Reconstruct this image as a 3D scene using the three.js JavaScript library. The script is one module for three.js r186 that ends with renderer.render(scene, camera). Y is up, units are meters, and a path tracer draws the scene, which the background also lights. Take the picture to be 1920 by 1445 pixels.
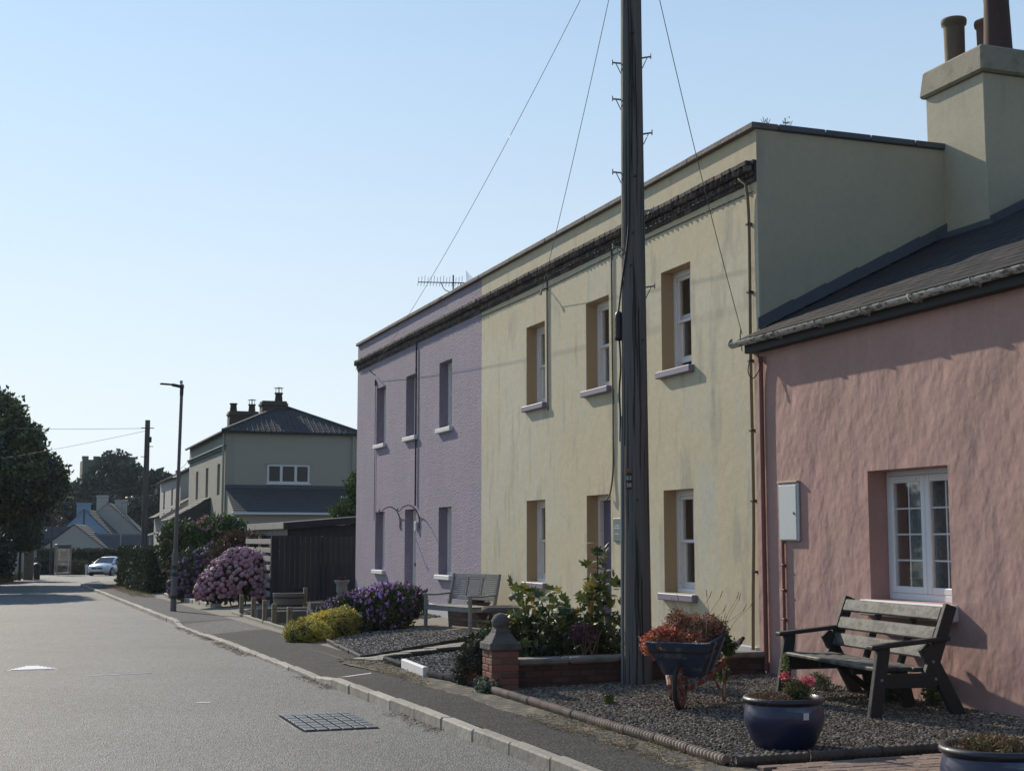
import * as THREE from 'three';
import { mergeGeometries, toCreasedNormals } from 'three/addons/utils/BufferGeometryUtils.js';

// ---------------------------------------------------------------- camera, sky, sun, exposure
const scene = new THREE.Scene();
const camera = new THREE.PerspectiveCamera(31.06, 1024 / 770, 0.1, 1500);
camera.position.set(0, 1.7, 0);
camera.rotation.order = 'YXZ';
camera.rotation.set(THREE.MathUtils.degToRad(6.364), THREE.MathUtils.degToRad(-19.958), 0);
const renderer = new THREE.WebGLRenderer({ antialias: true });
renderer.setSize(1024, 770);
renderer.toneMapping = THREE.LinearToneMapping;
renderer.toneMappingExposure = 1.05;
renderer.shadowMap.enabled = true;
const SUN = new THREE.Vector3(-0.225, 0.56, -0.974).normalize();
const sun = new THREE.DirectionalLight(new THREE.Color().setRGB(1, 0.9, 0.74), 4.6);
sun.position.copy(SUN).multiplyScalar(120).add(new THREE.Vector3(6, 0, -25));
sun.target.position.set(6, 0, -25);
sun.castShadow = true;
sun.shadow.mapSize.set(4096, 4096);
Object.assign(sun.shadow.camera, { left: -70, right: 70, top: 60, bottom: -60, near: 1, far: 300 });
sun.shadow.radius = 1;
scene.add(sun, sun.target);
{ // clear hazy morning sky, whiter towards the horizon and brighter round the sun
  const sm = (a, b, x) => { const t = Math.min(1, Math.max(0, (x - a) / (b - a))); return t * t * (3 - 2 * t); };
  const W = 1024, Hh = 512, d = new Float32Array(W * Hh * 4);
  const hor = [0.78, 0.84, 0.85], mid = [0.35, 0.56, 0.80], zen = [0.11, 0.24, 0.50];
  for (let j = 0; j < Hh; j++) for (let i = 0; i < W; i++) {
    const v = (j + 0.5) / Hh, u = (i + 0.5) / W;
    const el = (v - 0.5) * Math.PI, ph = (u - 0.5) * 2 * Math.PI;
    const x = Math.cos(el) * Math.cos(ph), y = Math.sin(el), z = Math.cos(el) * Math.sin(ph);
    const c = Math.min(1, Math.max(-1, x * SUN.x + y * SUN.y + z * SUN.z)), g = Math.acos(c) * 180 / Math.PI;
    const e = Math.max(0, el * 180 / Math.PI);
    const w = Math.exp(-Math.pow(e / 15, 1.3)), t = Math.min(1, Math.pow(Math.max(0, e - 6) / 70, 0.8));
    const glow = 0.42 * Math.exp(-(g * g) / (2 * 24 * 24)) + 0.5 * Math.exp(-g / 5.5);
    const back = 0.54 + 0.50 * sm(-0.35, 0.75, c);
    for (let k = 0; k < 3; k++) {
      const up = mid[k] + (zen[k] - mid[k]) * t;
      const base = up + (hor[k] - up) * w;
      d[(j * W + i) * 4 + k] = base * back * (1 + glow * 0.55) + glow * 0.10;
    }
    d[(j * W + i) * 4 + 3] = 1;
  }
  const t = new THREE.DataTexture(d, W, Hh, THREE.RGBAFormat, THREE.FloatType);
  t.mapping = THREE.EquirectangularReflectionMapping; t.colorSpace = THREE.LinearSRGBColorSpace;
  t.magFilter = t.minFilter = THREE.LinearFilter; t.needsUpdate = true;
  scene.background = t; scene.environment = t;
}

// ---------------------------------------------------------------- helpers
let seedState = 12345;
const seed = s => { seedState = s >>> 0; };
const rnd = () => { seedState = (seedState + 0x6D2B79F5) >>> 0; let t = seedState; t = Math.imul(t ^ (t >>> 15), t | 1); t ^= t + Math.imul(t ^ (t >>> 7), t | 61); return ((t ^ (t >>> 14)) >>> 0) / 4294967296; };
const rr = (a, b) => a + (b - a) * rnd();
const pick = a => a[Math.floor(rnd() * a.length)];
const V = (x, y, z) => new THREE.Vector3(x, y, z);
const clamp = (x, a = 0, b = 1) => Math.min(b, Math.max(a, x));
const lerp = (a, b, t) => a + (b - a) * t;
const sstep = (a, b, x) => { const t = clamp((x - a) / (b - a)); return t * t * (3 - 2 * t); };
const hash = (x, y, s) => { let h = Math.imul(x, 374761393) + Math.imul(y, 668265263) + Math.imul(s, 1274126177); h = Math.imul(h ^ (h >>> 13), 1274126177); return ((h ^ (h >>> 16)) >>> 0) / 4294967296; };
function vn(x, y, px, py, s) {
  const x0 = Math.floor(x), y0 = Math.floor(y), fx = x - x0, fy = y - y0, ux = fx * fx * (3 - 2 * fx), uy = fy * fy * (3 - 2 * fy);
  const m = (a, p) => ((a % p) + p) % p, xa = m(x0, px), xb = m(x0 + 1, px), ya = m(y0, py), yb = m(y0 + 1, py);
  const a = hash(xa, ya, s), b = hash(xb, ya, s), c = hash(xa, yb, s), d = hash(xb, yb, s);
  return a + (b - a) * ux + (c - a) * uy + (a - b - c + d) * ux * uy;
}
function fbm(u, v, fx, fy, oct, s) { let r = 0, a = 0.5, n = 0; for (let i = 0; i < oct; i++) { r += a * vn(u * fx, v * fy, fx, fy, s + i * 17); n += a; a *= 0.5; fx *= 2; fy *= 2; } return r / n; }
const toS = c => Math.round(255 * clamp(c <= 0.0031308 ? c * 12.92 : 1.055 * Math.pow(c, 1 / 2.4) - 0.055));
// texture from a function of tile coordinates; colours are linear, sizes in metres
function tex(w, h, mw, mh, fn, colour = true) {
  const d = new Uint8Array(w * h * 4);
  for (let j = 0; j < h; j++) for (let i = 0; i < w; i++) {
    const r = fn((i + 0.5) / w, (j + 0.5) / h), k = (j * w + i) * 4;
    if (colour) { d[k] = toS(r[0]); d[k + 1] = toS(r[1]); d[k + 2] = toS(r[2]); } else { const q = Math.round(255 * clamp(r)); d[k] = d[k + 1] = d[k + 2] = q; }
    d[k + 3] = 255;
  }
  const t = new THREE.DataTexture(d, w, h, THREE.RGBAFormat);
  t.wrapS = t.wrapT = THREE.RepeatWrapping; t.magFilter = THREE.LinearFilter; t.minFilter = THREE.LinearMipmapLinearFilter; t.generateMipmaps = true;
  t.repeat.set(1 / mw, 1 / mh); if (colour) t.colorSpace = THREE.SRGBColorSpace; t.needsUpdate = true;
  return t;
}
const mulc = (c, k) => [c[0] * k, c[1] * k, c[2] * k], mixc = (a, b, t) => [lerp(a[0], b[0], t), lerp(a[1], b[1], t), lerp(a[2], b[2], t)];
const rgb = (r, g, b) => new THREE.Color().setRGB(r, g, b);
function mat(c, o = {}) { const m = new THREE.MeshStandardMaterial({ roughness: 0.85, metalness: 0, ...o }); if (c) m.color.setRGB(c[0], c[1], c[2]); return m; }
function uvBox(g0, ox = 0, oy = 0, turn = false) { // metres, from the dominant direction of each face
  const g = g0.index ? g0.toNonIndexed() : g0, p = g.attributes.position; if (!g.attributes.normal) g.computeVertexNormals();
  const n = g.attributes.normal, uv = new Float32Array(p.count * 2);
  for (let i = 0; i < p.count; i++) {
    const ax = Math.abs(n.getX(i)), ay = Math.abs(n.getY(i)), az = Math.abs(n.getZ(i)), x = p.getX(i), y = p.getY(i), z = p.getZ(i);
    let a, b; if (ax > ay && ax > az) { a = z; b = y; } else if (ay > az) { a = x; b = z; } else { a = x; b = y; }
    if (turn) [a, b] = [b, a];
    uv[i * 2] = a + ox; uv[i * 2 + 1] = b + oy;
  }
  g.setAttribute('uv', new THREE.BufferAttribute(uv, 2)); return g;
}
function flat(g) { const q = g.index ? g.toNonIndexed() : g; q.computeVertexNormals(); return q; }
// box with chamfered edges
function cbox(w, h, d, c = 0.006) {
  c = Math.min(c, w * 0.45, h * 0.45, d * 0.45);
  const X = w / 2, Y = h / 2, Z = d / 2, P = [], tri = (a, b, c2) => P.push(...a, ...b, ...c2), quad = (a, b, e, f) => { tri(a, b, e); tri(a, e, f); };
  const corner = (sx, sy, sz) => [[sx * X, sy * (Y - c), sz * (Z - c)], [sx * (X - c), sy * Y, sz * (Z - c)], [sx * (X - c), sy * (Y - c), sz * Z]];
  const q = (a, b, e, f) => { const u = V(...b).sub(V(...a)), v = V(...e).sub(V(...a)), n = u.cross(v), m = V(...a).add(V(...e)); if (n.dot(m) < 0) quad(a, f, e, b); else quad(a, b, e, f); };
  const C = (x, y, z) => corner(x, y, z);
  for (const s of [-1, 1]) {
    q(C(s, -1, -1)[0], C(s, 1, -1)[0], C(s, 1, 1)[0], C(s, -1, 1)[0]);
    q(C(-1, s, -1)[1], C(1, s, -1)[1], C(1, s, 1)[1], C(-1, s, 1)[1]);
    q(C(-1, -1, s)[2], C(1, -1, s)[2], C(1, 1, s)[2], C(-1, 1, s)[2]);
    for (const t of [-1, 1]) {
      q(C(s, t, -1)[0], C(s, t, 1)[0], C(s, t, 1)[1], C(s, t, -1)[1]);
      q(C(s, -1, t)[0], C(s, 1, t)[0], C(s, 1, t)[2], C(s, -1, t)[2]);
      q(C(-1, s, t)[1], C(1, s, t)[1], C(1, s, t)[2], C(-1, s, t)[2]);
      for (const r of [-1, 1]) { const [a, b, e] = C(s, t, r); const n = V(...b).sub(V(...a)).cross(V(...e).sub(V(...a))); if (n.dot(V(s, t, r)) < 0) tri(a, e, b); else tri(a, b, e); }
    }
  }
  const g = new THREE.BufferGeometry(); g.setAttribute('position', new THREE.Float32BufferAttribute(P, 3)); g.computeVertexNormals(); return uvBox(g);
}
const at = (g, x, y, z) => { g.translate(x, y, z); return g; };
const bx = (w, h, d, x, y, z, c = 0.006) => at(cbox(w, h, d, c), x, y, z);           // centred box
const span = (x0, x1, y0, y1, z0, z1, c = 0.006) => bx(x1 - x0, y1 - y0, z1 - z0, (x0 + x1) / 2, (y0 + y1) / 2, (z0 + z1) / 2, c);
// bar of section w (across) x h (along up) between two points
function bar(a, b, w, h, up = V(0, 1, 0), c = 0.006) {
  const d = b.clone().sub(a), L = d.length(); d.normalize(); let u = up.clone().sub(d.clone().multiplyScalar(up.dot(d)));
  if (u.length() < 1e-3) u = V(1, 0, 0); u.normalize(); const s = u.clone().cross(d).normalize();
  const g = cbox(w, h, L, c); g.applyMatrix4(new THREE.Matrix4().makeBasis(s, u, d)); const m = a.clone().add(b).multiplyScalar(0.5); return at(g, m.x, m.y, m.z);
}
function tube(pts, r, rs = 6, seg = 0) { const c = new THREE.CatmullRomCurve3(pts.map(p => Array.isArray(p) ? V(...p) : p)); return new THREE.TubeGeometry(c, seg || Math.max(2, (pts.length - 1) * 6), r, rs, false); }
function rod(a, b, r0, r1 = r0, n = 8) { const d = b.clone().sub(a), g = new THREE.CylinderGeometry(r1, r0, d.length(), n, 1); g.applyQuaternion(new THREE.Quaternion().setFromUnitVectors(V(0, 1, 0), d.clone().normalize())); const m = a.clone().add(b).multiplyScalar(0.5); return at(g, m.x, m.y, m.z); }
const lathe = (pts, n = 32) => new THREE.LatheGeometry(pts.map(p => new THREE.Vector2(p[0], p[1])), n);
function strip(g) { const q = g.index ? g.toNonIndexed() : g; for (const k of Object.keys(q.attributes)) if (!['position', 'normal', 'uv'].includes(k)) q.deleteAttribute(k); if (!q.attributes.uv) uvBox(q); if (!q.attributes.normal) q.computeVertexNormals(); return q; }
const merge = gs => gs.length === 1 ? gs[0] : mergeGeometries(gs.map(strip));
const used = {};
function numbered(n) { used[n] = (used[n] || 0) + 1; return used[n] === 1 ? n : `${n}_${String(used[n] - 1).padStart(3, '0')}`; }
function mesh(name, g, m, parent) { const o = new THREE.Mesh(Array.isArray(g) ? merge(g) : g, m); o.name = name; o.castShadow = o.receiveShadow = true; if (parent) parent.add(o); return o; }
function thing(name, label, category, [x, y, z] = [0, 0, 0], turn = 0, group) {
  const o = new THREE.Group(); o.name = numbered(name); o.position.set(x, y, z); o.rotation.y = turn; o.userData = { label, category }; if (group) o.userData.group = group; scene.add(o); return o;
}
function one(name, g, m, label, category, group) { const o = mesh(numbered(name), g, m, scene); o.userData = { label, category }; if (group) o.userData.group = group; return o; }
function struct(name, g, m) { const o = mesh(numbered(name), g, m, scene); o.userData.kind = 'structure'; return o; }
function group(name, parent, x = 0, y = 0, z = 0, ry = 0) { const o = new THREE.Group(); o.name = name; o.position.set(x, y, z); o.rotation.y = ry; parent.add(o); return o; }
// instanced mass of small pieces
const _m = new THREE.Matrix4(), _q = new THREE.Quaternion(), _e = new THREE.Euler(), _c = new THREE.Color();
function mass(name, geo, m, items, parent) { // items: {p, r:[x,y,z] | q, s, c}
  const o = new THREE.InstancedMesh(geo, m, items.length); o.name = parent ? name : numbered(name);
  items.forEach((t, i) => { if (t.q) _q.copy(t.q); else { _e.set(t.r[0], t.r[1], t.r[2]); _q.setFromEuler(_e); } const s = t.s; _m.compose(t.p, _q, s.isVector3 ? s : V(s, s, s)); o.setMatrixAt(i, _m); if (t.c) { _c.setRGB(t.c[0], t.c[1], t.c[2]); o.setColorAt(i, _c); } });
  o.castShadow = o.receiveShadow = true; o.userData.kind = 'stuff'; (parent || scene).add(o); return o;
}

// ---------------------------------------------------------------- heights of the ground
const rY = z => 0.009 * Math.max(z, -160);
const kerbH = z => { const a = -z; let h = 0.115; h = lerp(h, 0.06, sstep(17.6, 18.6, a)); h = lerp(h, 0.025, sstep(28.5, 30, a)); h = lerp(h, 0.11, sstep(33, 35, a)); return h; };
const kerbX = z => { const a = -z; return a < 10 ? 4.06 : a < 18 ? lerp(4.06, 3.95, (a - 10) / 8) : a < 38 ? lerp(3.95, 3.84, (a - 18) / 20) : a < 60 ? lerp(3.84, 3.82, (a - 38) / 22) : a < 75 ? lerp(3.82, 3.74, (a - 60) / 15) : 3.74 + Math.pow((a - 75) / 12, 2) * 2.2; };
const gY = (x, z) => { const t = clamp((x - 5.25) / 3.65), a = rY(z) + 0.12, b = z > -38 ? 0.06 : 0.06 + (z + 38) * 0.009; return lerp(a, b, t); };
const paveY = (x, z) => { const k = kerbX(z) + 0.13; return rY(z) + lerp(kerbH(z) - 0.004, 0.112, clamp((x - k) / 0.95)); };
// sheet over a grid of x, z with heights from a function; uv in metres
function sheet(xs, zs, fy, fx = (x, z) => x) {
  const P = [], U = [], I = [], n = xs.length;
  for (const z of zs) for (const x of xs) { const X = fx(x, z); P.push(X, fy(X, z), z); U.push(X, z); }
  for (let j = 0; j < zs.length - 1; j++) for (let i = 0; i < n - 1; i++) { const a = j * n + i; I.push(a, a + 1, a + n, a + 1, a + n + 1, a + n); }
  const g = new THREE.BufferGeometry(); g.setAttribute('position', new THREE.Float32BufferAttribute(P, 3)); g.setAttribute('uv', new THREE.Float32BufferAttribute(U, 2)); g.setIndex(I); g.computeVertexNormals();
  if (g.attributes.normal.getY(0) < 0) { for (let k = 0; k < I.length; k += 3) [I[k], I[k + 1]] = [I[k + 1], I[k]]; g.setIndex(I); g.computeVertexNormals(); }
  return g;
}
const range = (a, b, s) => { const r = [], n = Math.max(1, Math.round(Math.abs(b - a) / s)); for (let i = 0; i <= n; i++) r.push(lerp(a, b, i / n)); return r; };
function poly(pts, fy) { // flat polygon in x, z draped on fy
  const g = new THREE.ShapeGeometry(new THREE.Shape(pts.map(p => new THREE.Vector2(p[0], p[1])))), p = g.attributes.position, uv = new Float32Array(p.count * 2);
  for (let i = 0; i < p.count; i++) { const x = p.getX(i), z = p.getY(i); p.setXYZ(i, x, fy(x, z), z); uv[2 * i] = x; uv[2 * i + 1] = z; }
  g.setAttribute('uv', new THREE.BufferAttribute(uv, 2)); g.computeVertexNormals();
  if (g.attributes.normal.getY(0) < 0) { const I = [...g.index.array]; for (let k = 0; k < I.length; k += 3) [I[k], I[k + 1]] = [I[k + 1], I[k]]; g.setIndex(I); g.computeVertexNormals(); }
  return g;
}
// slope of overlapping slate courses on the quad e0 e1 (eaves) r1 r0 (ridge)
function courses(e0, e1, r1, r0, n, lift = 0.02) {
  const gs = [], nrm = V(...e1).sub(V(...e0)).cross(V(...r0).sub(V(...e0))).normalize(); if (nrm.y < 0) nrm.negate();
  const L = (a, b, t) => V(...a).lerp(V(...b), t);
  const P = [], U = [];
  const w0 = V(...e1).distanceTo(V(...e0)), hgt = V(...r0).distanceTo(V(...e0));
  for (let i = 0; i < n; i++) {
    const t0 = i / n, t1 = (i + 1) / n, up = nrm.clone().multiplyScalar(lift), dn = nrm.clone().multiplyScalar(0.002);
    const a = L(e0, r0, t0).add(up), b = L(e1, r1, t0).add(up), c = L(e1, r1, t1).add(dn), d = L(e0, r0, t1).add(dn), a2 = L(e0, r0, t0).sub(dn), b2 = L(e1, r1, t0).sub(dn);
    for (const [p, u] of [[a, [0, t0]], [b, [1, t0]], [c, [1, t1]], [a, [0, t0]], [c, [1, t1]], [d, [0, t1]], [a2, [0, t0]], [b2, [1, t0]], [b, [1, t0]], [a2, [0, t0]], [b, [1, t0]], [a, [0, t0]]]) { P.push(p.x, p.y, p.z); U.push(u[0] * w0, u[1] * hgt + i * 0.37); }
  }
  const g = new THREE.BufferGeometry(); g.setAttribute('position', new THREE.Float32BufferAttribute(P, 3)); g.setAttribute('uv', new THREE.Float32BufferAttribute(U, 2)); g.computeVertexNormals(); return g;
}

// ---------------------------------------------------------------- materials
const T = {}, M = {};
// painted render of the cream house: streaky paint with grey algae runs and paler filled patches
T.cream = tex(1024, 1024, 11.2, 7.4, (u, v) => {
  const base = [0.52, 0.448, 0.305], streak = fbm(u, v, 120, 6, 4, 3), patch = fbm(u, v, 6, 5, 5, 9), fine = fbm(u, v, 160, 120, 2, 21), big = fbm(u, v, 3, 3, 3, 40);
  let c = mixc(base, [0.45, 0.445, 0.375], clamp((streak - 0.42) * 3.0) * clamp((patch - 0.32) * 3));
  c = mixc(c, [0.55, 0.51, 0.40], clamp((big - 0.5) * 2)); c = mixc(c, [0.31, 0.29, 0.23], clamp((fbm(u, v, 60, 9, 4, 77) - 0.58) * 3.2) * 0.75);
  return mulc(c, 0.93 + 0.14 * fine);
});
T.creamBump = tex(512, 512, 1.3, 1.3, (u, v) => 0.6 * fbm(u, v, 6, 6, 3, 5) + 0.4 * fbm(u, v, 60, 60, 3, 6), false);
M.cream = mat(null, { map: T.cream, bumpMap: T.creamBump, bumpScale: 0.004, roughness: 0.9 });
T.gable = tex(512, 512, 5.3, 5.3, (u, v) => { const p = fbm(u, v, 5, 5, 5, 14), s = fbm(u, v, 40, 5, 3, 15); let c = mixc([0.48, 0.43, 0.315], [0.42, 0.39, 0.30], clamp((p - 0.4) * 2)); c = mixc(c, [0.31, 0.29, 0.23], clamp((s - 0.6) * 1.6) * clamp((p - 0.45) * 4)); return mulc(c, 0.95 + 0.1 * fbm(u, v, 90, 90, 2, 2)); });
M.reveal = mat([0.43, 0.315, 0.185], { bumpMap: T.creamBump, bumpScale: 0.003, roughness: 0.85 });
M.gable = mat(null, { map: T.gable, bumpMap: T.creamBump, bumpScale: 0.004, roughness: 0.92 });
// lilac roughcast
T.lilac = tex(512, 512, 3.1, 3.1, (u, v) => { const p = fbm(u, v, 5, 4, 4, 31), s = fbm(u, v, 30, 4, 3, 32); return mulc(mixc([0.315, 0.268, 0.335], [0.28, 0.243, 0.305], clamp(p * 1.6 - 0.3)), (0.9 + 0.14 * fbm(u, v, 120, 120, 2, 8)) * (0.93 + 0.12 * s)); });
const dabs = (u, v, f, s) => { let r = 0; const x = u * f, y = v * f, xi = Math.floor(x), yi = Math.floor(y), m = a => ((a % f) + f) % f; for (let j = -1; j < 2; j++) for (let i = -1; i < 2; i++) { const a = m(xi + i), b = m(yi + j), dx = x - (xi + i + hash(a, b, s)), dy = y - (yi + j + hash(a, b, s + 1)), q = hash(a, b, s + 2); r = Math.max(r, (0.4 + 0.6 * q) * Math.max(0, 1 - (dx * dx + dy * dy) / (0.25 + 0.5 * q))); } return r; };
T.lilacBump = tex(1024, 1024, 2.2, 2.2, (u, v) => 0.55 * dabs(u, v, 62, 3) + 0.35 * dabs(u, v, 120, 9) + 0.25 * fbm(u, v, 8, 8, 3, 4), false);
M.lilac = mat(null, { map: T.lilac, bumpMap: T.lilacBump, bumpScale: 0.014, roughness: 0.92 });
// pink hand-trowelled render
T.pink = tex(1024, 1024, 6.1, 6.1, (u, v) => { const p = fbm(u, v, 7, 6, 5, 51), s = fbm(u, v, 26, 5, 4, 52); let c = mixc([0.44, 0.258, 0.232], [0.38, 0.245, 0.208], clamp((p - 0.35) * 2.2)); c = mixc(c, [0.33, 0.225, 0.175], clamp((fbm(u, v, 14, 10, 4, 55) - 0.56) * 3) * 0.55); c = mixc(c, [0.50, 0.30, 0.275], clamp((s - 0.55) * 2)); return mulc(c, 0.94 + 0.12 * fbm(u, v, 200, 200, 2, 8)); });
T.pinkBump = tex(1024, 1024, 2.9, 2.9, (u, v) => { const wx = fbm(u, v, 5, 5, 2, 60) * 0.08, wy = fbm(u, v, 5, 5, 2, 61) * 0.08; const r = Math.abs(fbm(u + wx, v + wy, 7, 5, 3, 62) - 0.5) * 2; return clamp(0.6 * fbm(u, v, 9, 6, 4, 64) + 0.05 * Math.pow(1 - r, 4) + 0.22 * fbm(u, v, 24, 16, 4, 66)); }, false);
M.pink = mat(null, { map: T.pink, bumpMap: T.pinkBump, bumpScale: 0.042, roughness: 0.9 });
// road, footway
T.road = tex(1024, 1024, 2.4, 2.4, (u, v) => { const a = hash(Math.floor(u * 512), Math.floor(v * 512), 5), b = fbm(u, v, 150, 150, 2, 6), c = dabs(u, v, 170, 21); const d = fbm(u, v, 40, 40, 3, 16), k = 0.022 + 0.25 * c * c + 0.06 * b + 0.06 * (d - 0.5) + (a > 0.96 ? 0.2 : 0); return [k * 1.0, k * 0.985, k * 0.955]; });
T.roadBump = tex(1024, 1024, 2.4, 2.4, (u, v) => 0.75 * dabs(u, v, 170, 21) + 0.25 * fbm(u, v, 60, 60, 3, 7), false);
M.road = new THREE.MeshPhysicalMaterial({ map: T.road, bumpMap: T.roadBump, bumpScale: 0.012, roughness: 0.72, specularIntensity: 0.7, vertexColors: true });
T.path = tex(1024, 1024, 1.9, 1.9, (u, v) => { const c = dabs(u, v, 76, 33), b = fbm(u, v, 12, 12, 4, 3), k = 0.012 + 0.07 * c * c + 0.022 * b; return [k * 1.03, k, k * 0.98]; });
T.pathBump = tex(1024, 1024, 1.9, 1.9, (u, v) => 0.65 * dabs(u, v, 76, 33) + 0.35 * fbm(u, v, 14, 14, 3, 7), false);
M.path = new THREE.MeshPhysicalMaterial({ map: T.path, bumpMap: T.pathBump, bumpScale: 0.012, roughness: 0.9, specularIntensity: 0.35, vertexColors: true });
T.grit = tex(512, 512, 1.1, 1.1, (u, v) => { const b = fbm(u, v, 10, 10, 5, 3), c = fbm(u, v, 90, 90, 2, 9); return mulc([0.20, 0.175, 0.14], 0.6 + 0.5 * b + 0.3 * c); });
T.gritBump = tex(512, 512, 1.1, 1.1, (u, v) => fbm(u, v, 24, 24, 4, 9), false);
M.earth = mat(null, { map: T.grit, bumpMap: T.gritBump, bumpScale: 0.02, roughness: 0.95 });
T.concrete = tex(512, 512, 1.7, 1.7, (u, v) => { const b = fbm(u, v, 6, 6, 5, 71), c = fbm(u, v, 120, 120, 2, 72), s = clamp((fbm(u, v, 18, 18, 4, 73) - 0.55) * 4); return mulc(mixc([0.34, 0.31, 0.27], [0.22, 0.205, 0.18], s * 0.7), 0.7 + 0.4 * b + 0.2 * c); });
M.concrete = mat(null, { map: T.concrete, bumpMap: T.gritBump, bumpScale: 0.005, roughness: 0.88 });
M.stone = mat([0.62, 0.60, 0.58], { map: T.concrete, bumpMap: T.gritBump, bumpScale: 0.012, roughness: 0.92 });
M.darkStone = mat([0.36, 0.36, 0.38], { map: T.concrete, bumpMap: T.gritBump, bumpScale: 0.012, roughness: 0.92 });
M.coping = mat([0.46, 0.43, 0.47], { map: T.concrete, bumpMap: T.gritBump, bumpScale: 0.006, roughness: 0.85 });
M.kerbs = [0.8, 0.92, 1.05].map(k => mat([k, k, k * 0.98], { map: T.concrete, bumpMap: T.gritBump, bumpScale: 0.005, roughness: 0.86 }));
T.brick = tex(256, 256, 0.43, 0.43, (u, v) => { const b = fbm(u, v, 8, 8, 4, 81), c = fbm(u, v, 60, 60, 2, 82); const k = 0.6 + 0.55 * b + 0.25 * c; return [k, k, k]; });
const brickSet = cols => cols.map(c => mat(c, { map: T.brick, bumpMap: T.gritBump, bumpScale: 0.006, roughness: 0.9 }));
M.shadedBricks = brickSet([[0.13, 0.052, 0.04], [0.10, 0.045, 0.036], [0.085, 0.04, 0.034], [0.12, 0.06, 0.048]]);  // darker copy of the red bricks: the low wall's shade is put into the colour
M.redBricks = brickSet([[0.26, 0.10, 0.07], [0.21, 0.085, 0.065], [0.17, 0.075, 0.06], [0.24, 0.115, 0.085]]);
M.darkBricks = brickSet([[0.075, 0.055, 0.05], [0.055, 0.042, 0.042], [0.10, 0.075, 0.062], [0.045, 0.037, 0.038], [0.13, 0.10, 0.085]]);
M.paverBricks = brickSet([[0.20, 0.13, 0.10], [0.16, 0.11, 0.09], [0.23, 0.16, 0.125]]);
M.mortar = mat([0.17, 0.15, 0.13], { map: T.brick, roughness: 0.95 });
M.mortarDark = mat([0.06, 0.05, 0.05], { map: T.brick, roughness: 0.95 });
T.slate = tex(512, 512, 1.3, 1.3, (u, v) => { const b = fbm(u, v, 8, 20, 4, 91), c = fbm(u, v, 60, 90, 2, 92), s = clamp((fbm(u, v, 11, 11, 4, 93) - 0.6) * 4); const k = 0.6 + 0.5 * b + 0.25 * c; return mixc([k, k, k], [1.3, 1.2, 1.0], s * 0.35); });
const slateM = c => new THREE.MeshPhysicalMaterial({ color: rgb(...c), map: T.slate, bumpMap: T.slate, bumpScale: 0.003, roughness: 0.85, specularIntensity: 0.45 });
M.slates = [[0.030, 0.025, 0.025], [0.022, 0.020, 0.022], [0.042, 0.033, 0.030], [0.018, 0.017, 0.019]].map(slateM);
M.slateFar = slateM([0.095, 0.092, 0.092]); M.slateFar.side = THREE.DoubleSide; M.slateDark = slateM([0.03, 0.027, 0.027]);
M.lead = mat([0.085, 0.095, 0.115], { map: T.slate, roughness: 0.6 });
T.grain = tex(512, 512, 0.5, 2.0, (u, v) => { const w = fbm(u, v, 3, 3, 2, 11) * 0.06, g = fbm(u + w, v, 44, 3, 4, 12), l = clamp((fbm(u + w, v, 90, 2, 2, 13) - 0.62) * 6); const k = 0.62 + 0.6 * g - 0.4 * l; return [k, k, k]; });
T.grainBump = tex(512, 512, 0.5, 2.0, (u, v) => { const w = fbm(u, v, 3, 3, 2, 11) * 0.06; return clamp(fbm(u + w, v, 44, 3, 4, 12) - 0.5 * clamp((fbm(u + w, v, 90, 2, 2, 13) - 0.62) * 6)); }, false);
const wood = (c, b = 0.003, r = 0.85) => mat(c, { map: T.grain, bumpMap: T.grainBump, bumpScale: b, roughness: r });
M.greyWood = wood([0.30, 0.28, 0.235]); M.teak = wood([0.27, 0.265, 0.25], 0.004); M.shedWood = wood([0.033, 0.034, 0.040]); M.shedWoods = [wood([0.034, 0.035, 0.041]), wood([0.028, 0.029, 0.035]), wood([0.040, 0.040, 0.045])];
M.postWood = wood([0.25, 0.20, 0.135]); M.barrelWood = wood([0.17, 0.15, 0.13]); M.paleWood = wood([0.30, 0.285, 0.26]);
T.poleTex = tex(512, 1024, 0.9, 3.2, (u, v) => { const w = fbm(u, v, 4, 3, 2, 21) * 0.05, g = fbm(u + w, v, 30, 4, 4, 22), cr = clamp((fbm(u + w, v, 60, 3, 3, 23) - 0.60) * 9), moss = clamp((fbm(u, v, 5, 4, 4, 24) - 0.5) * 3); let c = mixc([0.155, 0.145, 0.14], [0.10, 0.093, 0.09], g); c = mixc(c, [0.105, 0.115, 0.09], moss * 0.6); c = mixc(c, [0.018, 0.015, 0.014], cr); return c; });
T.poleBump = tex(512, 1024, 0.9, 3.2, (u, v) => { const w = fbm(u, v, 4, 3, 2, 21) * 0.05; return clamp(0.6 + 0.4 * fbm(u + w, v, 30, 4, 3, 22) - clamp((fbm(u + w, v, 60, 3, 3, 23) - 0.60) * 9) * 0.6); }, false);
M.pole = mat(null, { map: T.poleTex, bumpMap: T.poleBump, bumpScale: 0.014, roughness: 0.85 });
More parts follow.
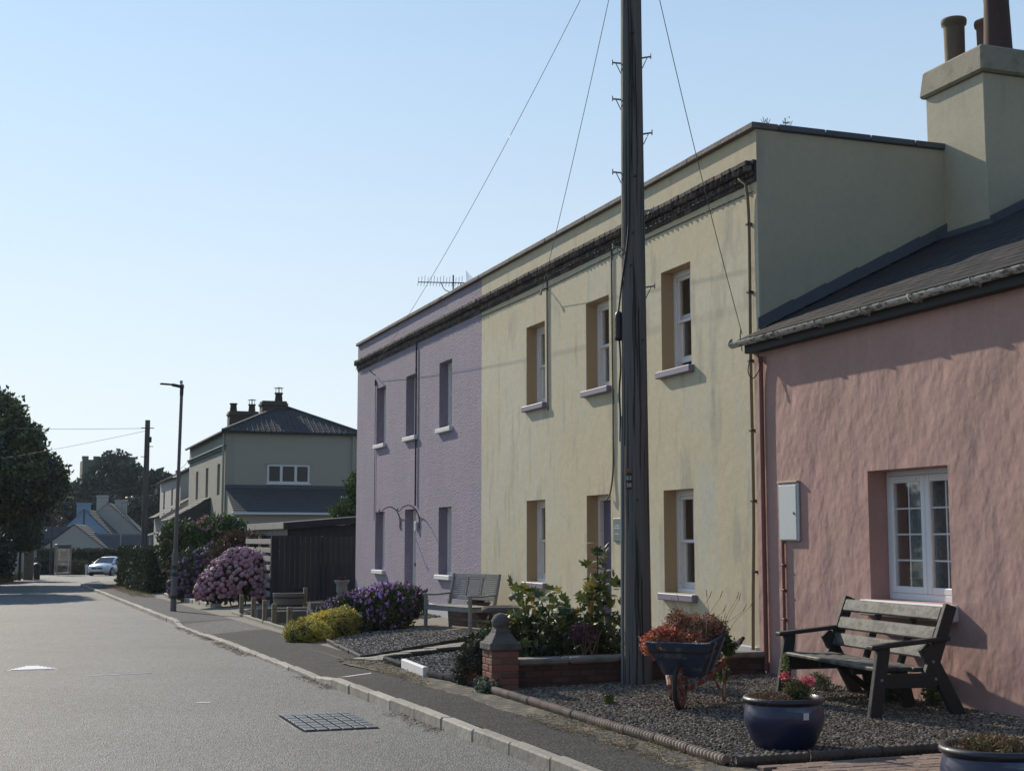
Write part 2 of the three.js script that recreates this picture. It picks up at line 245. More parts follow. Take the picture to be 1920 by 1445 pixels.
// moulded recycled plastic of the near bench
T.plastic = tex(512, 512, 1.4, 1.4, (u, v) => { const w = fbm(u, v, 5, 5, 3, 30) * 0.12, a = fbm(u + w, v + w, 14, 22, 4, 31), b = fbm(u, v, 60, 60, 2, 32); return mulc(mixc([0.048, 0.046, 0.041], [0.13, 0.126, 0.108], clamp((a - 0.38) * 4)), 0.85 + 0.3 * b); });
M.benchSlat = mat(null, { map: T.plastic, bumpMap: T.gritBump, bumpScale: 0.003, roughness: 0.7 });
M.benchFrame = mat([0.028, 0.026, 0.026], { map: T.brick, bumpMap: T.gritBump, bumpScale: 0.003, roughness: 0.7 });
M.white = mat([0.72, 0.73, 0.74], { roughness: 0.45 });
T.flake = tex(512, 512, 1.2, 1.2, (u, v) => { const f = clamp((fbm(u, v, 14, 14, 5, 41) - 0.72) * 9), k = 0.96 + 0.08 * fbm(u, v, 20, 20, 3, 42); return mixc([0.70 * k, 0.68 * k, 0.68 * k], [0.40, 0.36, 0.32], f * 0.6); });
M.whitePaint = mat(null, { map: T.flake, bumpMap: T.flake, bumpScale: 0.001, roughness: 0.6 });
M.plinth = mat([0.50, 0.50, 0.52], { bumpMap: T.creamBump, bumpScale: 0.004, roughness: 0.85 });
M.sillPurple = mat([0.30, 0.27, 0.36], { map: T.flake, roughness: 0.6 });
M.sillWhite = mat([0.95, 0.95, 0.95], { map: T.flake, roughness: 0.75 });
M.doorPurple = mat([0.10, 0.085, 0.15], { roughness: 0.45 });
M.glass = new THREE.MeshPhysicalMaterial({ color: 0xffffff, transmission: 1, thickness: 0, roughness: 0.03, ior: 1.5 });
M.room = mat([0.12, 0.11, 0.10], { roughness: 1, side: THREE.DoubleSide });
M.curtain = mat([0.42, 0.42, 0.43], { roughness: 1, side: THREE.DoubleSide });
T.lace = tex(256, 256, 0.5, 0.5, (u, v) => { const k = 0.5 + 0.5 * dabs(u, v, 9, 3) * fbm(u, v, 40, 40, 2, 5) + 0.2 * fbm(u, v, 60, 60, 2, 6); return [0.34 * k, 0.37 * k, 0.38 * k]; });
M.lace = mat(null, { map: T.lace, roughness: 1, side: THREE.DoubleSide });
M.black = mat([0.018, 0.018, 0.02], { roughness: 0.5 }); M.rubber = mat([0.022, 0.021, 0.02], { roughness: 0.8 });
M.iron = mat([0.05, 0.047, 0.045], { roughness: 0.6, metalness: 0.4 }); M.castIron = mat([0.13, 0.13, 0.135], { roughness: 0.42, metalness: 0.7, bumpMap: T.gritBump, bumpScale: 0.003 });
M.galv = mat([0.26, 0.26, 0.27], { roughness: 0.5, metalness: 0.6 }); M.cable = mat([0.06, 0.06, 0.062], { roughness: 0.7 }); M.cablePale = mat([0.20, 0.19, 0.165], { roughness: 0.8 });
T.gutter = tex(512, 128, 2.2, 0.5, (u, v) => { const s = clamp((fbm(u, v, 40, 14, 4, 61) - 0.50) * 6), k = 0.9 + 0.2 * fbm(u, v, 60, 20, 2, 62); return mixc([0.44 * k, 0.43 * k, 0.40 * k], [0.10, 0.095, 0.07], s); });
M.gutter = mat(null, { map: T.gutter, roughness: 0.7 });
M.fascia = mat([0.022, 0.023, 0.028], { map: T.brick, roughness: 0.7 });
M.pinkPipe = mat([0.22, 0.09, 0.075], { roughness: 0.6 }); M.ochrePipe = mat([0.17, 0.145, 0.08], { roughness: 0.7 });
M.meter = mat([0.60, 0.615, 0.61], { roughness: 0.5 });
M.potClays = [[0.19, 0.155, 0.12], [0.17, 0.12, 0.09], [0.085, 0.055, 0.05]].map(c => mat(c, { map: T.concrete, bumpMap: T.gritBump, bumpScale: 0.004, roughness: 0.85 })); M.potClays.forEach(m => m.color.multiplyScalar(2.4));
M.farCream = mat([0.37, 0.36, 0.31], { bumpMap: T.creamBump, bumpScale: 0.003, roughness: 0.9 });
T.paintBrick = tex(256, 256, 0.9, 0.6, (u, v) => { const row = Math.floor(v * 8), uu = u * 4 + (row % 2) * 0.5, fx = uu - Math.floor(uu), fy = v * 8 - row; return (fx < 0.05 || fy < 0.12) ? 0.2 : 0.75 + 0.2 * hash(Math.floor(uu) % 4, row, 4); }, false);
M.farBrick = mat([0.36, 0.355, 0.31], { bumpMap: T.paintBrick, bumpScale: 0.012, roughness: 0.9 });
M.farWhite = mat([0.44, 0.43, 0.41], { roughness: 0.9 }); M.farBlue = mat([0.20, 0.31, 0.47], { roughness: 0.9 }); M.farTrim = mat([0.12, 0.17, 0.15], { roughness: 0.8 });
M.farGlass = mat([0.02, 0.022, 0.025], { roughness: 0.08 });
M.bark = mat([0.085, 0.068, 0.052], { map: T.grain, bumpMap: T.grainBump, bumpScale: 0.02, roughness: 0.95 });
M.stem = mat([0.10, 0.085, 0.05], { roughness: 0.9 }); M.dryStem = mat([0.30, 0.20, 0.12], { roughness: 0.95 });
const leafM = (c, tr = 0.28) => new THREE.MeshPhysicalMaterial({ color: rgb(...c), roughness: 0.62, transmission: tr, thickness: 0, side: THREE.DoubleSide });
M.leafW = leafM([1, 1, 1], 0.22); M.petal = leafM([1, 1, 1], 0.25); M.leafDull = mat([1, 1, 1], { roughness: 0.85, side: THREE.DoubleSide });
M.pebble = new THREE.MeshPhysicalMaterial({ color: rgb(1, 1, 1), roughness: 0.85, specularIntensity: 0.35 });

// ---------------------------------------------------------------- ground, road, footway, kerb
const noise2 = (x, z, f, s, o = 3) => fbm(x / 64 + 10, z / 64 + 10, Math.round(64 * f), Math.round(64 * f), o, s);
function tint(g, fn) { const p = g.attributes.position, c = new Float32Array(p.count * 3); for (let i = 0; i < p.count; i++) { const k = fn(p.getX(i), p.getZ(i)); c.set(Array.isArray(k) ? k : [k, k, k], i * 3); } g.setAttribute('color', new THREE.BufferAttribute(c, 3)); return g; }
M.field = mat([0.10, 0.105, 0.055], { map: T.brick, bumpMap: T.gritBump, bumpScale: 0.03, roughness: 0.95 });
struct('ground', sheet([-700, -200, -60, -20, 0, 20, 60, 200, 700], [80, 20, 0, -40, -80, -120, -160, -300, -900], (x, z) => rY(z) - 0.16), M.field);
const roadTint = (x, z) => 0.74 + 0.36 * noise2(x, z, 0.35, 4) + 0.22 * noise2(x, z, 1.6, 12) + (Math.abs(x - 3.35 + 0.3 * noise2(x, z, 0.2, 8)) < 0.28 ? -0.05 : 0);
struct('road', tint(sheet(range(0, 1, 1 / 44), [...range(6, -30, 0.22), ...range(-30.4, -82, 0.8)], (x, z) => rY(z), (t, z) => lerp(-2.3 - 0.02 * z * 0 + clamp((-z - 60) / 22) * 1.6, kerbX(z) + 0.03, t)), roadTint), M.road);
struct('road', tint(poly([[-0.7, -82], [4.5, -82], [6, -87], [9, -91.5], [14, -94], [40, -97], [40, -116], [26, -121], [12, -124.5], [5, -124], [2.4, -116], [0.8, -104]], (x, z) => rY(z)), () => 1.02), M.road);
struct('footway', tint(sheet(range(0, 1, 0.1), range(4, -81, 0.4), paveY, (t, z) => lerp(kerbX(z) + 0.12, 5.22 - 0.3 * sstep(-9, -15, z) * 0 + sstep(-50, -56, z) * -0.25, t)), (x, z) => 0.8 + 0.5 * noise2(x, z, 0.5, 14) + (z < -29.2 && z > -33.6 ? 1.9 : 0) + (z < -34 ? 1.3 : 0)), M.path);
{ // kerb of separate stones
  const k = new THREE.Group(); k.name = 'kerb'; k.userData.kind = 'structure'; scene.add(k); seed(5);
  const gs = [0, 1, 2].map(i => { const g = cbox(0.13, 0.25, 0.908, 0.016); const p = g.attributes.position; for (let n = 0; n < p.count; n++) p.setY(n, p.getY(n) + 0.004 * Math.sin(p.getZ(n) * 7 + i * 2)); return uvBox(g, i * 0.31, i * 0.17); });
  for (let z = -3; z > -84; z -= 0.915) {
    const zm = z - 0.457, o = mesh('kerb_stone', pick(gs), pick(M.kerbs), k); const x = kerbX(zm) + 0.065, dx = kerbX(z - 0.915) - kerbX(z), dh = kerbH(z - 0.915) - kerbH(z);
    o.position.set(x + rr(-0.008, 0.008), rY(zm) + kerbH(zm) - 0.125 + rr(-0.005, 0.004), zm); o.rotation.set(Math.atan2(dh, -0.915) > 0 ? 0 : 0, Math.atan2(-dx, 0.915) + rr(-0.008, 0.008), rr(-0.02, 0.01)); o.rotation.x = Math.atan(dh / 0.915) * 1 + 0.009 * 0;
  }
}
// garden level and verges
struct('front_garden', sheet([4.86, 5.25, 5.9, 6.6, 7.3, 8, 8.9, 9.4, 14, 30], range(6, -82, 0.8), (x, z) => x < 5.25 ? rY(z) + 0.104 : gY(x, z) - 0.012), M.earth);
struct('verge', poly([[4.2, -81.5], [30, -81.5], [40, -96], [14, -93], [9, -90.4], [6.2, -86]], (x, z) => rY(z) + 0.05), M.field);
struct('verge', poly([[-2.28, 8], [-2.28, -60], [-0.72, -82], [0.8, -104], [2.4, -116], [5, -124], [12, -124.5], [26, -121], [40, -116], [90, -116], [90, -160], [-90, -160], [-90, 8]], (x, z) => rY(z) + 0.03), M.field);
// ---- strip of trodden earth between footway and rope edging
{ const zs = range(-9, -20.6, 0.12), P = [], U = [], I = []; const T2 = tex(512, 512, 1.4, 1.4, (u, v) => { const b = fbm(u, v, 9, 9, 5, 133), c = dabs(u, v, 60, 5), s = clamp((fbm(u, v, 16, 16, 4, 134) - 0.5) * 4); return mulc(mixc([0.075, 0.067, 0.056], [0.21, 0.165, 0.11], s), 0.5 + 0.4 * b + 0.5 * c * c); });
  zs.forEach((z, j) => { const w = 0.10 + 0.46 * noise2(3, z, 0.45, 88) + 0.14 * noise2(3, z, 3, 89), x1 = 5.2, x0 = x1 - w; for (let i = 0; i <= 4; i++) { const x = lerp(x0, x1, i / 4); P.push(x, Math.max(paveY(x, z), rY(z) + 0.106) + (i === 0 ? 0.001 : 0.007 + 0.006 * hash(i, j, 9)), z); U.push(x, z); } });
  for (let j = 0; j < zs.length - 1; j++) for (let i = 0; i < 4; i++) { const a = j * 5 + i; I.push(a, a + 1, a + 5, a + 1, a + 6, a + 5); }
  const g = new THREE.BufferGeometry(); g.setAttribute('position', new THREE.Float32BufferAttribute(P, 3)); g.setAttribute('uv', new THREE.Float32BufferAttribute(U, 2)); g.setIndex(I); g.computeVertexNormals();
  struct('earth_strip', g, mat(null, { map: T2, bumpMap: T.gritBump, bumpScale: 0.02, roughness: 0.95 })); }
// ---- beds of loose stones
M.shingle = M.pebble;
const inside = (pts, x, z) => { let r = false; for (let i = 0, j = pts.length - 1; i < pts.length; j = i++) { const [xi, zi] = pts[i], [xj, zj] = pts[j]; if ((zi > z) !== (zj > z) && x < (xj - xi) * (z - zi) / (zj - zi) + xi) r = !r; } return r; };
const stoneGeo = (() => { seed(3); const g = new THREE.IcosahedronGeometry(1, 0), p = g.attributes.position, m = new Map(); for (let i = 0; i < p.count; i++) { const k = [p.getX(i), p.getY(i), p.getZ(i)].map(v => v.toFixed(3)).join(); if (!m.has(k)) m.set(k, rr(0.72, 1.15)); const s = m.get(k); p.setXYZ(i, p.getX(i) * s, p.getY(i) * s * 0.72, p.getZ(i) * s); } return flat(g); })();
function gravel(name, label, pts, n, size, cols, lift = 0) {
  const xs = pts.map(p => p[0]), zs = pts.map(p => p[1]), items = [];
  while (items.length < n) { const x = rr(Math.min(...xs), Math.max(...xs)), z = rr(Math.min(...zs), Math.max(...zs)); if (!inside(pts, x, z)) continue; const s = size * rr(0.6, 1.35), k = rr(0.7, 1.3), c = pick(cols); items.push({ p: V(x, gY(x, z) + lift + rr(-0.4, 0.5) * size + 0.012 * noise2(x, z, 1, 3), z), r: [rr(-0.7, 0.7), rr(0, 6.3), rr(-0.7, 0.7)], s, c: mulc(c, k) }); }
  const o = mass(name, stoneGeo, M.pebble, items); o.userData.label = label; o.userData.category = 'gravel'; return o;
}
const bedA = [[5.26, -15.02], [5.14, -9.42], [8.96, -9.36], [8.96, -15.36], [5.5, -15.3]];
const bedB = [[5.36, -15.62], [5.2, -19.85], [7.2, -21.1], [7.0, -15.7]];
const bedC = [[5.14, -20.75], [5.46, -24.6], [6.3, -26.0], [7.5, -26.1], [8.05, -23.6]];
seed(11);
gravel('gravel_bed', 'dark grey angular gravel around the plastic bench and wheelbarrow', bedA, 52000, 0.0155, [[0.15, 0.125, 0.10], [0.10, 0.086, 0.07], [0.20, 0.16, 0.125], [0.065, 0.058, 0.052], [0.28, 0.235, 0.19]]);
gravel('gravel_bed', 'mixed slate and pale shingle beside the brick gate pier', bedB, 9000, 0.021, [[0.12, 0.11, 0.10], [0.065, 0.062, 0.062], [0.22, 0.20, 0.175], [0.045, 0.044, 0.045], [0.42, 0.37, 0.33]]);
gravel('gravel_bed', 'slate and pale shingle bed edged with dark timber beside the diagonal path', bedC, 15000, 0.021, [[0.12, 0.11, 0.10], [0.065, 0.062, 0.062], [0.24, 0.21, 0.185], [0.045, 0.044, 0.045], [0.45, 0.39, 0.35]]);
gravel('gravel_bed', 'sparse stones on the ground among timber posts and planters', [[5.6, -28], [5.9, -37.5], [8.9, -37.5], [8.9, -29]], 9000, 0.022, [[0.20, 0.18, 0.15], [0.12, 0.11, 0.10], [0.30, 0.27, 0.22]]);
// ---- rope-topped edging tiles, each about 0.6 m long
{
  const ropeM = [mat([0.86, 0.68, 0.58], { map: T.concrete, roughness: 0.85 }), mat([0.74, 0.60, 0.52], { map: T.concrete, roughness: 0.85 }), mat([0.95, 0.78, 0.67], { map: T.concrete, roughness: 0.85 })];
  const darkM = [mat([0.16, 0.15, 0.16], { map: T.concrete, roughness: 0.8 }), mat([0.12, 0.115, 0.125], { map: T.concrete, roughness: 0.8 })];
  const baseM = mat([0.38, 0.26, 0.20], { map: T.concrete, roughness: 0.9 }), baseD = mat([0.11, 0.10, 0.11], { map: T.concrete, roughness: 0.9 });
  const rope = L => { const seg = Math.round(L * 92), rs = 12, P = [], N = [], I = []; for (let i = 0; i <= seg; i++) { const x = (i / seg - 0.5) * L, k = 0; for (let j = 0; j <= rs; j++) { const a = j / rs * 2 * Math.PI, tw = 0.038 + 0.0065 * Math.sin(x * 2 * Math.PI / 0.058 + a); P.push(x, Math.sin(a) * tw, Math.cos(a) * tw); } } for (let i = 0; i < seg; i++) for (let j = 0; j < rs; j++) { const a = i * (rs + 1) + j, b = a + rs + 1; I.push(a, a + 1, b, b, a + 1, b + 1); } for (const i of [0, seg]) { const c = P.length / 3; P.push((i / seg - 0.5) * L, 0, 0); for (let j = 0; j < rs; j++) { const a = i * (rs + 1) + j; I.push(c, a, a + 1); } } const g = new THREE.BufferGeometry(); g.setAttribute('position', new THREE.Float32BufferAttribute(P, 3)); g.setIndex(I); g.computeVertexNormals(); return strip(g); };
  const gr = rope(0.60);
  function edging(label, pts, mats, bm, h = 0.11, plain = false) {
    const o = thing('rope_edging', label, 'edging'); seed(21 + label.length);
    for (let i = 0; i < pts.length - 1; i++) {
      const a = V(pts[i][0], 0, pts[i][1]), b = V(pts[i + 1][0], 0, pts[i + 1][1]), n = Math.max(1, Math.round(a.distanceTo(b) / 0.615)), L = a.distanceTo(b) / n;
      for (let k = 0; k < n; k++) {
        const m = a.clone().lerp(b, (k + 0.5) / n), y = Math.max(gY(m.x, m.z), rY(m.z) + 0.11) + 0.04, r = mesh('edging_tile', plain ? bx(0.60, 0.05, 0.055, 0, -0.01, 0, 0.012) : gr, pick(mats), o);
        r.position.set(m.x + rr(-0.006, 0.006), y + rr(-0.005, 0.005), m.z); r.rotation.y = Math.atan2(-(b.z - a.z), b.x - a.x) + rr(-0.015, 0.015); r.scale.x = L / 0.612; r.rotation.z = rr(-0.008, 0.008);
        const w = mesh('base', bx(0.6, h, 0.042, 0, -0.012 - h / 2, 0, 0.004), bm, r);
      }
    }
    return o;
  }
  edging('buff rope-topped edging tiles between footway and dark gravel, running from brick pier', [[5.22, -14.98], [5.10, -9.36]], ropeM, baseM);
  edging('dark rope-topped edging tiles between gravel and brick paving by blue pots', [[5.12, -9.30], [8.9, -9.24]], [mat([0.30, 0.23, 0.2], { map: T.concrete, roughness: 0.85 }), mat([0.25, 0.2, 0.18], { map: T.concrete, roughness: 0.85 })], baseD, 0.13);
  edging('grey rope-topped edging tiles beside the juniper, in two runs either side of white block', [[5.34, -15.7], [5.15, -17.3]], [mat([0.34, 0.30, 0.29], { map: T.concrete, roughness: 0.85 })], baseD, 0.1);
  edging('dark rope-topped edging on the pier side of the diagonal path', [[5.2, -18.75], [5.27, -19.95], [7.25, -21.2]], darkM, baseD, 0.1);
  edging('dark rounded timber edging round the larger shingle bed', [[5.44, -24.7], [5.08, -20.62], [8.12, -23.5]], [wood([0.04, 0.037, 0.037]), wood([0.03, 0.028, 0.028])], baseD, 0.13, true);
  one('edging_block', at(cbox(0.07, 0.15, 1.32, 0.012).rotateY(-0.055), 5.165, rY(-18) + 0.17, -18.03), M.sillWhite, 'white painted concrete block set between rope edging tiles', 'edging');
}
{ // diagonal path of old bricks between the two shingle beds
  const o = new THREE.Group(); o.name = 'garden_path'; o.userData.kind = 'structure'; scene.add(o); seed(31);
  const a = V(5.22, 0, -20.28), d = V(8.1 - 5.22, 0, -22.5 + 20.28).normalize(), s = V(-d.z, 0, d.x), geo = cbox(0.29, 0.06, 0.24, 0.01);
  for (let i = 0; i < 12; i++) for (let j = -1; j <= 1; j++) { const p = a.clone().addScaledVector(d, i * 0.305).addScaledVector(s, j * 0.25), b = mesh('paving_stone', geo, pick(M.kerbs), o); b.position.set(p.x, gY(p.x, p.z) - 0.012 + rr(-0.004, 0.006), p.z); b.rotation.y = Math.atan2(-d.z, d.x) + rr(-0.03, 0.03); }
}
{ // block paving in the corner by the second pot
  const o = new THREE.Group(); o.name = 'brick_paving'; o.userData.kind = 'structure'; scene.add(o); seed(33); const geo = cbox(0.20, 0.05, 0.1, 0.006);
  for (let i = -2; i < 26; i++) for (let j = 0; j < 9; j++) { const x = 5.3 + j * 0.1 + i * 0.1, z = -9.1 + (i - j) * 0.1; void z; }
  for (let r = 0; r < 22; r++) for (let c = 0; c < 13; c++) { const x = 5.34 + c * 0.205 + (r % 2) * 0.1, z = -9.12 + r * 0.105; if (x > 8.9) continue; const b = mesh('paver', geo, pick(M.paverBricks), o); b.position.set(x, gY(x, z) - 0.006 + rr(-0.003, 0.003), z); b.rotation.y = rr(-0.03, 0.03); }
}
// ---- iron covers in the road
{
  const c = thing('manhole_cover', 'rectangular cast iron inspection cover with raised grid set in road', 'manhole cover', [3.12, rY(-14.05), -14.05], 0);
  mesh('surround', [span(-0.40, 0.40, -0.02, 0.004, -0.70, 0.70, 0.001)], M.castIron, c);
  const tile = cbox(0.098, 0.018, 0.158, 0.0012); const dk = new THREE.MeshPhysicalMaterial({ color: rgb(0.02, 0.02, 0.02), roughness: 1, specularIntensity: 0.05 });
  mesh('tray', span(-0.375, 0.375, -0.012, 0.0065, -0.675, 0.675, 0.0004), dk, c); seed(8);
  for (let i = 0; i < 6; i++) for (let j = 0; j < 7; j++) { const t = mesh('cover_tile', tile, M.castIron, c); t.position.set(-0.306 + i * 0.1225, 0.012 + rr(0, 0.003), -0.57 + j * 0.19); }
  const w = thing('valve_cover', 'worn pale triangular iron cover shining in the road surface', 'manhole cover', [0.45, rY(-22.1), -22.1], 0), sh = mat([0.72, 0.72, 0.72], { roughness: 0.38, metalness: 0.35 });
  const tri = (s, y0, y1) => { const S = new THREE.Shape([[-0.36 * s, 0.24 * s], [0.36 * s, 0.24 * s], [0, -0.42 * s]].map(p => new THREE.Vector2(p[0], -p[1]))); const g = new THREE.ExtrudeGeometry(S, { depth: y1 - y0, bevelEnabled: false }); g.rotateX(-Math.PI / 2); return at(strip(g), 0, y0, 0); };
  mesh('surround', tri(1.1, -0.02, 0.005), M.castIron, w);
  for (let i = 0; i < 5; i++) { const t = 0.16 - i * 0.12, L = 0.62 * (0.36 - (i * 0.12) * 0.5) / 0.36; mesh('cover_bar', bx(Math.max(0.08, L * 0.98), 0.014, 0.085, 0, 0.008, t, 0.003), sh, w); }
}
// ---- worn paint flecks on the road
seed(91);
[[3.3, -37.0, 0.9, 0.05], [2.2, -16.4, 0.16, 0.05], [1.6, -20.6, 0.9, 0.03], [2.7, -34, 0.7, 0.05], [4.45, -18.25, 0.75, 0.05]].forEach(([x, z, L, w], i) => { const y = i === 4 ? paveY(x, z) : rY(z); one('paint_mark', at(cbox(L, 0.004, w, 0.001).rotateY(i === 4 ? 0.7 : rr(-0.2, 0.2)), x, y + 0.003, z), M.sillWhite, ['faded white dash on the road just short of the tree shadow', 'short white fleck on the road beyond the inspection cover', 'thin worn white line across the open road', 'faint white dash on the road near the lamp post', 'white painted line crossing the footway at the dropped kerb'][i], 'road marking'); });

// ---------------------------------------------------------------- terraced houses along x = 9 (local x = towards the camera, y up, z towards the road)
const HT = -Math.PI / 2;
function wallShape(x0, x1, y0, y1, holes) { const s = new THREE.Shape(); s.moveTo(x0, y0); s.lineTo(x1, y0); s.lineTo(x1, y1); s.lineTo(x0, y1); s.closePath(); for (const [a, b, c, d] of holes) { const h = new THREE.Path(); h.moveTo(a, c); h.lineTo(a, d); h.lineTo(b, d); h.lineTo(b, c); h.closePath(); s.holes.push(h); } return s; }
function wallGeo(x0, x1, y0, y1, holes, th = 0.36) { const g = new THREE.ExtrudeGeometry(wallShape(x0, x1, y0, y1, holes), { depth: th, bevelEnabled: false }); return uvBox(at(g, 0, 0, -th)); }
function sash(parent, cx, y0, y1, w, o = {}) {
  const g = group('window', parent), d = -0.2, x0 = cx - w / 2, x1 = cx + w / 2, ym = (y0 + y1) / 2, fm = M.whitePaint, b = 0.085;
  mesh('frame', [span(x0, x0 + b, y0, y1, d - 0.12, d), span(x1 - b, x1, y0, y1, d - 0.12, d), span(x0 + b, x1 - b, y1 - b, y1, d - 0.12, d - 0.001), span(x0 + b, x1 - b, y0, y0 + 0.06, d - 0.13, d + 0.03)], fm, g);
  const leaf = (a, c, z, n) => { const s = 0.05, X0 = x0 + b, X1 = x1 - b; mesh('sash', [span(X0, X0 + s, a, c, z - 0.04, z, 0.004), span(X1 - s, X1, a, c, z - 0.04, z, 0.004), span(X0 + s, X1 - s, c - s, c, z - 0.04, z - 0.001, 0.004), span(X0 + s, X1 - s, a, a + (n ? 0.09 : 0.045), z - 0.04, z - 0.001, 0.004), span(cx - 0.011, cx + 0.011, a + 0.04, c - 0.04, z - 0.032, z - 0.006, 0.003)], fm, g); mesh('pane', bx(X1 - X0 - 2 * s, c - a - 0.1, 0.004, cx, (a + c) / 2, z - 0.022, 0), M.glass, g); };
  const up = o.open ? 0.07 : 0;
  leaf(ym - 0.02, y1 - b, d - 0.03, 0); leaf(y0 + 0.06 + up, ym + 0.025 + up, d - 0.075, 1);
  mesh('curtain', (() => { const P = new THREE.PlaneGeometry(w - 0.1, y1 - y0 - 0.05, 24, 1), p = P.attributes.position; for (let i = 0; i < p.count; i++) p.setZ(i, 0.02 * Math.sin(p.getX(i) * 60) * (Math.abs(p.getX(i)) > 0.12 ? 1 : 0)); P.computeVertexNormals(); return at(P, cx + (o.cx || 0), ym + (o.blind || 0.1), -0.52); })(), M.curtain, g);
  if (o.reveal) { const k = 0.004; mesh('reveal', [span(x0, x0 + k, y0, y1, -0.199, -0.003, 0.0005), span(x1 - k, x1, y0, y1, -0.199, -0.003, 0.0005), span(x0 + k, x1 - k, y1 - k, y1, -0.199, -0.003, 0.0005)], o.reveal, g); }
  if (o.sill) mesh('sill', span(x0 - 0.075, x1 + 0.075, y0 - 0.105, y0 - 0.004, -0.16, 0.085, 0.012), o.sill, g);
  return g;
}
// dog-tooth brick cornice, each brick a piece
function cornice(parent, x0, x1, yb, mats, sd) {
  seed(sd); const c = group('cornice', parent), st = cbox(0.205, 0.066, 0.11, 0.008), hd = cbox(0.098, 0.066, 0.10, 0.008), tooth = cbox(0.112, 0.07, 0.112, 0.006).rotateY(Math.PI / 4);
  mesh('mortar_bed', [span(x0, x1, yb + 0.002, yb + 0.285, 0.002, 0.021, 0.001), span(x0, x1, yb + 0.225, yb + 0.285, 0.003, 0.055, 0.001)], M.mortarDark, c);
  for (let x = x0 + 0.11; x < x1 - 0.08; x += 0.217) { const m = mesh('brick', st, pick(mats), c); m.position.set(x, yb + 0.255 + rr(-0.004, 0.004), 0.062 + rr(-0.006, 0.006)); m.rotation.y = rr(-0.02, 0.02); }
  for (let x = x0 + 0.09; x < x1 - 0.06; x += 0.152) { const m = mesh('brick', tooth, pick(mats), c); m.position.set(x, yb + 0.180 + rr(-0.003, 0.003), 0.062 + rr(-0.006, 0.006)); m.rotation.y = rr(-0.06, 0.06); }
  for (let x = x0 + 0.06; x < x1 - 0.04; x += 0.109) { const m = mesh('brick', hd, pick(mats), c); m.position.set(x, yb + 0.108 + rr(-0.003, 0.003), 0.004 + rr(-0.004, 0.004)); }
  for (let x = x0 + 0.11; x < x1 - 0.08; x += 0.217) { const m = mesh('brick', st, pick(mats), c); m.position.set(x, yb + 0.034 + rr(-0.003, 0.003), -0.028 + rr(-0.003, 0.003)); }
  return c;
}
function copingRow(parent, x0, x1, y, n, sd) { seed(sd); const c = group('coping', parent), L = (x1 - x0) / n, g = bx(L - 0.012, 0.085, 0.40, 0, 0, 0, 0.012); for (let i = 0; i < n; i++) { const m = mesh('coping_slab', g, M.coping, c); m.position.set(x0 + (i + 0.5) * L, y + rr(-0.004, 0.004), -0.13 + rr(-0.004, 0.004)); } return c; }
function terrace(name, label, cz, hw, wm, gm, cfg) {
  const h = thing(name, label, 'house', [9, 0, cz], HT), up = [4.16, 5.64], lo = [0.95, 2.42], W = 0.945, xs = cfg.xs, holes = [];
  for (const x of xs) holes.push([x - W / 2, x + W / 2, ...up]);
  for (const i of [0, 2]) holes.push([xs[i] - W / 2, xs[i] + W / 2, ...lo]);
  holes.push([xs[1] - 0.49, xs[1] + 0.49, 0.1, 2.43]);
  mesh('wall', [wallGeo(-hw, hw, 0.0, 7.03, holes)], wm, h);
  const dp = -6.2;
  mesh('end_wall', [span(-hw, -hw + 0.3, 0, 7.03, dp, -0.361, 0.002)], gm, h);
  mesh('end_wall', [span(hw - 0.3, hw + 0.004, 0, 7.028, dp, -0.003, 0.002)], gm, h);
  mesh('rear_wall', span(-hw + 0.301, hw - 0.301, 0, 7.0, dp, dp + 0.3, 0.002), gm, h);
  mesh('roof', span(-hw + 0.301, hw - 0.301, 6.7, 6.9, dp + 0.301, -0.362, 0.002), M.lead, h);
  mesh('inner_floor', [span(-hw + 0.301, hw - 0.301, 3.05, 3.25, dp + 0.301, -0.362, 0.002), span(-hw + 0.301, hw - 0.301, 0, 0.1, dp + 0.301, -0.362, 0.002)], M.room, h);
  xs.forEach((x, i) => sash(h, x, ...up, W, { sill: cfg.sill, reveal: cfg.reveal, open: cfg.open === i, blind: 0.1 + 0.2 * (i % 2) }));
  for (const i of [0, 2]) sash(h, xs[i], ...lo, W, { sill: cfg.sill, reveal: cfg.reveal, cx: 0.1 });
  const d = group('door', h), x = xs[1];
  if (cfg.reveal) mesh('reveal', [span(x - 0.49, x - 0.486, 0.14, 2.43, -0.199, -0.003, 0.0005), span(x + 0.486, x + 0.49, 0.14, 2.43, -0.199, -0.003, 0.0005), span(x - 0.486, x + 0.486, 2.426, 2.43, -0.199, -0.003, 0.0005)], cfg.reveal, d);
  mesh('frame', [span(x - 0.49, x - 0.41, 0.1, 2.43, -0.34, -0.2), span(x + 0.41, x + 0.49, 0.1, 2.43, -0.34, -0.2), span(x - 0.409, x + 0.409, 2.35, 2.43, -0.34, -0.201)], M.whitePaint, d);
  mesh('door_leaf', [span(x - 0.405, x + 0.405, 0.13, 2.345, -0.33, -0.27)], cfg.doorM, d);
  for (const [a, b, e, f] of [[-0.33, -0.04, 0.3, 1.0], [0.04, 0.33, 0.3, 1.0], [-0.33, -0.04, 1.15, 2.15], [0.04, 0.33, 1.15, 2.15]]) mesh('panel', span(x + a, x + b, e, f, -0.275, -0.262, 0.008), cfg.doorM, d);
  mesh('door_knob', at(new THREE.SphereGeometry(0.04, 12, 10), x - 0.33, 1.12, -0.235), M.black, d);
  mesh('threshold', span(x - 0.49, x + 0.49, 0.0, 0.13, -0.32, 0.06), M.concrete, d);
  cornice(h, -hw + 0.004, hw - 0.004, 6.335, M.darkBricks, cfg.sd);
  copingRow(h, -hw, hw + (cfg.end || 0), 7.075, 6, cfg.sd + 1);
  return h;
}
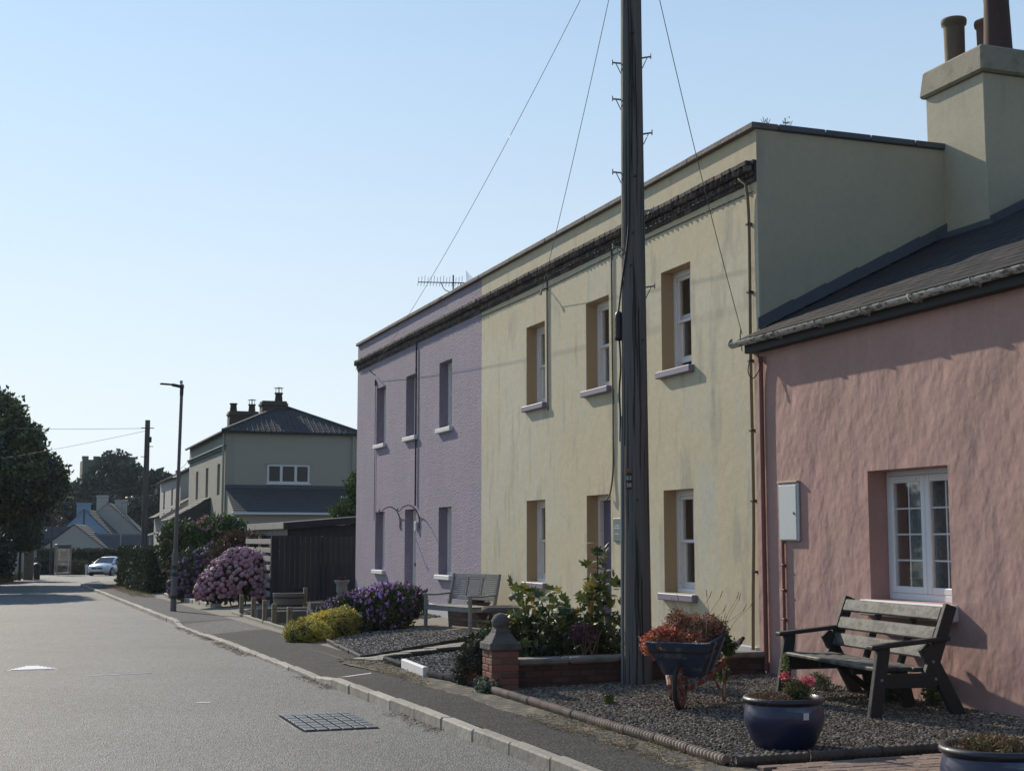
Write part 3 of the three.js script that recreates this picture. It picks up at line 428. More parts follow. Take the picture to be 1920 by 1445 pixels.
const cream = terrace('cream_house', 'tall cream rendered house with dark brick cornice and purple door behind the near pole', -21.03, 5.57, M.cream, M.gable, { xs: [-2.49, 0.35, 3.2], sill: M.sillPurple, reveal: M.reveal, doorM: M.doorPurple, sd: 101, end: 0.04, open: 2 });
const lilac = terrace('lilac_house', 'lilac roughcast house with dark brick cornice joined to the cream house', -31.955, 5.352, M.lilac, M.lilac, { xs: [-2.75, 0.12, 2.88], sill: M.sillWhite, doorM: M.whitePaint, sd: 121 });
{
  // plinths, gable coping, pipes of the cream house
  const h = cream, hw = 5.57;
  mesh('plinth', [span(-hw, 0.35 - 0.5, -0.2, 0.4, 0.002, 0.04, 0.012), span(0.35 + 0.5, hw, -0.2, 0.36, 0.002, 0.04, 0.012)], M.plinth, h);
  seed(7); const gc = group('coping', h); for (let i = 0; i < 4; i++) mesh('coping_slab', bx(0.40, 0.085, 0.70, hw - 0.15, 7.074, -0.68 - 0.71 * i, 0.012), M.lead, gc);
  mesh('downpipe', [tube([[hw - 0.30, 6.42, 0.1], [hw - 0.2, 6.40, 0.08], [hw - 0.17, 6.2, 0.05], [hw - 0.17, 4, 0.045], [hw - 0.17, 2, 0.045], [hw - 0.2, 0.9, 0.06], [hw - 0.21, 0.1, 0.07]], 0.022, 8)], M.ochrePipe, h);
  for (const y of [1.3, 2.2, 3.1, 4.0, 4.9, 5.8]) mesh('pipe_clip', bx(0.07, 0.03, 0.07, hw - 0.175, y, 0.035, 0.004), M.iron, h);
  mesh('cable', tube([[hw - 0.32, 6.40, 0.066], [3, 6.385, 0.066], [0, 6.39, 0.066], [-3, 6.385, 0.066], [-hw, 6.39, 0.066]], 0.009, 5, 60), M.iron, h);
  mesh('cable', tube([[hw - 0.1, 6.22, 0.012], [2, 6.25, 0.012], [-2, 6.22, 0.012], [-hw, 6.25, 0.012]], 0.007, 5, 40), M.cable, h);
  mesh('cable', tube([[-1.86, 6.33, 0.02], [-1.86, 5.4, 0.018], [-1.85, 4.6, 0.018], [-1.84, 4.0, 0.018]], 0.016, 6, 20), M.cablePale, h);
  mesh('cable', tube([[0.98, 6.33, 0.02], [0.98, 5, 0.018], [0.99, 3.4, 0.018], [0.96, 2.7, 0.02], [0.88, 2.38, 0.05], [0.80, 2.34, 0.06], [0.77, 2.42, 0.05]], 0.015, 6, 40), M.ochrePipe, h);
  mesh('cable_bracket', [tube([[-1.86, 6.2, 0], [-1.85, 6.16, 0.12], [-1.82, 6.1, 0.16]], 0.012, 5), at(new THREE.TorusGeometry(0.03, 0.008, 6, 12), -1.8, 6.08, 0.16)], M.iron, h);
  const sg = mesh('name_plaque', bx(0.30, 0.36, 0.02, 1.12, 1.86, 0.012, 0.004), mat([0.13, 0.17, 0.19], { roughness: 0.5 }), h);
  const cv = document.createElement('canvas'); cv.width = 128; cv.height = 160; const cx = cv.getContext('2d'); cx.fillStyle = '#61706f'; cx.fillRect(0, 0, 128, 160); cx.fillStyle = '#c9cfcc'; for (const [y, a, b] of [[44, 30, 70], [62, 16, 96], [104, 30, 60]]) for (let k = 0; k < b; k += 11) cx.fillRect(a + k, y, 6, 9);
  const ct = new THREE.CanvasTexture(cv); ct.colorSpace = THREE.SRGBColorSpace; const pl = new THREE.PlaneGeometry(0.28, 0.34); mesh('lettering', at(pl, 1.12, 1.86, 0.0245), new THREE.MeshStandardMaterial({ map: ct, roughness: 0.5 }), sg);
  // chimney at the gable
  const ch = group('chimney', h); const Z0 = -2.93, Z1 = -3.95, X0 = 5.23, X1 = 6.45;
  mesh('stack', span(X0, X1, 5.3, 7.86, Z1, Z0, 0.01), M.gable, ch);
  const cap = span(X0 - 0.07, X1 + 0.07, 7.86, 8.24, Z1 - 0.07, Z0 + 0.07, 0.03); { const p = cap.attributes.position; for (let i = 0; i < p.count; i++) if (p.getY(i) > 8) { p.setX(i, lerp(p.getX(i), (X0 + X1) / 2, 0.06)); p.setZ(i, lerp(p.getZ(i), (Z0 + Z1) / 2, 0.06)); } cap.computeVertexNormals(); }
  mesh('cap', cap, mat([0.85, 0.82, 0.72], { map: T.concrete, bumpMap: T.creamBump, bumpScale: 0.006, roughness: 0.9 }), ch);
  mesh('flaunching', at(lathe([[0.001, 0.1], [0.3, 0.07], [0.5, 0], [0.55, -0.05]], 20).scale(1.05, 1, 0.85), (X0 + X1) / 2, 8.235, (Z0 + Z1) / 2), M.stone, ch);
  const pot = (x, z, r, hh, m, flare) => mesh('chimney_pot', at(lathe([[r * 0.95, 0], [r * 0.98, hh * 0.5], [r, hh - 0.14], [r, hh - 0.1], [r * flare, hh - 0.08], [r * flare * 1.04, hh - 0.03], [r * flare, hh], [r * 0.8, hh], [r * 0.75, hh * 0.3]], 24), x, 8.26, z), m, ch);
  pot(5.45, -3.28, 0.145, 0.72, M.potClays[0], 1.18); pot(5.82, -3.55, 0.15, 0.60, M.potClays[1], 1.15);
  mesh('chimney_pot', at(lathe([[0.19, 0], [0.165, 0.7], [0.17, 0.78], [0.155, 0.8], [0.16, 0.86], [0.15, 0.88], [0.155, 0.95], [0.12, 0.95], [0.12, 0.4]], 24), 6.2, 8.25, -3.4), M.potClays[2], ch);
  mesh('flue', rod(V(6.23, 9.1, -3.4), V(6.23, 9.75, -3.4), 0.035), M.galv, ch);
  // weeds on the parapet
}
{
  const h = lilac, hw = 5.352;
  mesh('plinth', [span(-hw - 0.01, -0.4, -0.2, 0.30, 0.002, 0.05, 0.012), span(0.63, hw - 0.002, -0.2, 0.30, 0.002, 0.05, 0.012)], M.plinth, h);
  mesh('cable', tube([[0.62, 6.36, 0.03], [0.62, 5, 0.03], [0.625, 3.5, 0.03], [0.62, 2.5, 0.03]], 0.02, 6, 30), M.iron, h);
  mesh('cable', tube([[-3.28, 5.9, 0.02], [-3.27, 4, 0.02], [-3.28, 2.2, 0.02]], 0.008, 5, 20), M.cable, h);
  mesh('cable', tube([[hw, 6.39, 0.066], [2, 6.385, 0.066], [-2, 6.39, 0.066], [-hw, 6.39, 0.066]], 0.009, 5, 50), M.cable, h);
  mesh('cable_bracket', [tube([[-3.28, 6.0, 0.02], [-3.28, 6.08, 0.14], [-3.2, 6.12, 0.2]], 0.012, 5), bx(0.05, 0.14, 0.04, -3.28, 5.8, 0.025, 0.004)], M.iron, h);
  const br = x => mesh('basket_bracket', [tube([[x, 2.0, 0.02], [x, 2.25, 0.03], [x, 2.42, 0.12], [x, 2.5, 0.26], [x, 2.45, 0.42], [x, 2.37, 0.5], [x, 2.40, 0.55], [x, 2.44, 0.52]], 0.013, 6, 40), bx(0.03, 0.3, 0.012, x, 2.1, 0.012, 0.003)], M.iron, h);
  br(-0.75); br(0.92);
  mesh('wall_lamp', bx(0.09, 0.22, 0.06, 0.72, 2.02, 0.035, 0.01), M.whitePaint, h);
}
// ---------------------------------------------------------------- pink cottage at the near end
{
  const h = thing('pink_cottage', 'low pink rendered cottage with slate roof and white cottage window', 'house', [8.9, 0, -10.2], HT), x0 = -5.24, x1 = 5.5;
  const wx0 = -2.83, wx1 = -1.44, wy0 = 1.06, wy1 = 2.455;
  mesh('wall', wallGeo(x0, x1, -0.1, 4.06, [[wx0, wx1, wy0, wy1], [1.6, 2.6, 0.05, 2.2]], 0.5), M.pink, h);
  mesh('end_wall', [span(x1 - 0.4, x1, -0.1, 4.0, -7, -0.501, 0.002), span(x0 + 0.001, x0 + 0.1, -0.1, 4.0, -7, -0.501, 0.002)], M.pink, h);
  mesh('rear_wall', span(x0 + 0.11, x1 - 0.41, -0.1, 4.0, -7, -6.6, 0.002), M.pink, h);
  mesh('inner_floor', [span(x0 + 0.11, x1 - 0.41, -0.1, 0.05, -6.59, -0.502, 0.002), span(x0 + 0.11, x1 - 0.41, 2.6, 2.75, -6.59, -0.502, 0.002)], M.room, h);
  const dr = group('door', h); mesh('door_leaf', span(1.6, 2.6, 0.05, 2.2, -0.3, -0.24), M.whitePaint, dr); mesh('door_knob', at(new THREE.SphereGeometry(0.035, 10, 8), 2.45, 1.1, -0.2), M.iron, dr);
  // casement window with internal glazing bars
  const w = group('window', h), d = -0.24, xm = (wx0 + wx1) / 2, f = 0.06;
  mesh('frame', [span(wx0, wx0 + f, wy0, wy1, d - 0.07, d), span(wx1 - f, wx1, wy0, wy1, d - 0.07, d), span(wx0 + f, wx1 - f, wy1 - f, wy1, d - 0.07, d - 0.001), span(wx0 + f, wx1 - f, wy0, wy0 + 0.07, d - 0.07, d + 0.012)], M.white, w);
  mesh('vent', span(wx0 + 0.2, xm - 0.12, wy1 - 0.115, wy1 - 0.09, d + 0.012, d + 0.03, 0.005), M.white, w); mesh('vent', span(xm + 0.14, wx1 - 0.2, wy1 - 0.115, wy1 - 0.09, d + 0.012, d + 0.03, 0.005), M.white, w);
  for (const [a, b] of [[wx0 + f, xm - 0.002], [xm + 0.002, wx1 - f]]) {
    const y0 = wy0 + 0.071, y1 = wy1 - f - 0.002, s = 0.075, m = (a + b) / 2;
    mesh('casement', [span(a, a + s, y0, y1, d - 0.05, d + 0.015, 0.01), span(b - s, b, y0, y1, d - 0.05, d + 0.015, 0.01), span(a + s, b - s, y1 - s, y1, d - 0.05, d + 0.014, 0.01), span(a + s, b - s, y0, y0 + s, d - 0.05, d + 0.014, 0.01)], M.white, w);
    mesh('pane', span(a + s, b - s, y0 + s, y1 - s, d - 0.012, d - 0.008, 0), M.glass, w); mesh('pane', span(a + s, b - s, y0 + s, y1 - s, d - 0.032, d - 0.028, 0), M.glass, w);
    mesh('glazing_bar', span(m - 0.009, m + 0.009, y0 + s, y1 - s, d - 0.025, d - 0.015, 0.002), M.white, w);
    for (let k = 1; k < 4; k++) { const y = lerp(y0 + s, y1 - s, k / 4); mesh('glazing_bar', span(a + s, b - s, y - 0.009, y + 0.009, d - 0.0245, d - 0.0155, 0.002), M.white, w); }
    const P = new THREE.PlaneGeometry(b - a, y1 - y0, 40, 1), p = P.attributes.position; for (let i = 0; i < p.count; i++) p.setZ(i, 0.03 * Math.sin(p.getX(i) * 38)); P.computeVertexNormals(); const P2 = P; mesh('net_curtain', at(uvBox(P2), m + 0.07, (y0 + y1) / 2, d - 0.22), M.lace, w);
  }
  mesh('sill', span(wx0 - 0.09, wx1 + 0.09, wy0 - 0.17, wy0 - 0.002, -0.22, 0.10, 0.014), M.sillWhite, w);
  // meter box and pipes
  const mb = group('meter_box', h), bx0 = -4.66, bx1 = -4.22;
  mesh('case', span(bx0, bx1, 1.69, 2.385, 0.004, 0.035, 0.008), M.meter, mb); mesh('door', span(bx0 + 0.018, bx1 - 0.03, 1.705, 2.36, 0.0352, 0.046, 0.004), M.meter, mb); mesh('hood', span(bx0 - 0.01, bx1 + 0.01, 2.386, 2.41, 0.004, 0.055, 0.005), mat([0.45, 0.36, 0.28], { roughness: 0.8 }), mb); mesh('lock', at(new THREE.CylinderGeometry(0.014, 0.014, 0.012, 12).rotateX(Math.PI / 2), bx1 - 0.075, 2.02, 0.05), M.iron, mb);
  mesh('service_pipe', tube([[-4.60, 1.69, 0.026], [-4.60, 1.0, 0.026], [-4.595, 0.05, 0.028]], 0.02, 8, 12), M.pinkPipe, h);
  for (const y of [0.3, 0.75, 1.1, 1.4]) mesh('pipe_clip', bx(0.06, 0.025, 0.048, -4.60, y, 0.024, 0.005), M.pinkPipe, h);
  mesh('downpipe', [tube([[-5.0, 4.0, 0.05], [-5.02, 3.7, 0.038], [-5.03, 2, 0.036], [-5.03, 0.1, 0.036]], 0.03, 10, 20)], M.pinkPipe, h);
  // eaves
  mesh('fascia', [span(x0 - 0.02, x1, 4.061, 4.20, -0.5, 0.13, 0.004)], M.fascia, h);
  const gp = []; for (let i = 0; i <= 12; i++) { const a = Math.PI + Math.PI * i / 12; gp.push([Math.cos(a) * 0.062, Math.sin(a) * 0.062]); } for (let i = 12; i >= 0; i--) { const a = Math.PI + Math.PI * i / 12; gp.push([Math.cos(a) * 0.056, Math.sin(a) * 0.056]); }
  const gs = new THREE.ExtrudeGeometry(new THREE.Shape(gp.map(p => new THREE.Vector2(p[0], p[1]))), { depth: x1 - x0 + 0.22, bevelEnabled: false }); gs.rotateY(Math.PI / 2); // length along x
  const gt = group('gutter', h); mesh('trough', uvBox(at(strip(gs), x0 - 0.2, 4.21, 0.2)), M.gutter, gt); mesh('end_cap', at(new THREE.CylinderGeometry(0.063, 0.063, 0.012, 16, 1, false, 0, Math.PI).rotateZ(Math.PI / 2).rotateX(Math.PI / 2), x0 - 0.205, 4.21, 0.2), M.gutter, gt);
  for (let x = x0 + 0.9; x < x1; x += 0.92) mesh('bracket', [at(new THREE.TorusGeometry(0.066, 0.012, 6, 14, Math.PI).rotateZ(Math.PI).rotateY(Math.PI / 2), x, 4.21, 0.2), span(x - 0.015, x + 0.015, 4.13, 4.2, 0.131, 0.15, 0.003)], M.gutter, gt);
  mesh('joint', at(new THREE.TorusGeometry(0.068, 0.02, 6, 14, Math.PI).rotateZ(Math.PI).rotateY(Math.PI / 2).scale(2.2, 1, 1), x0 + 3.63, 4.212, 0.2), M.gutter, gt);
  mesh('wire_hook', [tube([[x0 - 0.06, 4.1, 0.14], [x0 - 0.05, 4.3, 0.17], [x0 - 0.03, 4.38, 0.17]], 0.007, 5), tube([[x0 + 0.1, 4.0, 0.12], [x0 + 0.12, 3.8, 0.16], [x0 + 0.2, 3.72, 0.14], [x0 + 0.3, 3.85, 0.1], [x0 + 0.26, 4.05, 0.1]], 0.007, 5, 24)], M.black, h);
  // roof: sheathing, then slates one by one
  const roof = group('roof', h), k = 0.49, e0 = 0.20, y0 = 4.225, run = 4.3, sl = Math.hypot(1, k), nrm = V(0, 1, k).normalize();
  const dk = new THREE.BufferGeometry(); { const a = [x0, y0 - 0.03, e0], b = [x1, y0 - 0.03, e0], c = [x1, y0 - 0.03 + k * run, e0 - run], d2 = [x0, y0 - 0.03 + k * run, e0 - run], e = [x1, y0 - 0.03, e0 - 2 * run], f2 = [x0, y0 - 0.03, e0 - 2 * run]; dk.setAttribute('position', new THREE.Float32BufferAttribute([...a, ...b, ...c, ...a, ...c, ...d2, ...d2, ...c, ...e, ...d2, ...e, ...f2], 3)); dk.computeVertexNormals(); uvBox(dk); }
  mesh('sheathing', dk, M.slateDark, roof);
  seed(77); const ex = 0.185, SW = 0.262, geos = [0, 1, 2, 3].map(i => uvBox(at(cbox(SW - 0.007 - 0.006 * hash(i, 1, 1), 0.009, 0.36, 0.002), 0, 0, 0), i * 0.3, i * 0.21)), list = [];
  for (let r = 0; r * ex < run * sl - 0.1; r++) for (let x = x0 + SW / 2 + (r % 2) * SW / 2; x < x1; x += SW) { const s = r * ex + 0.14, q = s / sl; list.push({ x, y: y0 + k * q + 0.014, z: e0 - q, g: pick(geos), m: pick(M.slates), ry: rr(-0.02, 0.02), dx: rr(-0.004, 0.004), tilt: rr(-0.006, 0.01) }); }
  list.forEach(o => { const wz = -10.2 + o.x; o.d = wz < -9.6 ? Math.hypot(8.9 - o.z, wz, o.y - 1.7) : 1e3 + wz; }); list.sort((a, b) => a.d - b.d);
  const tilt = Math.atan(k), rest = [];
  list.forEach((o, i) => { const a = tilt - 0.026 + o.tilt; if (i < 290) { const m = mesh('slate', o.g, o.m, roof); m.position.set(o.x + o.dx, o.y, o.z); m.rotation.set(a, o.ry, 0); } else rest.push({ p: V(o.x + o.dx, o.y, o.z), r: [a, o.ry, 0], s: 1, c: [rr(0.8, 1.2), rr(0.85, 1.1), rr(0.9, 1.15)] }); });
  mass('slates', geos[0], M.slates[0], rest, roof);
  mesh('flashing', [(() => { const g = new THREE.BufferGeometry(), P = []; const n = 6, a = e0 - 0.0; for (let i = 0; i < n; i++) { const z0 = lerp(-0.06, -3.05, i / n), z1 = lerp(-0.06, -3.05, (i + 1) / n) - 0.03, yy = z => y0 + k * (e0 - z) + 0.03; const xx = x0 + 0.012 + 0.003 * (i % 2); P.push(xx, yy(z0), z0, xx, yy(z1), z1, xx, yy(z1) + 0.17, z1, xx, yy(z0), z0, xx, yy(z1) + 0.17, z1, xx, yy(z0) + 0.15, z0, xx, yy(z0), z0, xx + 0.16, yy(z0) + 0.012, z0, xx + 0.16, yy(z1) + 0.012, z1, xx, yy(z0), z0, xx + 0.16, yy(z1) + 0.012, z1, xx, yy(z1), z1); } g.setAttribute('position', new THREE.Float32BufferAttribute(P, 3)); g.computeVertexNormals(); return uvBox(g); })()], new THREE.MeshStandardMaterial({ color: rgb(0.085, 0.095, 0.115), roughness: 0.6, side: THREE.DoubleSide }), roof);
  mesh('flashing', [bar(V(x0 + 1.2, y0 + k * (e0 + 2.8) + 0.06, -2.8), V(x0 + 1.2, y0 + k * (e0 + 3.9) + 0.06, -3.9), 0.02, 0.14), bar(V(x0, y0 + k * (e0 + 2.82) + 0.05, -2.85), V(x0 + 1.21, y0 + k * (e0 + 2.82) + 0.05, -2.85), 0.02, 0.12)], M.lead, roof);
}

// ---------------------------------------------------------------- poles, lamp, cables
{
  const px = 7.02, pz = -15.02, p = thing('utility_pole', 'tall weathered timber utility pole with climbing steps before the cream house', 'utility pole', [px, gY(px, pz) - 0.05, pz]), H = 9.9;
  const rad = y => lerp(0.172, 0.118, y / H);
  { const P = []; for (let i = 0; i <= 40; i++) { const y = H * i / 40; P.push([rad(y), y]); } P.push([0.001, H]); const g = lathe(P, 28), q = g.attributes.position, uv = g.attributes.uv; for (let i = 0; i < q.count; i++) { uv.setXY(i, uv.getX(i) * 0.9, q.getY(i)); const a = Math.atan2(q.getZ(i), q.getX(i)), k = 1 + 0.02 * Math.sin(a * 3 + q.getY(i) * 0.7) + 0.012 * Math.sin(a * 7 + q.getY(i)); q.setX(i, q.getX(i) * k); q.setZ(i, q.getZ(i) * k); } g.computeVertexNormals(); mesh('shaft', g, M.pole, p); }
  const view = V(0.425, 0, -0.905), right = V(0.905, 0, 0.425); // steps stand out to either side, across the line of sight
  const step = (y, s) => { const a = right.clone().multiplyScalar(s * rad(y) * 0.95).setY(y), b = right.clone().multiplyScalar(s * (rad(y) + 0.105)).setY(y + 0.015); const e = b.clone(); mesh('climbing_step', [bar(a, b, 0.02, 0.02), bar(e.clone().setY(y - 0.018), e.clone().setY(y + 0.055), 0.02, 0.014), rod(right.clone().multiplyScalar(s * rad(y)).setY(y - 0.13), right.clone().multiplyScalar(s * (rad(y) + 0.06)).setY(y + 0.0), 0.006)], M.galv, p); };
  for (const y of [5.25, 6.18, 7.1, 7.56]) step(y, -1); for (const y of [4.76, 5.7, 6.66, 7.62]) step(y, 1);
  const cl = right.clone().multiplyScalar(-0.185).addScaledVector(view, 0.02);
  const jc = mesh('splice_closure', at(lathe([[0.001, 0], [0.045, 0.0], [0.05, 0.04], [0.045, 0.06], [0.05, 0.1], [0.045, 0.13], [0.05, 0.17], [0.045, 0.2], [0.05, 0.25], [0.046, 0.31], [0.03, 0.35], [0.001, 0.355]], 16), cl.x, 4.12, cl.z), M.black, p);
  const side = (dx, dz) => right.clone().multiplyScalar(dx).addScaledVector(view, dz);
  const run = (pts, r, m) => mesh('cable', tube(pts.map(([s, d, y]) => { const q = side(s, d); return V(q.x, y, q.z); }), r, 6, pts.length * 8), m, p);
  run([[-0.18, 0, 4.14], [-0.165, -0.03, 3.8], [-0.185, 0.0, 3.5], [-0.175, -0.02, 3.2], [-0.18, 0, 2.9]], 0.012, M.black);
  run([[-0.05, -0.135, 8.9], [-0.03, -0.142, 7.5], [-0.04, -0.145, 6.2], [-0.06, -0.145, 5.4], [-0.13, -0.09, 4.9], [-0.17, -0.02, 4.6], [-0.19, 0, 4.44]], 0.011, M.black);
  mesh('conduit', rod(side(-0.176, -0.01).setY(0.02), side(-0.158, -0.01).setY(3.2), 0.019, 0.019, 10), M.galv, p);
  for (const [y, s] of [[7.9, 0.02], [7.05, -0.02], [6.1, 0.03], [5.4, 0.0], [5.0, -0.03], [4.1, 0.1], [3.4, 0.06], [2.2, 0.02]]) { const q = side(s, -Math.sqrt(rad(y) ** 2 - s * s)); mesh('bolt', rod(q.clone().setY(y), q.clone().addScaledVector(view, -0.03).setY(y), 0.014, 0.014, 8), M.iron, p); }
  { // painted identification plates
    const cv = document.createElement('canvas'); cv.width = 96; cv.height = 256; const c = cv.getContext('2d'); c.fillStyle = '#2e2b2a'; c.fillRect(0, 0, 96, 256); c.fillStyle = '#a9aaa6'; c.font = 'bold 84px sans-serif'; c.textAlign = 'center'; c.fillText('83', 48, 106); c.fillText('38', 48, 220); const t = new THREE.CanvasTexture(cv); t.colorSpace = THREE.SRGBColorSpace;
    const g = new THREE.CylinderGeometry(0.1685, 0.17, 0.19, 8, 1, true, 0, 0.45); const pl = mesh('number_plate', g, new THREE.MeshStandardMaterial({ map: t, roughness: 0.7, side: THREE.DoubleSide }), p); pl.position.y = 2.42; pl.rotation.y = -0.44 - 0.72; 
    const rb = mesh('red_band', new THREE.CylinderGeometry(0.1675, 0.1685, 0.042, 8, 1, true, 0, 0.55), mat([0.24, 0.07, 0.04], { roughness: 0.7, side: THREE.DoubleSide }), p); rb.position.y = 2.55; rb.rotation.y = -0.44 - 0.8;
  }
  const top = V(px, gY(px, pz) + 9.6, pz);
  const wire = (label, a, b, sag, r = 0.0052) => { const P = []; for (let i = 0; i <= 24; i++) { const t = i / 24, q = a.clone().lerp(b, t); q.y -= sag * 4 * t * (1 - t); P.push(q); } return one('overhead_cable', tube(P, r, 5, 60), M.cable, label, 'cable', 'cables strung from the timber poles'); };
  wire('thin cable from the tall pole to the far end of the lilac house', top, V(8.86, 6.12, -35.2), 0.35); wire('thin cable from the tall pole down to the middle of the cream house', top, V(8.86, 6.1, -22.86), 0.12);
  wire('thin cable from the tall pole down to the pink cottage gutter', top.clone().add(V(0.05, 0, 0.1)), V(8.72, 4.3, -15.42), 0.16);
  // far pole
  const q = thing('utility_pole', 'plain dark timber pole rising behind the clipped hedge', 'utility pole', [5.62, rY(-62) + 0.1, -62]);
  { const g = lathe([[0.15, -0.2], [0.13, 3.5], [0.105, 7.35], [0.001, 7.36]], 14), u = g.attributes.uv, pp = g.attributes.position; for (let i = 0; i < u.count; i++) u.setXY(i, u.getX(i) * 0.8, pp.getY(i)); mesh('shaft', g, M.pole, q); }
  mesh('bracket', [bx(0.55, 0.035, 0.035, 0, 7.0, 0.1), bx(0.3, 0.03, 0.03, 0.1, 6.2, 0.1), bx(0.32, 0.03, 0.03, -0.1, 5.75, 0.1), bx(0.4, 0.03, 0.03, 0, 4.4, 0.1)], M.iron, q);
  mesh('junction_box', bx(0.1, 0.24, 0.1, 0.13, 6.5, 0.06), M.iron, q);
  const ft = V(5.62, rY(-62) + 7.1, -62); wire('cable from the far pole running off level towards the left-hand trees', ft, V(-16, 8.6, -78), 0.5, 0.009); wire('lower cable from the far pole sloping towards the left-hand trees', ft.clone().setY(ft.y - 0.1), V(-12, 5.2, -92), 0.4, 0.009); wire('cable from the far pole to the hip-roofed house', ft.clone().setY(ft.y - 2.6), V(9, 5.9, -75), 0.2, 0.009);
  for (const [y, dy, i] of [[4.4, 1.1, 0], [3.7, 0.9, 1], [3.0, 0.8, 2]]) wire(['upper cable crossing before the distant trees above the blue cottage', 'middle cable crossing before the distant trees above the blue cottage', 'lowest cable crossing just above the blue cottage chimney'][i], V(2.2, y + 1.0, -112), V(11.5, y + dy + 1.0, -126), 0.35, 0.012);
}
{ // street lamp
  const x = 4.42, z = -39.6, l = thing('street_lamp', 'slim grey lamp post with flat lantern and dark bands at its base', 'street lamp', [x, paveY(x, z) - 0.02, z]), col = mat([0.17, 0.17, 0.19], { roughness: 0.55, map: T.concrete }), dk = mat([0.03, 0.03, 0.035], { roughness: 0.6 }); col.color.multiplyScalar(2.4);
  mesh('base', lathe([[0.085, -0.1], [0.085, 1.55], [0.082, 1.6], [0.055, 1.75]], 16), col, l); mesh('column', lathe([[0.055, 1.7], [0.05, 3.6], [0.047, 3.62], [0.044, 6.2], [0.001, 6.22]], 14), col, l); l.rotation.z = -0.012;
  for (const y of [1.02, 1.22, 0.4]) mesh('band', at(lathe([[0.088, -0.05], [0.088, 0.05]], 16), 0, y, 0), dk, l);
  mesh('sticker', at(lathe([[0.0555, -0.05], [0.055, 0.05]], 12), 0, 3.05, 0), mat([0.2, 0.14, 0.02], { roughness: 0.6 }), l);
  const hd = group('lantern', l); mesh('housing', [bar(V(0.06, 6.24, 0), V(-0.28, 6.3, 0), 0.14, 0.075, V(0, 1, 0), 0.02), bar(V(-0.26, 6.3, 0), V(-0.6, 6.31, 0), 0.2, 0.035, V(0, 1, 0), 0.012)], dk, hd); mesh('spigot', rod(V(0, 6.0, 0), V(0, 6.32, 0), 0.05, 0.055, 12), dk, hd); mesh('photocell', at(new THREE.CylinderGeometry(0.04, 0.04, 0.09, 12), -0.02, 6.38, 0), M.galv, hd);
  const f = thing('street_lamp', 'distant thin lamp post standing before the white cottage', 'street lamp', [9.5, rY(-127), -127]); mesh('column', rod(V(0, 0, 0), V(0, 6.1, 0), 0.07, 0.05), M.galv, f); mesh('lantern', bx(0.9, 0.1, 0.2, 0.35, 6.12, 0), M.galv, f);
  for (const [x2, z2, h2, lb] of [[2.08, -100, 4.1, 'thin dark metal post by the roadside gatepost'], [3.4, -116, 6.2, 'slender dark pole standing behind the telephone kiosk']]) { const o = one('post', at(rod(V(0, -0.1, 0), V(0, h2, 0), 0.09, 0.07), x2, rY(z2), z2), M.iron, lb, 'post'); }
}
// ---------------------------------------------------------------- brick pier, low wall
{
  const px = 5.40, pz = -15.26, y0 = -0.10, p = thing('gate_pier', 'square red brick gate pier with stone ball finial', 'gate pier', [px, y0, pz]); seed(41);
  mesh('mortar', span(-0.155, 0.155, 0, 0.545, -0.155, 0.155, 0.002), M.mortar, p);
  const g = cbox(0.212, 0.066, 0.104, 0.006);
  for (let c = 0; c < 7; c++) { const y = 0.04 + c * 0.077; for (let k = 0; k < 4; k++) { const b = mesh('brick', g, pick(M.redBricks), p); const a = k * Math.PI / 2 + (c % 2 ? Math.PI : 0), o = V(c % 2 ? 0.058 : -0.058, 0, 0.113).applyAxisAngle(V(0, 1, 0), a); b.position.set(o.x, y + rr(-0.002, 0.002), o.z); b.rotation.y = a + rr(-0.008, 0.008); } }
  const cs = mesh('cap_stone', [span(-0.19, 0.19, 0.55, 0.64, -0.19, 0.19, 0.014), (() => { const l = lathe([[0.23, 0], [0.13, 0.10], [0.105, 0.17]], 4); l.rotateY(Math.PI / 4); return at(flat(l), 0, 0.64, 0); })()], M.darkStone, p);
  mesh('ball_finial', at(new THREE.SphereGeometry(0.102, 24, 18), 0, 0.865, 0), M.darkStone, p);
  const x0 = 5.59, x1 = 8.86, zf = -15.25, w = thing('low_brick_wall', 'low brick garden wall with rounded stone coping behind the pole', 'wall', [0, y0, zf]);
  mesh('mortar', span(x0, x1, 0, 0.36, -0.21, -0.008, 0.002), M.mortarDark, w);
  for (let c = 0; c < 5; c++) for (let x = x0 + 0.11 + (c % 2) * 0.11; x < x1 - 0.08; x += 0.224) { const b = mesh('brick', g, pick(M.shadedBricks), w); b.position.set(x, 0.035 + c * 0.0735, -0.052 + rr(-0.004, 0.003)); b.rotation.y = rr(-0.008, 0.008); }
  for (let i = 0; i < 5; i++) { const L = (x1 - x0) / 5, b = mesh('coping_stone', bx(L - 0.01, 0.075, 0.31, x0 + L * (i + 0.5), 0.40 + rr(-0.004, 0.004), -0.11, 0.022), M.stone, w); }
}
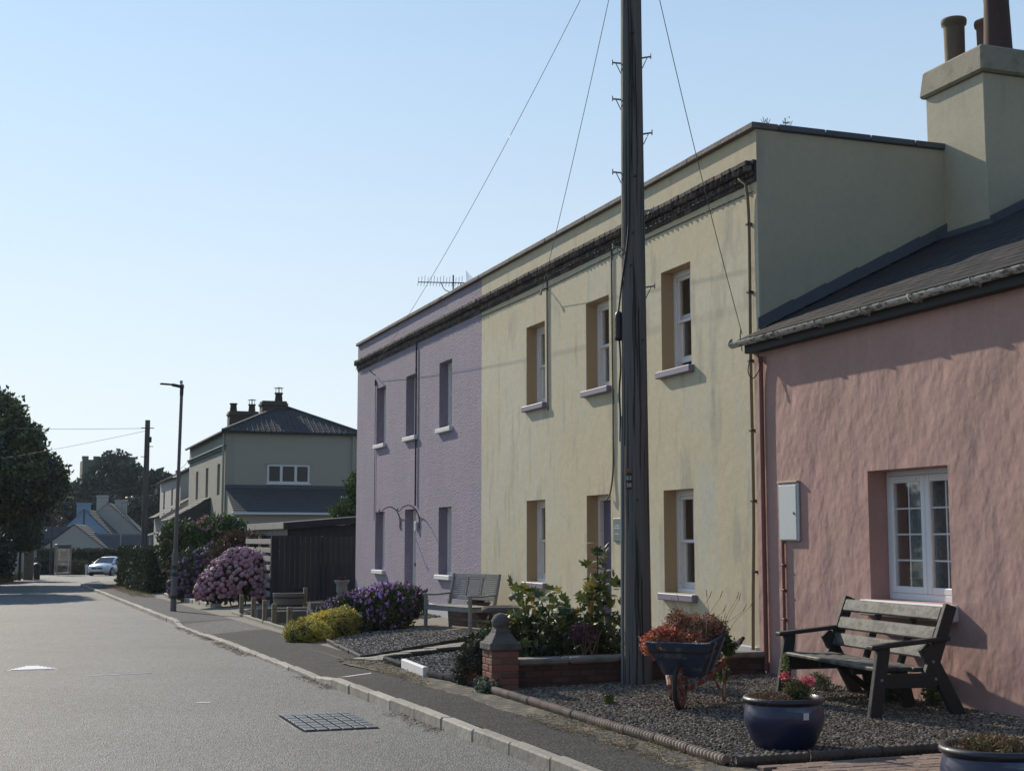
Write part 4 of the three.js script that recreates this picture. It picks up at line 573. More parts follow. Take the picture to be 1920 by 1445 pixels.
// ---------------------------------------------------------------- wheelbarrow planter
function slab(a, b, c, d, th) { // flat plate with corners a b c d, thickened inwards
  const A = [a, b, c, d].map(p => V(...p)), n = A[1].clone().sub(A[0]).cross(A[3].clone().sub(A[0])).normalize().multiplyScalar(-th), B = A.map(p => p.clone().add(n)), P = [], q = (w, x, y, z) => { for (const v of [w, x, y, w, y, z]) P.push(v.x, v.y, v.z); };
  q(A[0], A[1], A[2], A[3]); q(B[0], B[3], B[2], B[1]); for (let i = 0; i < 4; i++) { const j = (i + 1) % 4; q(A[i], B[i], B[j], A[j]); }
  const g = new THREE.BufferGeometry(); g.setAttribute('position', new THREE.Float32BufferAttribute(P, 3)); g.computeVertexNormals(); return uvBox(g);
}
const BW = { x: 6.36, z: -12.62 };
{
  const w = thing('wheelbarrow', 'old wooden wheelbarrow with navy tray and flaking red frame, used as planter', 'wheelbarrow', [BW.x, gY(BW.x, BW.z), BW.z], 2.42);
  T.navy = tex(256, 256, 0.8, 0.8, (u, v) => { const f = clamp((fbm(u, v, 12, 12, 5, 43) - 0.63) * 9); return mixc(mulc([0.034, 0.052, 0.095], 0.75 + 0.5 * fbm(u, v, 8, 8, 4, 44)), [0.16, 0.15, 0.15], f * 0.7); });
  T.redFlake = tex(256, 256, 0.5, 0.5, (u, v) => { const f = clamp((fbm(u, v, 9, 9, 4, 46) - 0.56) * 8), r = clamp((fbm(u, v, 14, 14, 3, 47) - 0.5) * 4); return mixc(mixc([0.25, 0.075, 0.05], [0.13, 0.06, 0.045], r), [0.36, 0.38, 0.36], f * 0.8); });
  const nv = mat(null, { map: T.navy, bumpMap: T.grainBump, bumpScale: 0.004, roughness: 0.6 }), rd = mat(null, { map: T.redFlake, roughness: 0.75 }), slatM = mat([0.30, 0.28, 0.31], { map: T.flake, roughness: 0.8 });
  const yb = 0.33, yt = 0.66, yr = 0.72, B = { f: 0.10, r: 0.62, w: 0.19 }, Tt = { f: -0.10, r: 0.82, w: 0.325 };
  const fp = (s, t) => [s * lerp(B.w, Tt.w, t), lerp(yb, yt, t), lerp(B.f, Tt.f, t)], bp = (s, t) => [s * lerp(B.w, Tt.w, t), lerp(yb, yr, t), lerp(B.r, Tt.r, t)];
  mesh('front_board', slab(fp(1, 0), fp(-1, 0), fp(-1, 0.47), fp(1, 0.47), 0.025), nv, w); mesh('front_board', slab(fp(1, 0.485), fp(-1, 0.485), fp(-1, 1), fp(1, 1), 0.025), nv, w);
  for (const s of [1, -1]) for (const [t0, t1] of [[0, 0.47], [0.485, 1]]) { const q = [bp(s, t0), fp(s, t0), fp(s, t1), bp(s, t1)]; mesh('side_board', s > 0 ? slab(q[0], q[1], q[2], q[3], 0.025) : slab(q[1], q[0], q[3], q[2], 0.025), nv, w); }
  mesh('rear_board', slab(bp(-1, 0), bp(1, 0), bp(1, 1), bp(-1, 1), 0.025), nv, w); mesh('floor_board', slab(fp(1, 0), bp(1, 0), bp(-1, 0), fp(-1, 0), 0.025), nv, w);
  mesh('soil', slab(fp(-1, 0.75), bp(-1, 0.75), bp(1, 0.75), fp(1, 0.75), 0.02), mat([0.035, 0.026, 0.02], { roughness: 1, bumpMap: T.gritBump, bumpScale: 0.02 }), w);
  for (const s of [1, -1]) for (const t of [0.28, 0.72]) { const a = V(...fp(s, 0.02)).lerp(V(...bp(s, 0.02)), t), b = V(...fp(s, 0.96)).lerp(V(...bp(s, 0.96)), t), o = V(s * 0.014, 0, 0); mesh('batten', bar(a.add(o), b.add(o), 0.03, 0.022, V(s, 0, 0)), slatM, w); }
  for (const s of [1, -1]) { mesh('shaft', [bar(V(s * 0.10, 0.225, -0.02), V(s * 0.225, 0.315, 0.36), 0.04, 0.055), bar(V(s * 0.222, 0.313, 0.34), V(s * 0.33, 0.60, 1.36), 0.04, 0.055)], rd, w); mesh('hand_grip', rod(V(s * 0.322, 0.578, 1.28), V(s * 0.338, 0.622, 1.44), 0.025, 0.021, 10), M.rubber, w); mesh('leg', [bar(V(s * 0.27, 0.42, 0.78), V(s * 0.285, 0.0, 0.72), 0.03, 0.045), bar(V(s * 0.235, 0.33, 0.42), V(s * 0.285, 0.03, 0.70), 0.022, 0.03)], rd, w); }
  mesh('axle', rod(V(-0.13, 0.225, 0), V(0.13, 0.225, 0), 0.017), M.iron, w);
  const wh = group('wheel', w, 0, 0.225, 0, 0); mesh('tyre', new THREE.TorusGeometry(0.208, 0.022, 8, 36).scale(1, 1, 1.15).rotateY(Math.PI / 2), M.rubber, wh);
  mesh('rim', lathe([[0.15, -0.025], [0.198, -0.027], [0.2, 0.027], [0.15, 0.025], [0.15, -0.025]], 36).rotateZ(Math.PI / 2), rd, wh); for (let i = 0; i < 6; i++) { const a = i * Math.PI / 3 + 0.2; mesh('spoke', bar(V(0, Math.sin(a) * 0.03, Math.cos(a) * 0.03), V(0, Math.sin(a) * 0.16, Math.cos(a) * 0.16), 0.026, 0.035), rd, wh); } mesh('hub', new THREE.CylinderGeometry(0.042, 0.042, 0.12, 14).rotateZ(Math.PI / 2), rd, wh);
}
// ---------------------------------------------------------------- near bench of dark recycled plastic
{
  const b = thing('garden_bench', 'heavy black recycled plastic bench with mottled grey slats against the pink wall', 'bench', [8.22, gY(8.2, -12.2) - 0.006, -12.15], -1.675), S = 1.04, fm = M.benchFrame, sm = M.benchSlat, z = V(0, 0, 1);
  for (const s of [-1, 1]) {
    const x = s * (S - 0.035);
    mesh('leg', bar(V(x, 0, 0.47), V(x, 0.66, 0.36), 0.07, 0.125, z, 0.008), fm, b); mesh('leg', bar(V(x, 0, -0.42), V(x, 0.66, -0.07), 0.07, 0.13, z, 0.008), fm, b);
    mesh('back_post', bar(V(x - s * 0.002, 0.36, -0.10), V(x - s * 0.002, 1.04, -0.36), 0.066, 0.12, z, 0.008), fm, b);
    mesh('armrest', bar(V(x, 0.655, 0.50), V(x, 0.735, -0.32), 0.115, 0.042, V(0, 1, 0), 0.01), fm, b); mesh('side_rail', bar(V(x + s * 0.004, 0.345, 0.36), V(x + s * 0.004, 0.345, -0.18), 0.062, 0.13, V(0, 1, 0), 0.006), fm, b);
    for (const [yy, zz] of [[0.36, 0.40], [0.36, -0.16], [0.52, -0.14]]) mesh('bolt', at(new THREE.CylinderGeometry(0.014, 0.014, 0.01, 10).rotateZ(Math.PI / 2), s * (S + 0.003), yy, zz), M.galv, b);
  }
  for (const x of [-0.36, 0.34]) { mesh('back_post', bar(V(x, 0.38, -0.17), V(x, 0.98, -0.385), 0.07, 0.05, z), fm, b); mesh('centre_leg', [bar(V(x, 0, -0.28), V(x, 0.41, -0.18), 0.06, 0.12, z), bar(V(x + 0.001, 0.385, -0.15), V(x + 0.001, 0.385, 0.34), 0.058, 0.07), bar(V(x - 0.001, 0.12, -0.22), V(x - 0.001, 0.36, 0.1), 0.056, 0.06)], fm, b); }
  for (const [y, zz] of [[0.60, -0.152], [0.77, -0.217], [0.955, -0.288]]) mesh('back_slat', bar(V(-S + 0.075, y, zz), V(S - 0.075, y, zz), 0.04, 0.135, V(0, 0.93, -0.36), 0.012), sm, b);
  for (let i = 0; i < 4; i++) mesh('seat_slat', bar(V(-S + 0.075, 0.452 - i * 0.004, 0.375 - i * 0.138), V(S - 0.075, 0.452 - i * 0.004, 0.375 - i * 0.138), 0.132, 0.04, V(0, 1, 0.03), 0.01), sm, b);
}
// ---------------------------------------------------------------- weathered teak bench
{
  const b = thing('garden_bench', 'weathered grey teak bench with slatted panel back between the lilac and cream houses', 'bench', [8.17, gY(8.1, -25.4), -25.35], -1.30), S = 0.80, m = M.teak, z = V(0, 0, 1);
  for (const s of [-1, 1]) { const x = s * (S - 0.03); mesh('leg', bar(V(x, 0, 0.30), V(x, 0.63, 0.30), 0.055, 0.06, z), m, b); mesh('leg', [bar(V(x, 0, -0.27), V(x, 0.45, -0.24), 0.055, 0.065, z), bar(V(x, 0.44, -0.24), V(x, 1.04, -0.36), 0.055, 0.06, z)], m, b);
    mesh('armrest', [bar(V(x, 0.64, 0.36), V(x, 0.63, 0.1), 0.07, 0.035), bar(V(x, 0.63, 0.102), V(x, 0.66, -0.31), 0.065, 0.034)], m, b); mesh('side_rail', bar(V(x, 0.38, 0.27), V(x, 0.38, -0.22), 0.03, 0.07), m, b); }
  mesh('seat_rail', bar(V(-S + 0.06, 0.39, 0.30), V(S - 0.06, 0.39, 0.30), 0.03, 0.08), m, b); for (let i = 0; i < 7; i++) mesh('seat_slat', bar(V(-S + 0.02, 0.438, 0.29 - i * 0.078), V(S - 0.02, 0.438, 0.29 - i * 0.078), 0.062, 0.02), m, b);
  const bk = (y, o = 0) => lerp(-0.245, -0.36, (y - 0.45) / 0.58) + o;
  mesh('top_rail', bar(V(-S + 0.06, 1.0, bk(1.0)), V(S - 0.06, 1.0, bk(1.0)), 0.035, 0.08, V(0, 0.98, -0.2)), m, b); mesh('lower_rail', bar(V(-S + 0.06, 0.58, bk(0.58)), V(S - 0.06, 0.58, bk(0.58)), 0.035, 0.07, V(0, 0.98, -0.2)), m, b);
  for (const x of [-0.25, 0.25]) mesh('back_stile', bar(V(x, 0.6, bk(0.6)), V(x, 0.98, bk(0.98)), 0.045, 0.03, z), m, b);
  for (let k = 0; k < 3; k++) for (let i = 0; i < 9; i++) { const y = 0.635 + i * 0.0375, xc = (k - 1) * 0.5; mesh('back_slat', bar(V(xc - 0.205, y, bk(y, 0.004)), V(xc + 0.205, y, bk(y, 0.004)), 0.028, 0.014, V(0, 0.5, 0.86), 0.002), m, b); }
  mesh('stretcher', bar(V(-S + 0.05, 0.16, -0.25), V(S - 0.05, 0.16, -0.25), 0.03, 0.04), m, b);
  const tr = thing('added_trough', 'added dark brick-red trough filling the shade under the teak bench', 'planter', [8.62, gY(8.6, -25.8) - 0.01, -25.9], HT + 0.2), tm = M.shadedBricks[2]; mesh('trough_side', [span(-0.75, 0.75, 0, 0.3, 0.1, 0.14), span(-0.75, 0.75, 0, 0.3, -0.14, -0.1), span(-0.75, -0.71, 0, 0.3, -0.099, 0.099), span(0.71, 0.75, 0, 0.3, -0.099, 0.099)], tm, tr); mesh('soil', span(-0.71, 0.71, 0.02, 0.26, -0.1, 0.1), M.earth, tr);  // added trough, standing in for the dark shade behind the bench legs
  const fp = thing('flower_pot', 'shallow bowl of dark red flowers standing behind the teak bench seat', 'flower pot', [8.6, gY(8.6, -25.4) + 0.3, -25.55]); mesh('bowl', lathe([[0.1, 0], [0.2, 0.1], [0.24, 0.17], [0.22, 0.17], [0.1, 0.03]], 20), M.potClays[1], fp);
}
// ---------------------------------------------------------------- bird bath, glazed pots, urn, barrel, posts
{
  const b = thing('bird_bath', 'round stone bird bath on pedestal behind the gate pier', 'bird bath', [7.16, gY(7.1, -20) - 0.02, -20.0]); { const P = [[0.001, 0.66], [0.22, 0.665], [0.3, 0.69], [0.345, 0.725], [0.362, 0.72], [0.368, 0.67], [0.355, 0.635], [0.18, 0.62], [0.12, 0.6]]; mesh('bowl', lathe(P, 36), M.darkStone, b); } mesh('pedestal', lathe([[0.17, 0], [0.17, 0.08], [0.12, 0.12], [0.085, 0.2], [0.08, 0.38], [0.1, 0.44], [0.15, 0.54], [0.16, 0.61]], 24), M.darkStone, b); mesh('water', at(new THREE.CircleGeometry(0.29, 24).rotateX(-Math.PI / 2), 0, 0.684, 0), new THREE.MeshPhysicalMaterial({ color: rgb(0.3, 0.33, 0.32), roughness: 0.05, transmission: 0.6 }), b);
  T.glaze = tex(512, 256, 1, 1, (u, v) => { const drip = 0.80 + 0.12 * (fbm(u, v, 14, 1, 3, 3) - 0.5) + 0.22 * (fbm(u, v, 5, 1, 2, 4) - 0.5), pale = clamp((fbm(u, v, 7, 3, 3, 7) - 0.55) * 6) * clamp((v - 0.55) * 5); let c = v > drip ? [0.018, 0.055, 0.19] : [0.005, 0.011, 0.055]; c = mixc(c, [0.14, 0.22, 0.33], pale * (v > drip - 0.05 ? 0.7 : 0.12)); if (v > 0.87) c = [0.008, 0.009, 0.016]; return mulc(c, 0.8 + 0.4 * fbm(u, v, 30, 20, 3, 9)); });
  T.glaze.repeat.set(1, 1); const gl = new THREE.MeshPhysicalMaterial({ map: T.glaze, roughness: 0.5, clearcoat: 0.55, clearcoatRoughness: 0.05 });
  const pot = (label, x, z, R, hh, name2) => { const p = thing('glazed_pot', label, 'plant pot', [x, gY(x, z) - 0.008, z], 0, 'blue glazed pots'); const pr = [[0.62, 0], [0.68, 0.02], [0.84, 0.22], [0.97, 0.46], [1.0, 0.62], [0.97, 0.76], [0.93, 0.85], [0.93, 0.885], [1.0, 0.905], [1.02, 0.95], [0.99, 1.0], [0.9, 1.0], [0.87, 0.9], [0.9, 0.8], [0.85, 0.6]].map(q => [q[0] * R, q[1] * hh]); const g = lathe(pr, 56), u = g.attributes.uv, q = g.attributes.position; for (let i = 0; i < u.count; i++) u.setXY(i, u.getX(i), clamp(q.getY(i) / hh, 0.01, 0.99)); mesh('pot_body', g, gl, p); mesh('soil', at(new THREE.CylinderGeometry(R * 0.88, R * 0.86, 0.03, 32), 0, hh * 0.9, 0), mat([0.10, 0.07, 0.045], { bumpMap: T.gritBump, bumpScale: 0.03, roughness: 1 }), p); if (name2) { const s = new THREE.CylinderGeometry(R * 0.995, R * 0.985, hh * 0.17, 6, 1, true, 0, 0.16); const o = mesh('price_sticker', s, mat([0.62, 0.64, 0.66], { roughness: 0.6, side: THREE.DoubleSide }), p); o.position.y = hh * 0.68; o.rotation.y = name2; o.scale.setScalar(1.008); } return p; };
  pot('blue glazed pot with pink flowers and a white sticker, standing on the gravel', 5.96, -9.98, 0.322, 0.42, -0.05); pot('blue glazed pot of dry stems on the brick paving', 5.66, -7.05, 0.322, 0.42, 0);
  const u = thing('garden_urn', 'pale stone urn with red plant at the corner of the lilac house', 'urn', [8.79, gY(8.8, -38.1), -38.0]); mesh('urn_body', lathe([[0.14, 0], [0.14, 0.06], [0.07, 0.1], [0.07, 0.14], [0.13, 0.18], [0.155, 0.24], [0.15, 0.29], [0.15, 0.42], [0.2, 0.5], [0.225, 0.53], [0.215, 0.55], [0.17, 0.53], [0.12, 0.45]], 24), mat([1.0, 0.98, 0.94], { map: T.concrete, roughness: 0.9 }), u); mesh('soil', at(new THREE.CylinderGeometry(0.16, 0.15, 0.04, 16), 0, 0.5, 0), M.earth, u);
  const k = thing('half_barrel', 'half oak barrel planter with iron hoops before the dark gates', 'barrel', [6.97, gY(7, -36.2), -36.2]); seed(51); for (let i = 0; i < 20; i++) { const a = i / 20 * 2 * Math.PI, s = mesh('stave', slab([-0.062, 0, 0], [0.062, 0, 0], [0.07, 0.42, 0], [-0.07, 0.42, 0], 0.03), M.barrelWood, k); s.position.set(Math.sin(a) * 0.36, 0, Math.cos(a) * 0.36); s.rotation.set(0.12, a, 0, 'YXZ'); } for (const [y, r] of [[0.1, 0.377], [0.3, 0.4]]) mesh('hoop', at(lathe([[r, -0.025], [r + 0.006, 0], [r + 0.006, 0.03]], 28), 0, y, 0), M.iron, k); mesh('soil', at(new THREE.CylinderGeometry(0.36, 0.33, 0.1, 20), 0, 0.28, 0), M.earth, k);
  const posts = [[5.756, -36.2, 0.50, 0], [5.66, -33.8, 0.51, 0], [5.53, -31.5, 0.53, 0], [5.56, -30.5, 0.48, 0], [5.455, -28.2, 0.5, 0], [7.47, -36.5, 0.52, 2], [6.39, -30.75, 0.24, 3]];
  posts.forEach(([x, z, hh, t], n) => { const p = thing('timber_post', t === 2 ? 'timber post standing beside the half barrel' : t === 3 ? 'short timber post among the wooden troughs' : ['timber stump post at the hydrangea end of the footway row', 'second timber stump post from the hydrangea along the footway', 'third timber stump post from the hydrangea, midway in the row', 'second timber stump post from the yellow flowers along the footway', 'timber stump post beside the yellow flowers at the row end'][n], 'post', [x, gY(x, z) - 0.02, z], rr(-0.1, 0.1), 'timber garden posts'); mesh('shaft', bx(0.105, hh, 0.105, 0, hh / 2, 0, 0.01), M.postWood, p); mesh('hole', at(new THREE.CylinderGeometry(0.015, 0.015, 0.003, 10).rotateX(Math.PI / 2), 0, hh * 0.78, 0.054), M.black, p); });
  const trough = (label, x, z, L, hh, ry) => { const t = thing('wooden_trough', label, 'planter', [x, gY(x, z) - 0.02, z], ry, 'wooden troughs'); mesh('trough_side', [span(-L / 2, L / 2, 0, hh, 0.14, 0.165), span(-L / 2, L / 2, 0, hh, -0.165, -0.14), span(-L / 2, -L / 2 + 0.025, 0, hh, -0.139, 0.139), span(L / 2 - 0.025, L / 2, 0, hh, -0.139, 0.139)], M.barrelWood, t); mesh('rim', [span(-L / 2 - 0.02, L / 2 + 0.02, hh, hh + 0.022, 0.12, 0.18), span(-L / 2 - 0.02, L / 2 + 0.02, hh, hh + 0.022, -0.18, -0.12)], M.paleWood, t); mesh('soil', span(-L / 2 + 0.03, L / 2 - 0.03, 0.02, hh - 0.04, -0.135, 0.135), M.earth, t); };
  trough('long low wooden trough behind the timber posts', 6.35, -33.6, 1.35, 0.19, 0.1); trough('low wooden trough with rounded end nearest the yellow flowers', 6.15, -31.2, 0.95, 0.24, 0.15); trough('wooden trough between the purple flowers and the dark gates', 7.35, -33.2, 0.95, 0.26, 0.05);
  // low boards edging the planted strip
  const e = thing('border_edging', 'low timber boards edging the planted strip along the footway', 'edging'); for (let i = 0; i < 7; i++) { const z = -27.3 - i * 1.35; mesh('board', bx(0.045, 0.10, 1.32, 5.42 + i * 0.03, rY(z) + 0.14, z - 0.6, 0.008), M.greyWood, e); }
  const kb = thing('stone_border', 'pale stone kerb blocks at the foot of the hydrangeas', 'edging'); for (let i = 0; i < 8; i++) { const z = -40.2 - i * 1.5; mesh('block', bx(0.22, 0.2, 1.46, 5.72 - i * 0.02, rY(z) + 0.16, z - 0.7, 0.02), pick(M.kerbs), kb); }
}
// ---------------------------------------------------------------- dark board gates, slat fence, shed
{
  const gz = -39.35, g = thing('board_gates', 'dark stained vertical board gates beside the lilac house', 'gate', [0, gY(8, gz) - 0.06, gz]); seed(61);
  for (let x = 7.14; x < 10.4; x += 0.148) { const b = mesh('board', cbox(0.142, 1.86, 0.028, 0.006), pick(M.shedWoods), g); b.position.set(x + 0.07, 0.95, rr(-0.004, 0.004)); }
  mesh('rail', [bx(3.3, 0.1, 0.05, 8.77, 0.4, -0.045), bx(3.3, 0.1, 0.05, 8.77, 1.6, -0.045)], M.shedWood, g); mesh('gate_post', bx(0.1, 1.9, 0.12, 8.55, 0.95, 0.02), M.shedWood, g); mesh('gate_post', bx(0.09, 1.9, 0.1, 7.1, 0.95, -0.02), M.shedWood, g);
  const f = thing('slat_fence', 'fence of wide grey horizontal slats with gaps, beside the pink hydrangea', 'fence', [7.06, gY(7, -41) - 0.06, -39.4]);
  for (let i = 0; i < 8; i++) mesh('slat', bx(0.03, 0.145, 4.4, rr(-0.01, 0.01), 0.12 + i * 0.245, -2.25, 0.006), M.paleWood, f); for (const z of [-0.05, -2.2, -4.4]) mesh('post', bx(0.08, 1.98, 0.09, 0.06, 0.99, z, 0.006), M.greyWood, f);
  const s = thing('garden_shed', 'long dark shed with sloping felt roof and pale fascia behind the gates', 'shed', [7.95, gY(8, -42) - 0.06, -41.6]);
  mesh('rear_wall', span(0.02, 4.4, 0, 2.2, -6.4, -6.3), M.shedWood, s); mesh('front_wall', span(0.02, 4.4, 0, 2.25, -0.1, 0), M.shedWood, s); mesh('side_wall', span(0, 0.02, 0, 2.0, -6.4, 0), M.shedWood, s);
  for (let i = 0; i < 8; i++) mesh('side_panel', span(-0.03, -0.001, 1.95, 2.16, -6.35 + i * 0.8, -5.6 + i * 0.8, 0.006), M.paleWood, s);
  mesh('roof', slab([-0.14, 2.33, 0.12], [4.5, 2.72, 0.12], [4.5, 2.72, -6.6], [-0.14, 2.33, -6.6], 0.05), M.slateFar, s);
  for (let i = 0; i < 4; i++) mesh('fascia_board', span(-0.165, -0.141, 2.14, 2.345, -6.55 + i * 1.67, -4.9 + i * 1.67, 0.006), M.paleWood, s);
  mesh('fascia_board', slab([-0.14, 2.12, 0.14], [4.5, 2.51, 0.14], [4.5, 2.69, 0.14], [-0.14, 2.31, 0.14], 0.02), M.shedWood, s);
}
{ // roof-top aerial
  const a = thing('tv_aerial', 'television aerial with many rods above the lilac house parapet', 'aerial', [9.55, 6.9, -30.3], 0), m = mat([0.06, 0.06, 0.065], { roughness: 0.5, metalness: 0.5 });
  mesh('mast', rod(V(0, 0, 0), V(0, 0.92, 0), 0.018), m, a); mesh('boom', [rod(V(-0.85, 0.7, 0.0), V(0.42, 0.76, 0), 0.012), tube([[-0.3, 0.72, 0], [-0.2, 0.56, 0], [0, 0.52, 0], [0.15, 0.6, 0], [0.18, 0.74, 0]], 0.01, 5)], m, a);
  for (let i = 0; i < 15; i++) { const x = -0.84 + i * 0.075, y = 0.7 + 0.06 * (x + 0.85) / 1.27; mesh('rod', [rod(V(x, y, 0), V(x - 0.02, y + 0.10 + 0.02 * (i % 3), 0.1), 0.005), rod(V(x, y, 0), V(x + 0.02, y - 0.06, -0.14), 0.005)], m, a); }
  mesh('reflector', [0, 1, 2, 3, 4, 5].map(i => rod(V(0.38 + i * 0.022, 0.66 + i * 0.0, -0.12), V(0.28 + i * 0.03, 1.02 - i * 0.03, 0.12), 0.005)), m, a);
}

// ---------------------------------------------------------------- hip-roofed house beyond the shed (local x towards camera, z towards road)
function smallWindow(parent, x0, x1, y0, y1, z, n, sill, frameM = M.white) { // simple framed window in a wall facing local +z
  const w = group('window', parent); mesh('frame', [span(x0, x0 + 0.06, y0, y1, z - 0.03, z + 0.03), span(x1 - 0.06, x1, y0, y1, z - 0.03, z + 0.03), span(x0 + 0.06, x1 - 0.06, y0, y0 + 0.06, z - 0.03, z + 0.029), span(x0 + 0.06, x1 - 0.06, y1 - 0.06, y1, z - 0.03, z + 0.029), ...Array.from({ length: n - 1 }, (_, i) => { const x = lerp(x0, x1, (i + 1) / n); return span(x - 0.04, x + 0.04, y0 + 0.06, y1 - 0.06, z - 0.03, z + 0.028); })], frameM, w);
  mesh('pane', span(x0 + 0.05, x1 - 0.05, y0 + 0.05, y1 - 0.05, z - 0.02, z + 0.002, 0), M.farGlass, w); if (sill) mesh('sill', span(x0 - 0.08, x1 + 0.08, y0 - 0.1, y0 - 0.002, z - 0.05, z + 0.14, 0.01), frameM, w); return w;
}
{
  const zc = -61.7, by = rY(-66) + 0.15, h = thing('hip_roof_house', 'cream two-storey house with dark hipped roof, brick chimneys and slate lean-to', 'house', [9, 0, zc], HT), L = 13.2, D = 6.0;
  const wins = [[-2.7, -1.8], [-6.6, -5.7], [-10.3, -9.4]];
  mesh('front_wall', wallGeo(-L, 0, by, 6.62, [...wins.map(w => [w[0], w[1], 3.74, 5.15]), [-2.8, -1.75, 1.0, 2.35], [-10.4, -9.3, 1.0, 2.35]], 0.35), M.farBrick, h);
  mesh('side_wall', span(-0.35, 0, by, 6.55, -D, -0.351, 0.004), M.farCream, h); mesh('end_wall', span(-L, -L + 0.35, by, 6.55, -D, -0.351, 0.004), M.farCream, h); mesh('rear_wall', span(-L + 0.36, -0.36, by, 6.55, -D, -D + 0.3, 0.004), M.farCream, h);
  for (const [a, b] of wins) smallWindow(h, a, b, 3.74, 5.15, -0.24, 1, true, M.farCream); smallWindow(h, -2.8, -1.75, 1.0, 2.35, -0.24, 1, true, M.farCream);
  mesh('cornice', [span(-L, 0.03, 5.82, 5.9, 0.002, 0.14, 0.02), span(-L, 0.03, 5.7, 5.815, 0.002, 0.08, 0.02)], M.farTrim, h);
  mesh('quoin_strip', [span(-0.3, 0.0, by, 5.69, 0.002, 0.035), span(-0.3, 0.0, 5.91, 6.5, 0.002, 0.035)], M.farCream, h);
  const rf = group('roof', h), e = 6.5, a = [0.18, e, 0.2], b = [0.18, e, -D - 0.2], c = [-L - 0.1, e, -D - 0.2], d = [-L - 0.1, e, 0.2], p = [-2.9, 7.95, -D / 2], q = [-L + 2.9, 7.95, -D / 2];
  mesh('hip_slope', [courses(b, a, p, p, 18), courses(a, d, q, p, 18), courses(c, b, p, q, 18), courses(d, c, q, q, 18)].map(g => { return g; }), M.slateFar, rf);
  seed(3); for (let i = 0; i < 26; i++) { const t = (i + 0.5) / 26, z = lerp(0.2, -D - 0.2, t), k = 1 - Math.abs(t - 0.5) * 2, top = V(lerp(0.18, p[0], k), lerp(e, p[1], k) + 0.03, z); mesh('roof_rib', rod(V(0.19, e + 0.03, z), top, 0.02, 0.02, 5), M.slateFar, rf); }
  mesh('ridge', [bar(V(...a).setY(e + 0.04), V(...p).setY(7.99), 0.16, 0.08), bar(V(...b).setY(e + 0.04), V(...p).setY(7.99), 0.16, 0.08), bar(V(...p).setY(7.99), V(...q).setY(7.99), 0.16, 0.08)], M.slateFar, rf);
  mesh('gutter', [span(0.15, 0.24, 6.4, 6.5, -D - 0.2, 0.2), span(-L, 0.14, 6.42, 6.5, 0.15, 0.25)], M.fascia, rf);
  const stack = (x, z, w, d2, y0, y1, pots) => { const k = group('chimney', h); mesh('stack', [span(x - w / 2, x + w / 2, y0, y1, z - d2 / 2, z + d2 / 2, 0.02), span(x - w / 2 - 0.05, x + w / 2 + 0.05, y1 - 0.22, y1 - 0.1, z - d2 / 2 - 0.05, z + d2 / 2 + 0.05, 0.02)], M.darkBricks[2], k); for (const [px, pz, hh, cowl] of pots) { mesh('chimney_pot', at(lathe([[0.19, 0], [0.16, hh - 0.08], [0.2, hh - 0.06], [0.2, hh]], 14), x + px, y1, z + pz), M.potClays[2], k); if (cowl) mesh('cowl', [at(lathe([[0.001, 0.06], [0.24, 0]], 14), x + px, y1 + hh + 0.22, z + pz), ...[0, 1, 2, 3].map(i => rod(V(x + px + 0.14 * Math.cos(i * 1.57), y1 + hh, z + pz + 0.14 * Math.sin(i * 1.57)), V(x + px + 0.14 * Math.cos(i * 1.57), y1 + hh + 0.24, z + pz + 0.14 * Math.sin(i * 1.57)), 0.015, 0.015, 5))], M.galv, k); } };
  stack(-2.9, -2.55, 0.8, 1.15, 7.2, 8.15, [[0, -0.25, 0.42, true]]); stack(-10.2, -2.3, 0.8, 1.5, 6.6, 8.3, [[0, 0.5, 0.42, false], [0, -0.45, 0.4, true]]);
  { const w = group('window', h), z0 = -3.72, z1 = -1.82, y0 = 4.22, y1 = 5.05, X = 0.03; mesh('frame', [span(-0.03, X, y0, y1, z0, z0 + 0.08), span(-0.03, X, y0, y1, z1 - 0.08, z1), span(-0.03, X - 0.001, y0, y0 + 0.08, z0 + 0.08, z1 - 0.08), span(-0.03, X - 0.001, y1 - 0.08, y1, z0 + 0.08, z1 - 0.08), span(-0.03, X - 0.002, y0 + 0.08, y1 - 0.08, -3.15, -3.04), span(-0.03, X - 0.002, y0 + 0.08, y1 - 0.08, -2.5, -2.39)], M.white, w); for (const [a2, b2] of [[z0 + 0.09, -3.16], [-3.03, -2.51], [-2.38, z1 - 0.09]]) mesh('pane', span(-0.005, 0.005, y0 + 0.08, y1 - 0.08, a2, b2, 0), M.farGlass, w); mesh('sill', span(0.001, 0.09, y0 - 0.07, y0 - 0.002, z0 - 0.06, z1 + 0.06), M.white, w); mesh('lintel', span(0.001, 0.05, y1 + 0.002, y1 + 0.06, z0 - 0.1, z1 + 0.1), M.farCream, w); }
  const lt = group('lean_to', h); mesh('slates', [courses([2.75, 2.86, 0.03], [2.75, 2.86, -7], [0.02, 4.0, -7], [0.02, 4.0, 0.03], 13, 0.025)], M.slateFar, lt); mesh('wall', [span(0.02, 2.5, by, 2.8, -0.25, -0.02), span(2.3, 2.5, by, 2.8, -7, -0.251), slab([0.02, 2.8, -0.02], [2.5, 2.8, -0.02], [2.5, 2.9, -0.02], [0.02, 3.9, -0.02], 0.2)], M.farCream, lt); mesh('flashing', span(0.003, 0.06, 3.98, 4.13, -7, 0.02), M.lead, lt); mesh('gutter', span(2.72, 2.84, 2.78, 2.87, -7, 0.1), M.white, lt);
  mesh('drainpipe', [rod(V(-0.14, by, 0.1), V(-0.14, 6.4, 0.1), 0.05), rod(V(0.08, 4.1, -5.7), V(0.08, 6.4, -5.7), 0.05)], M.farCream, h);
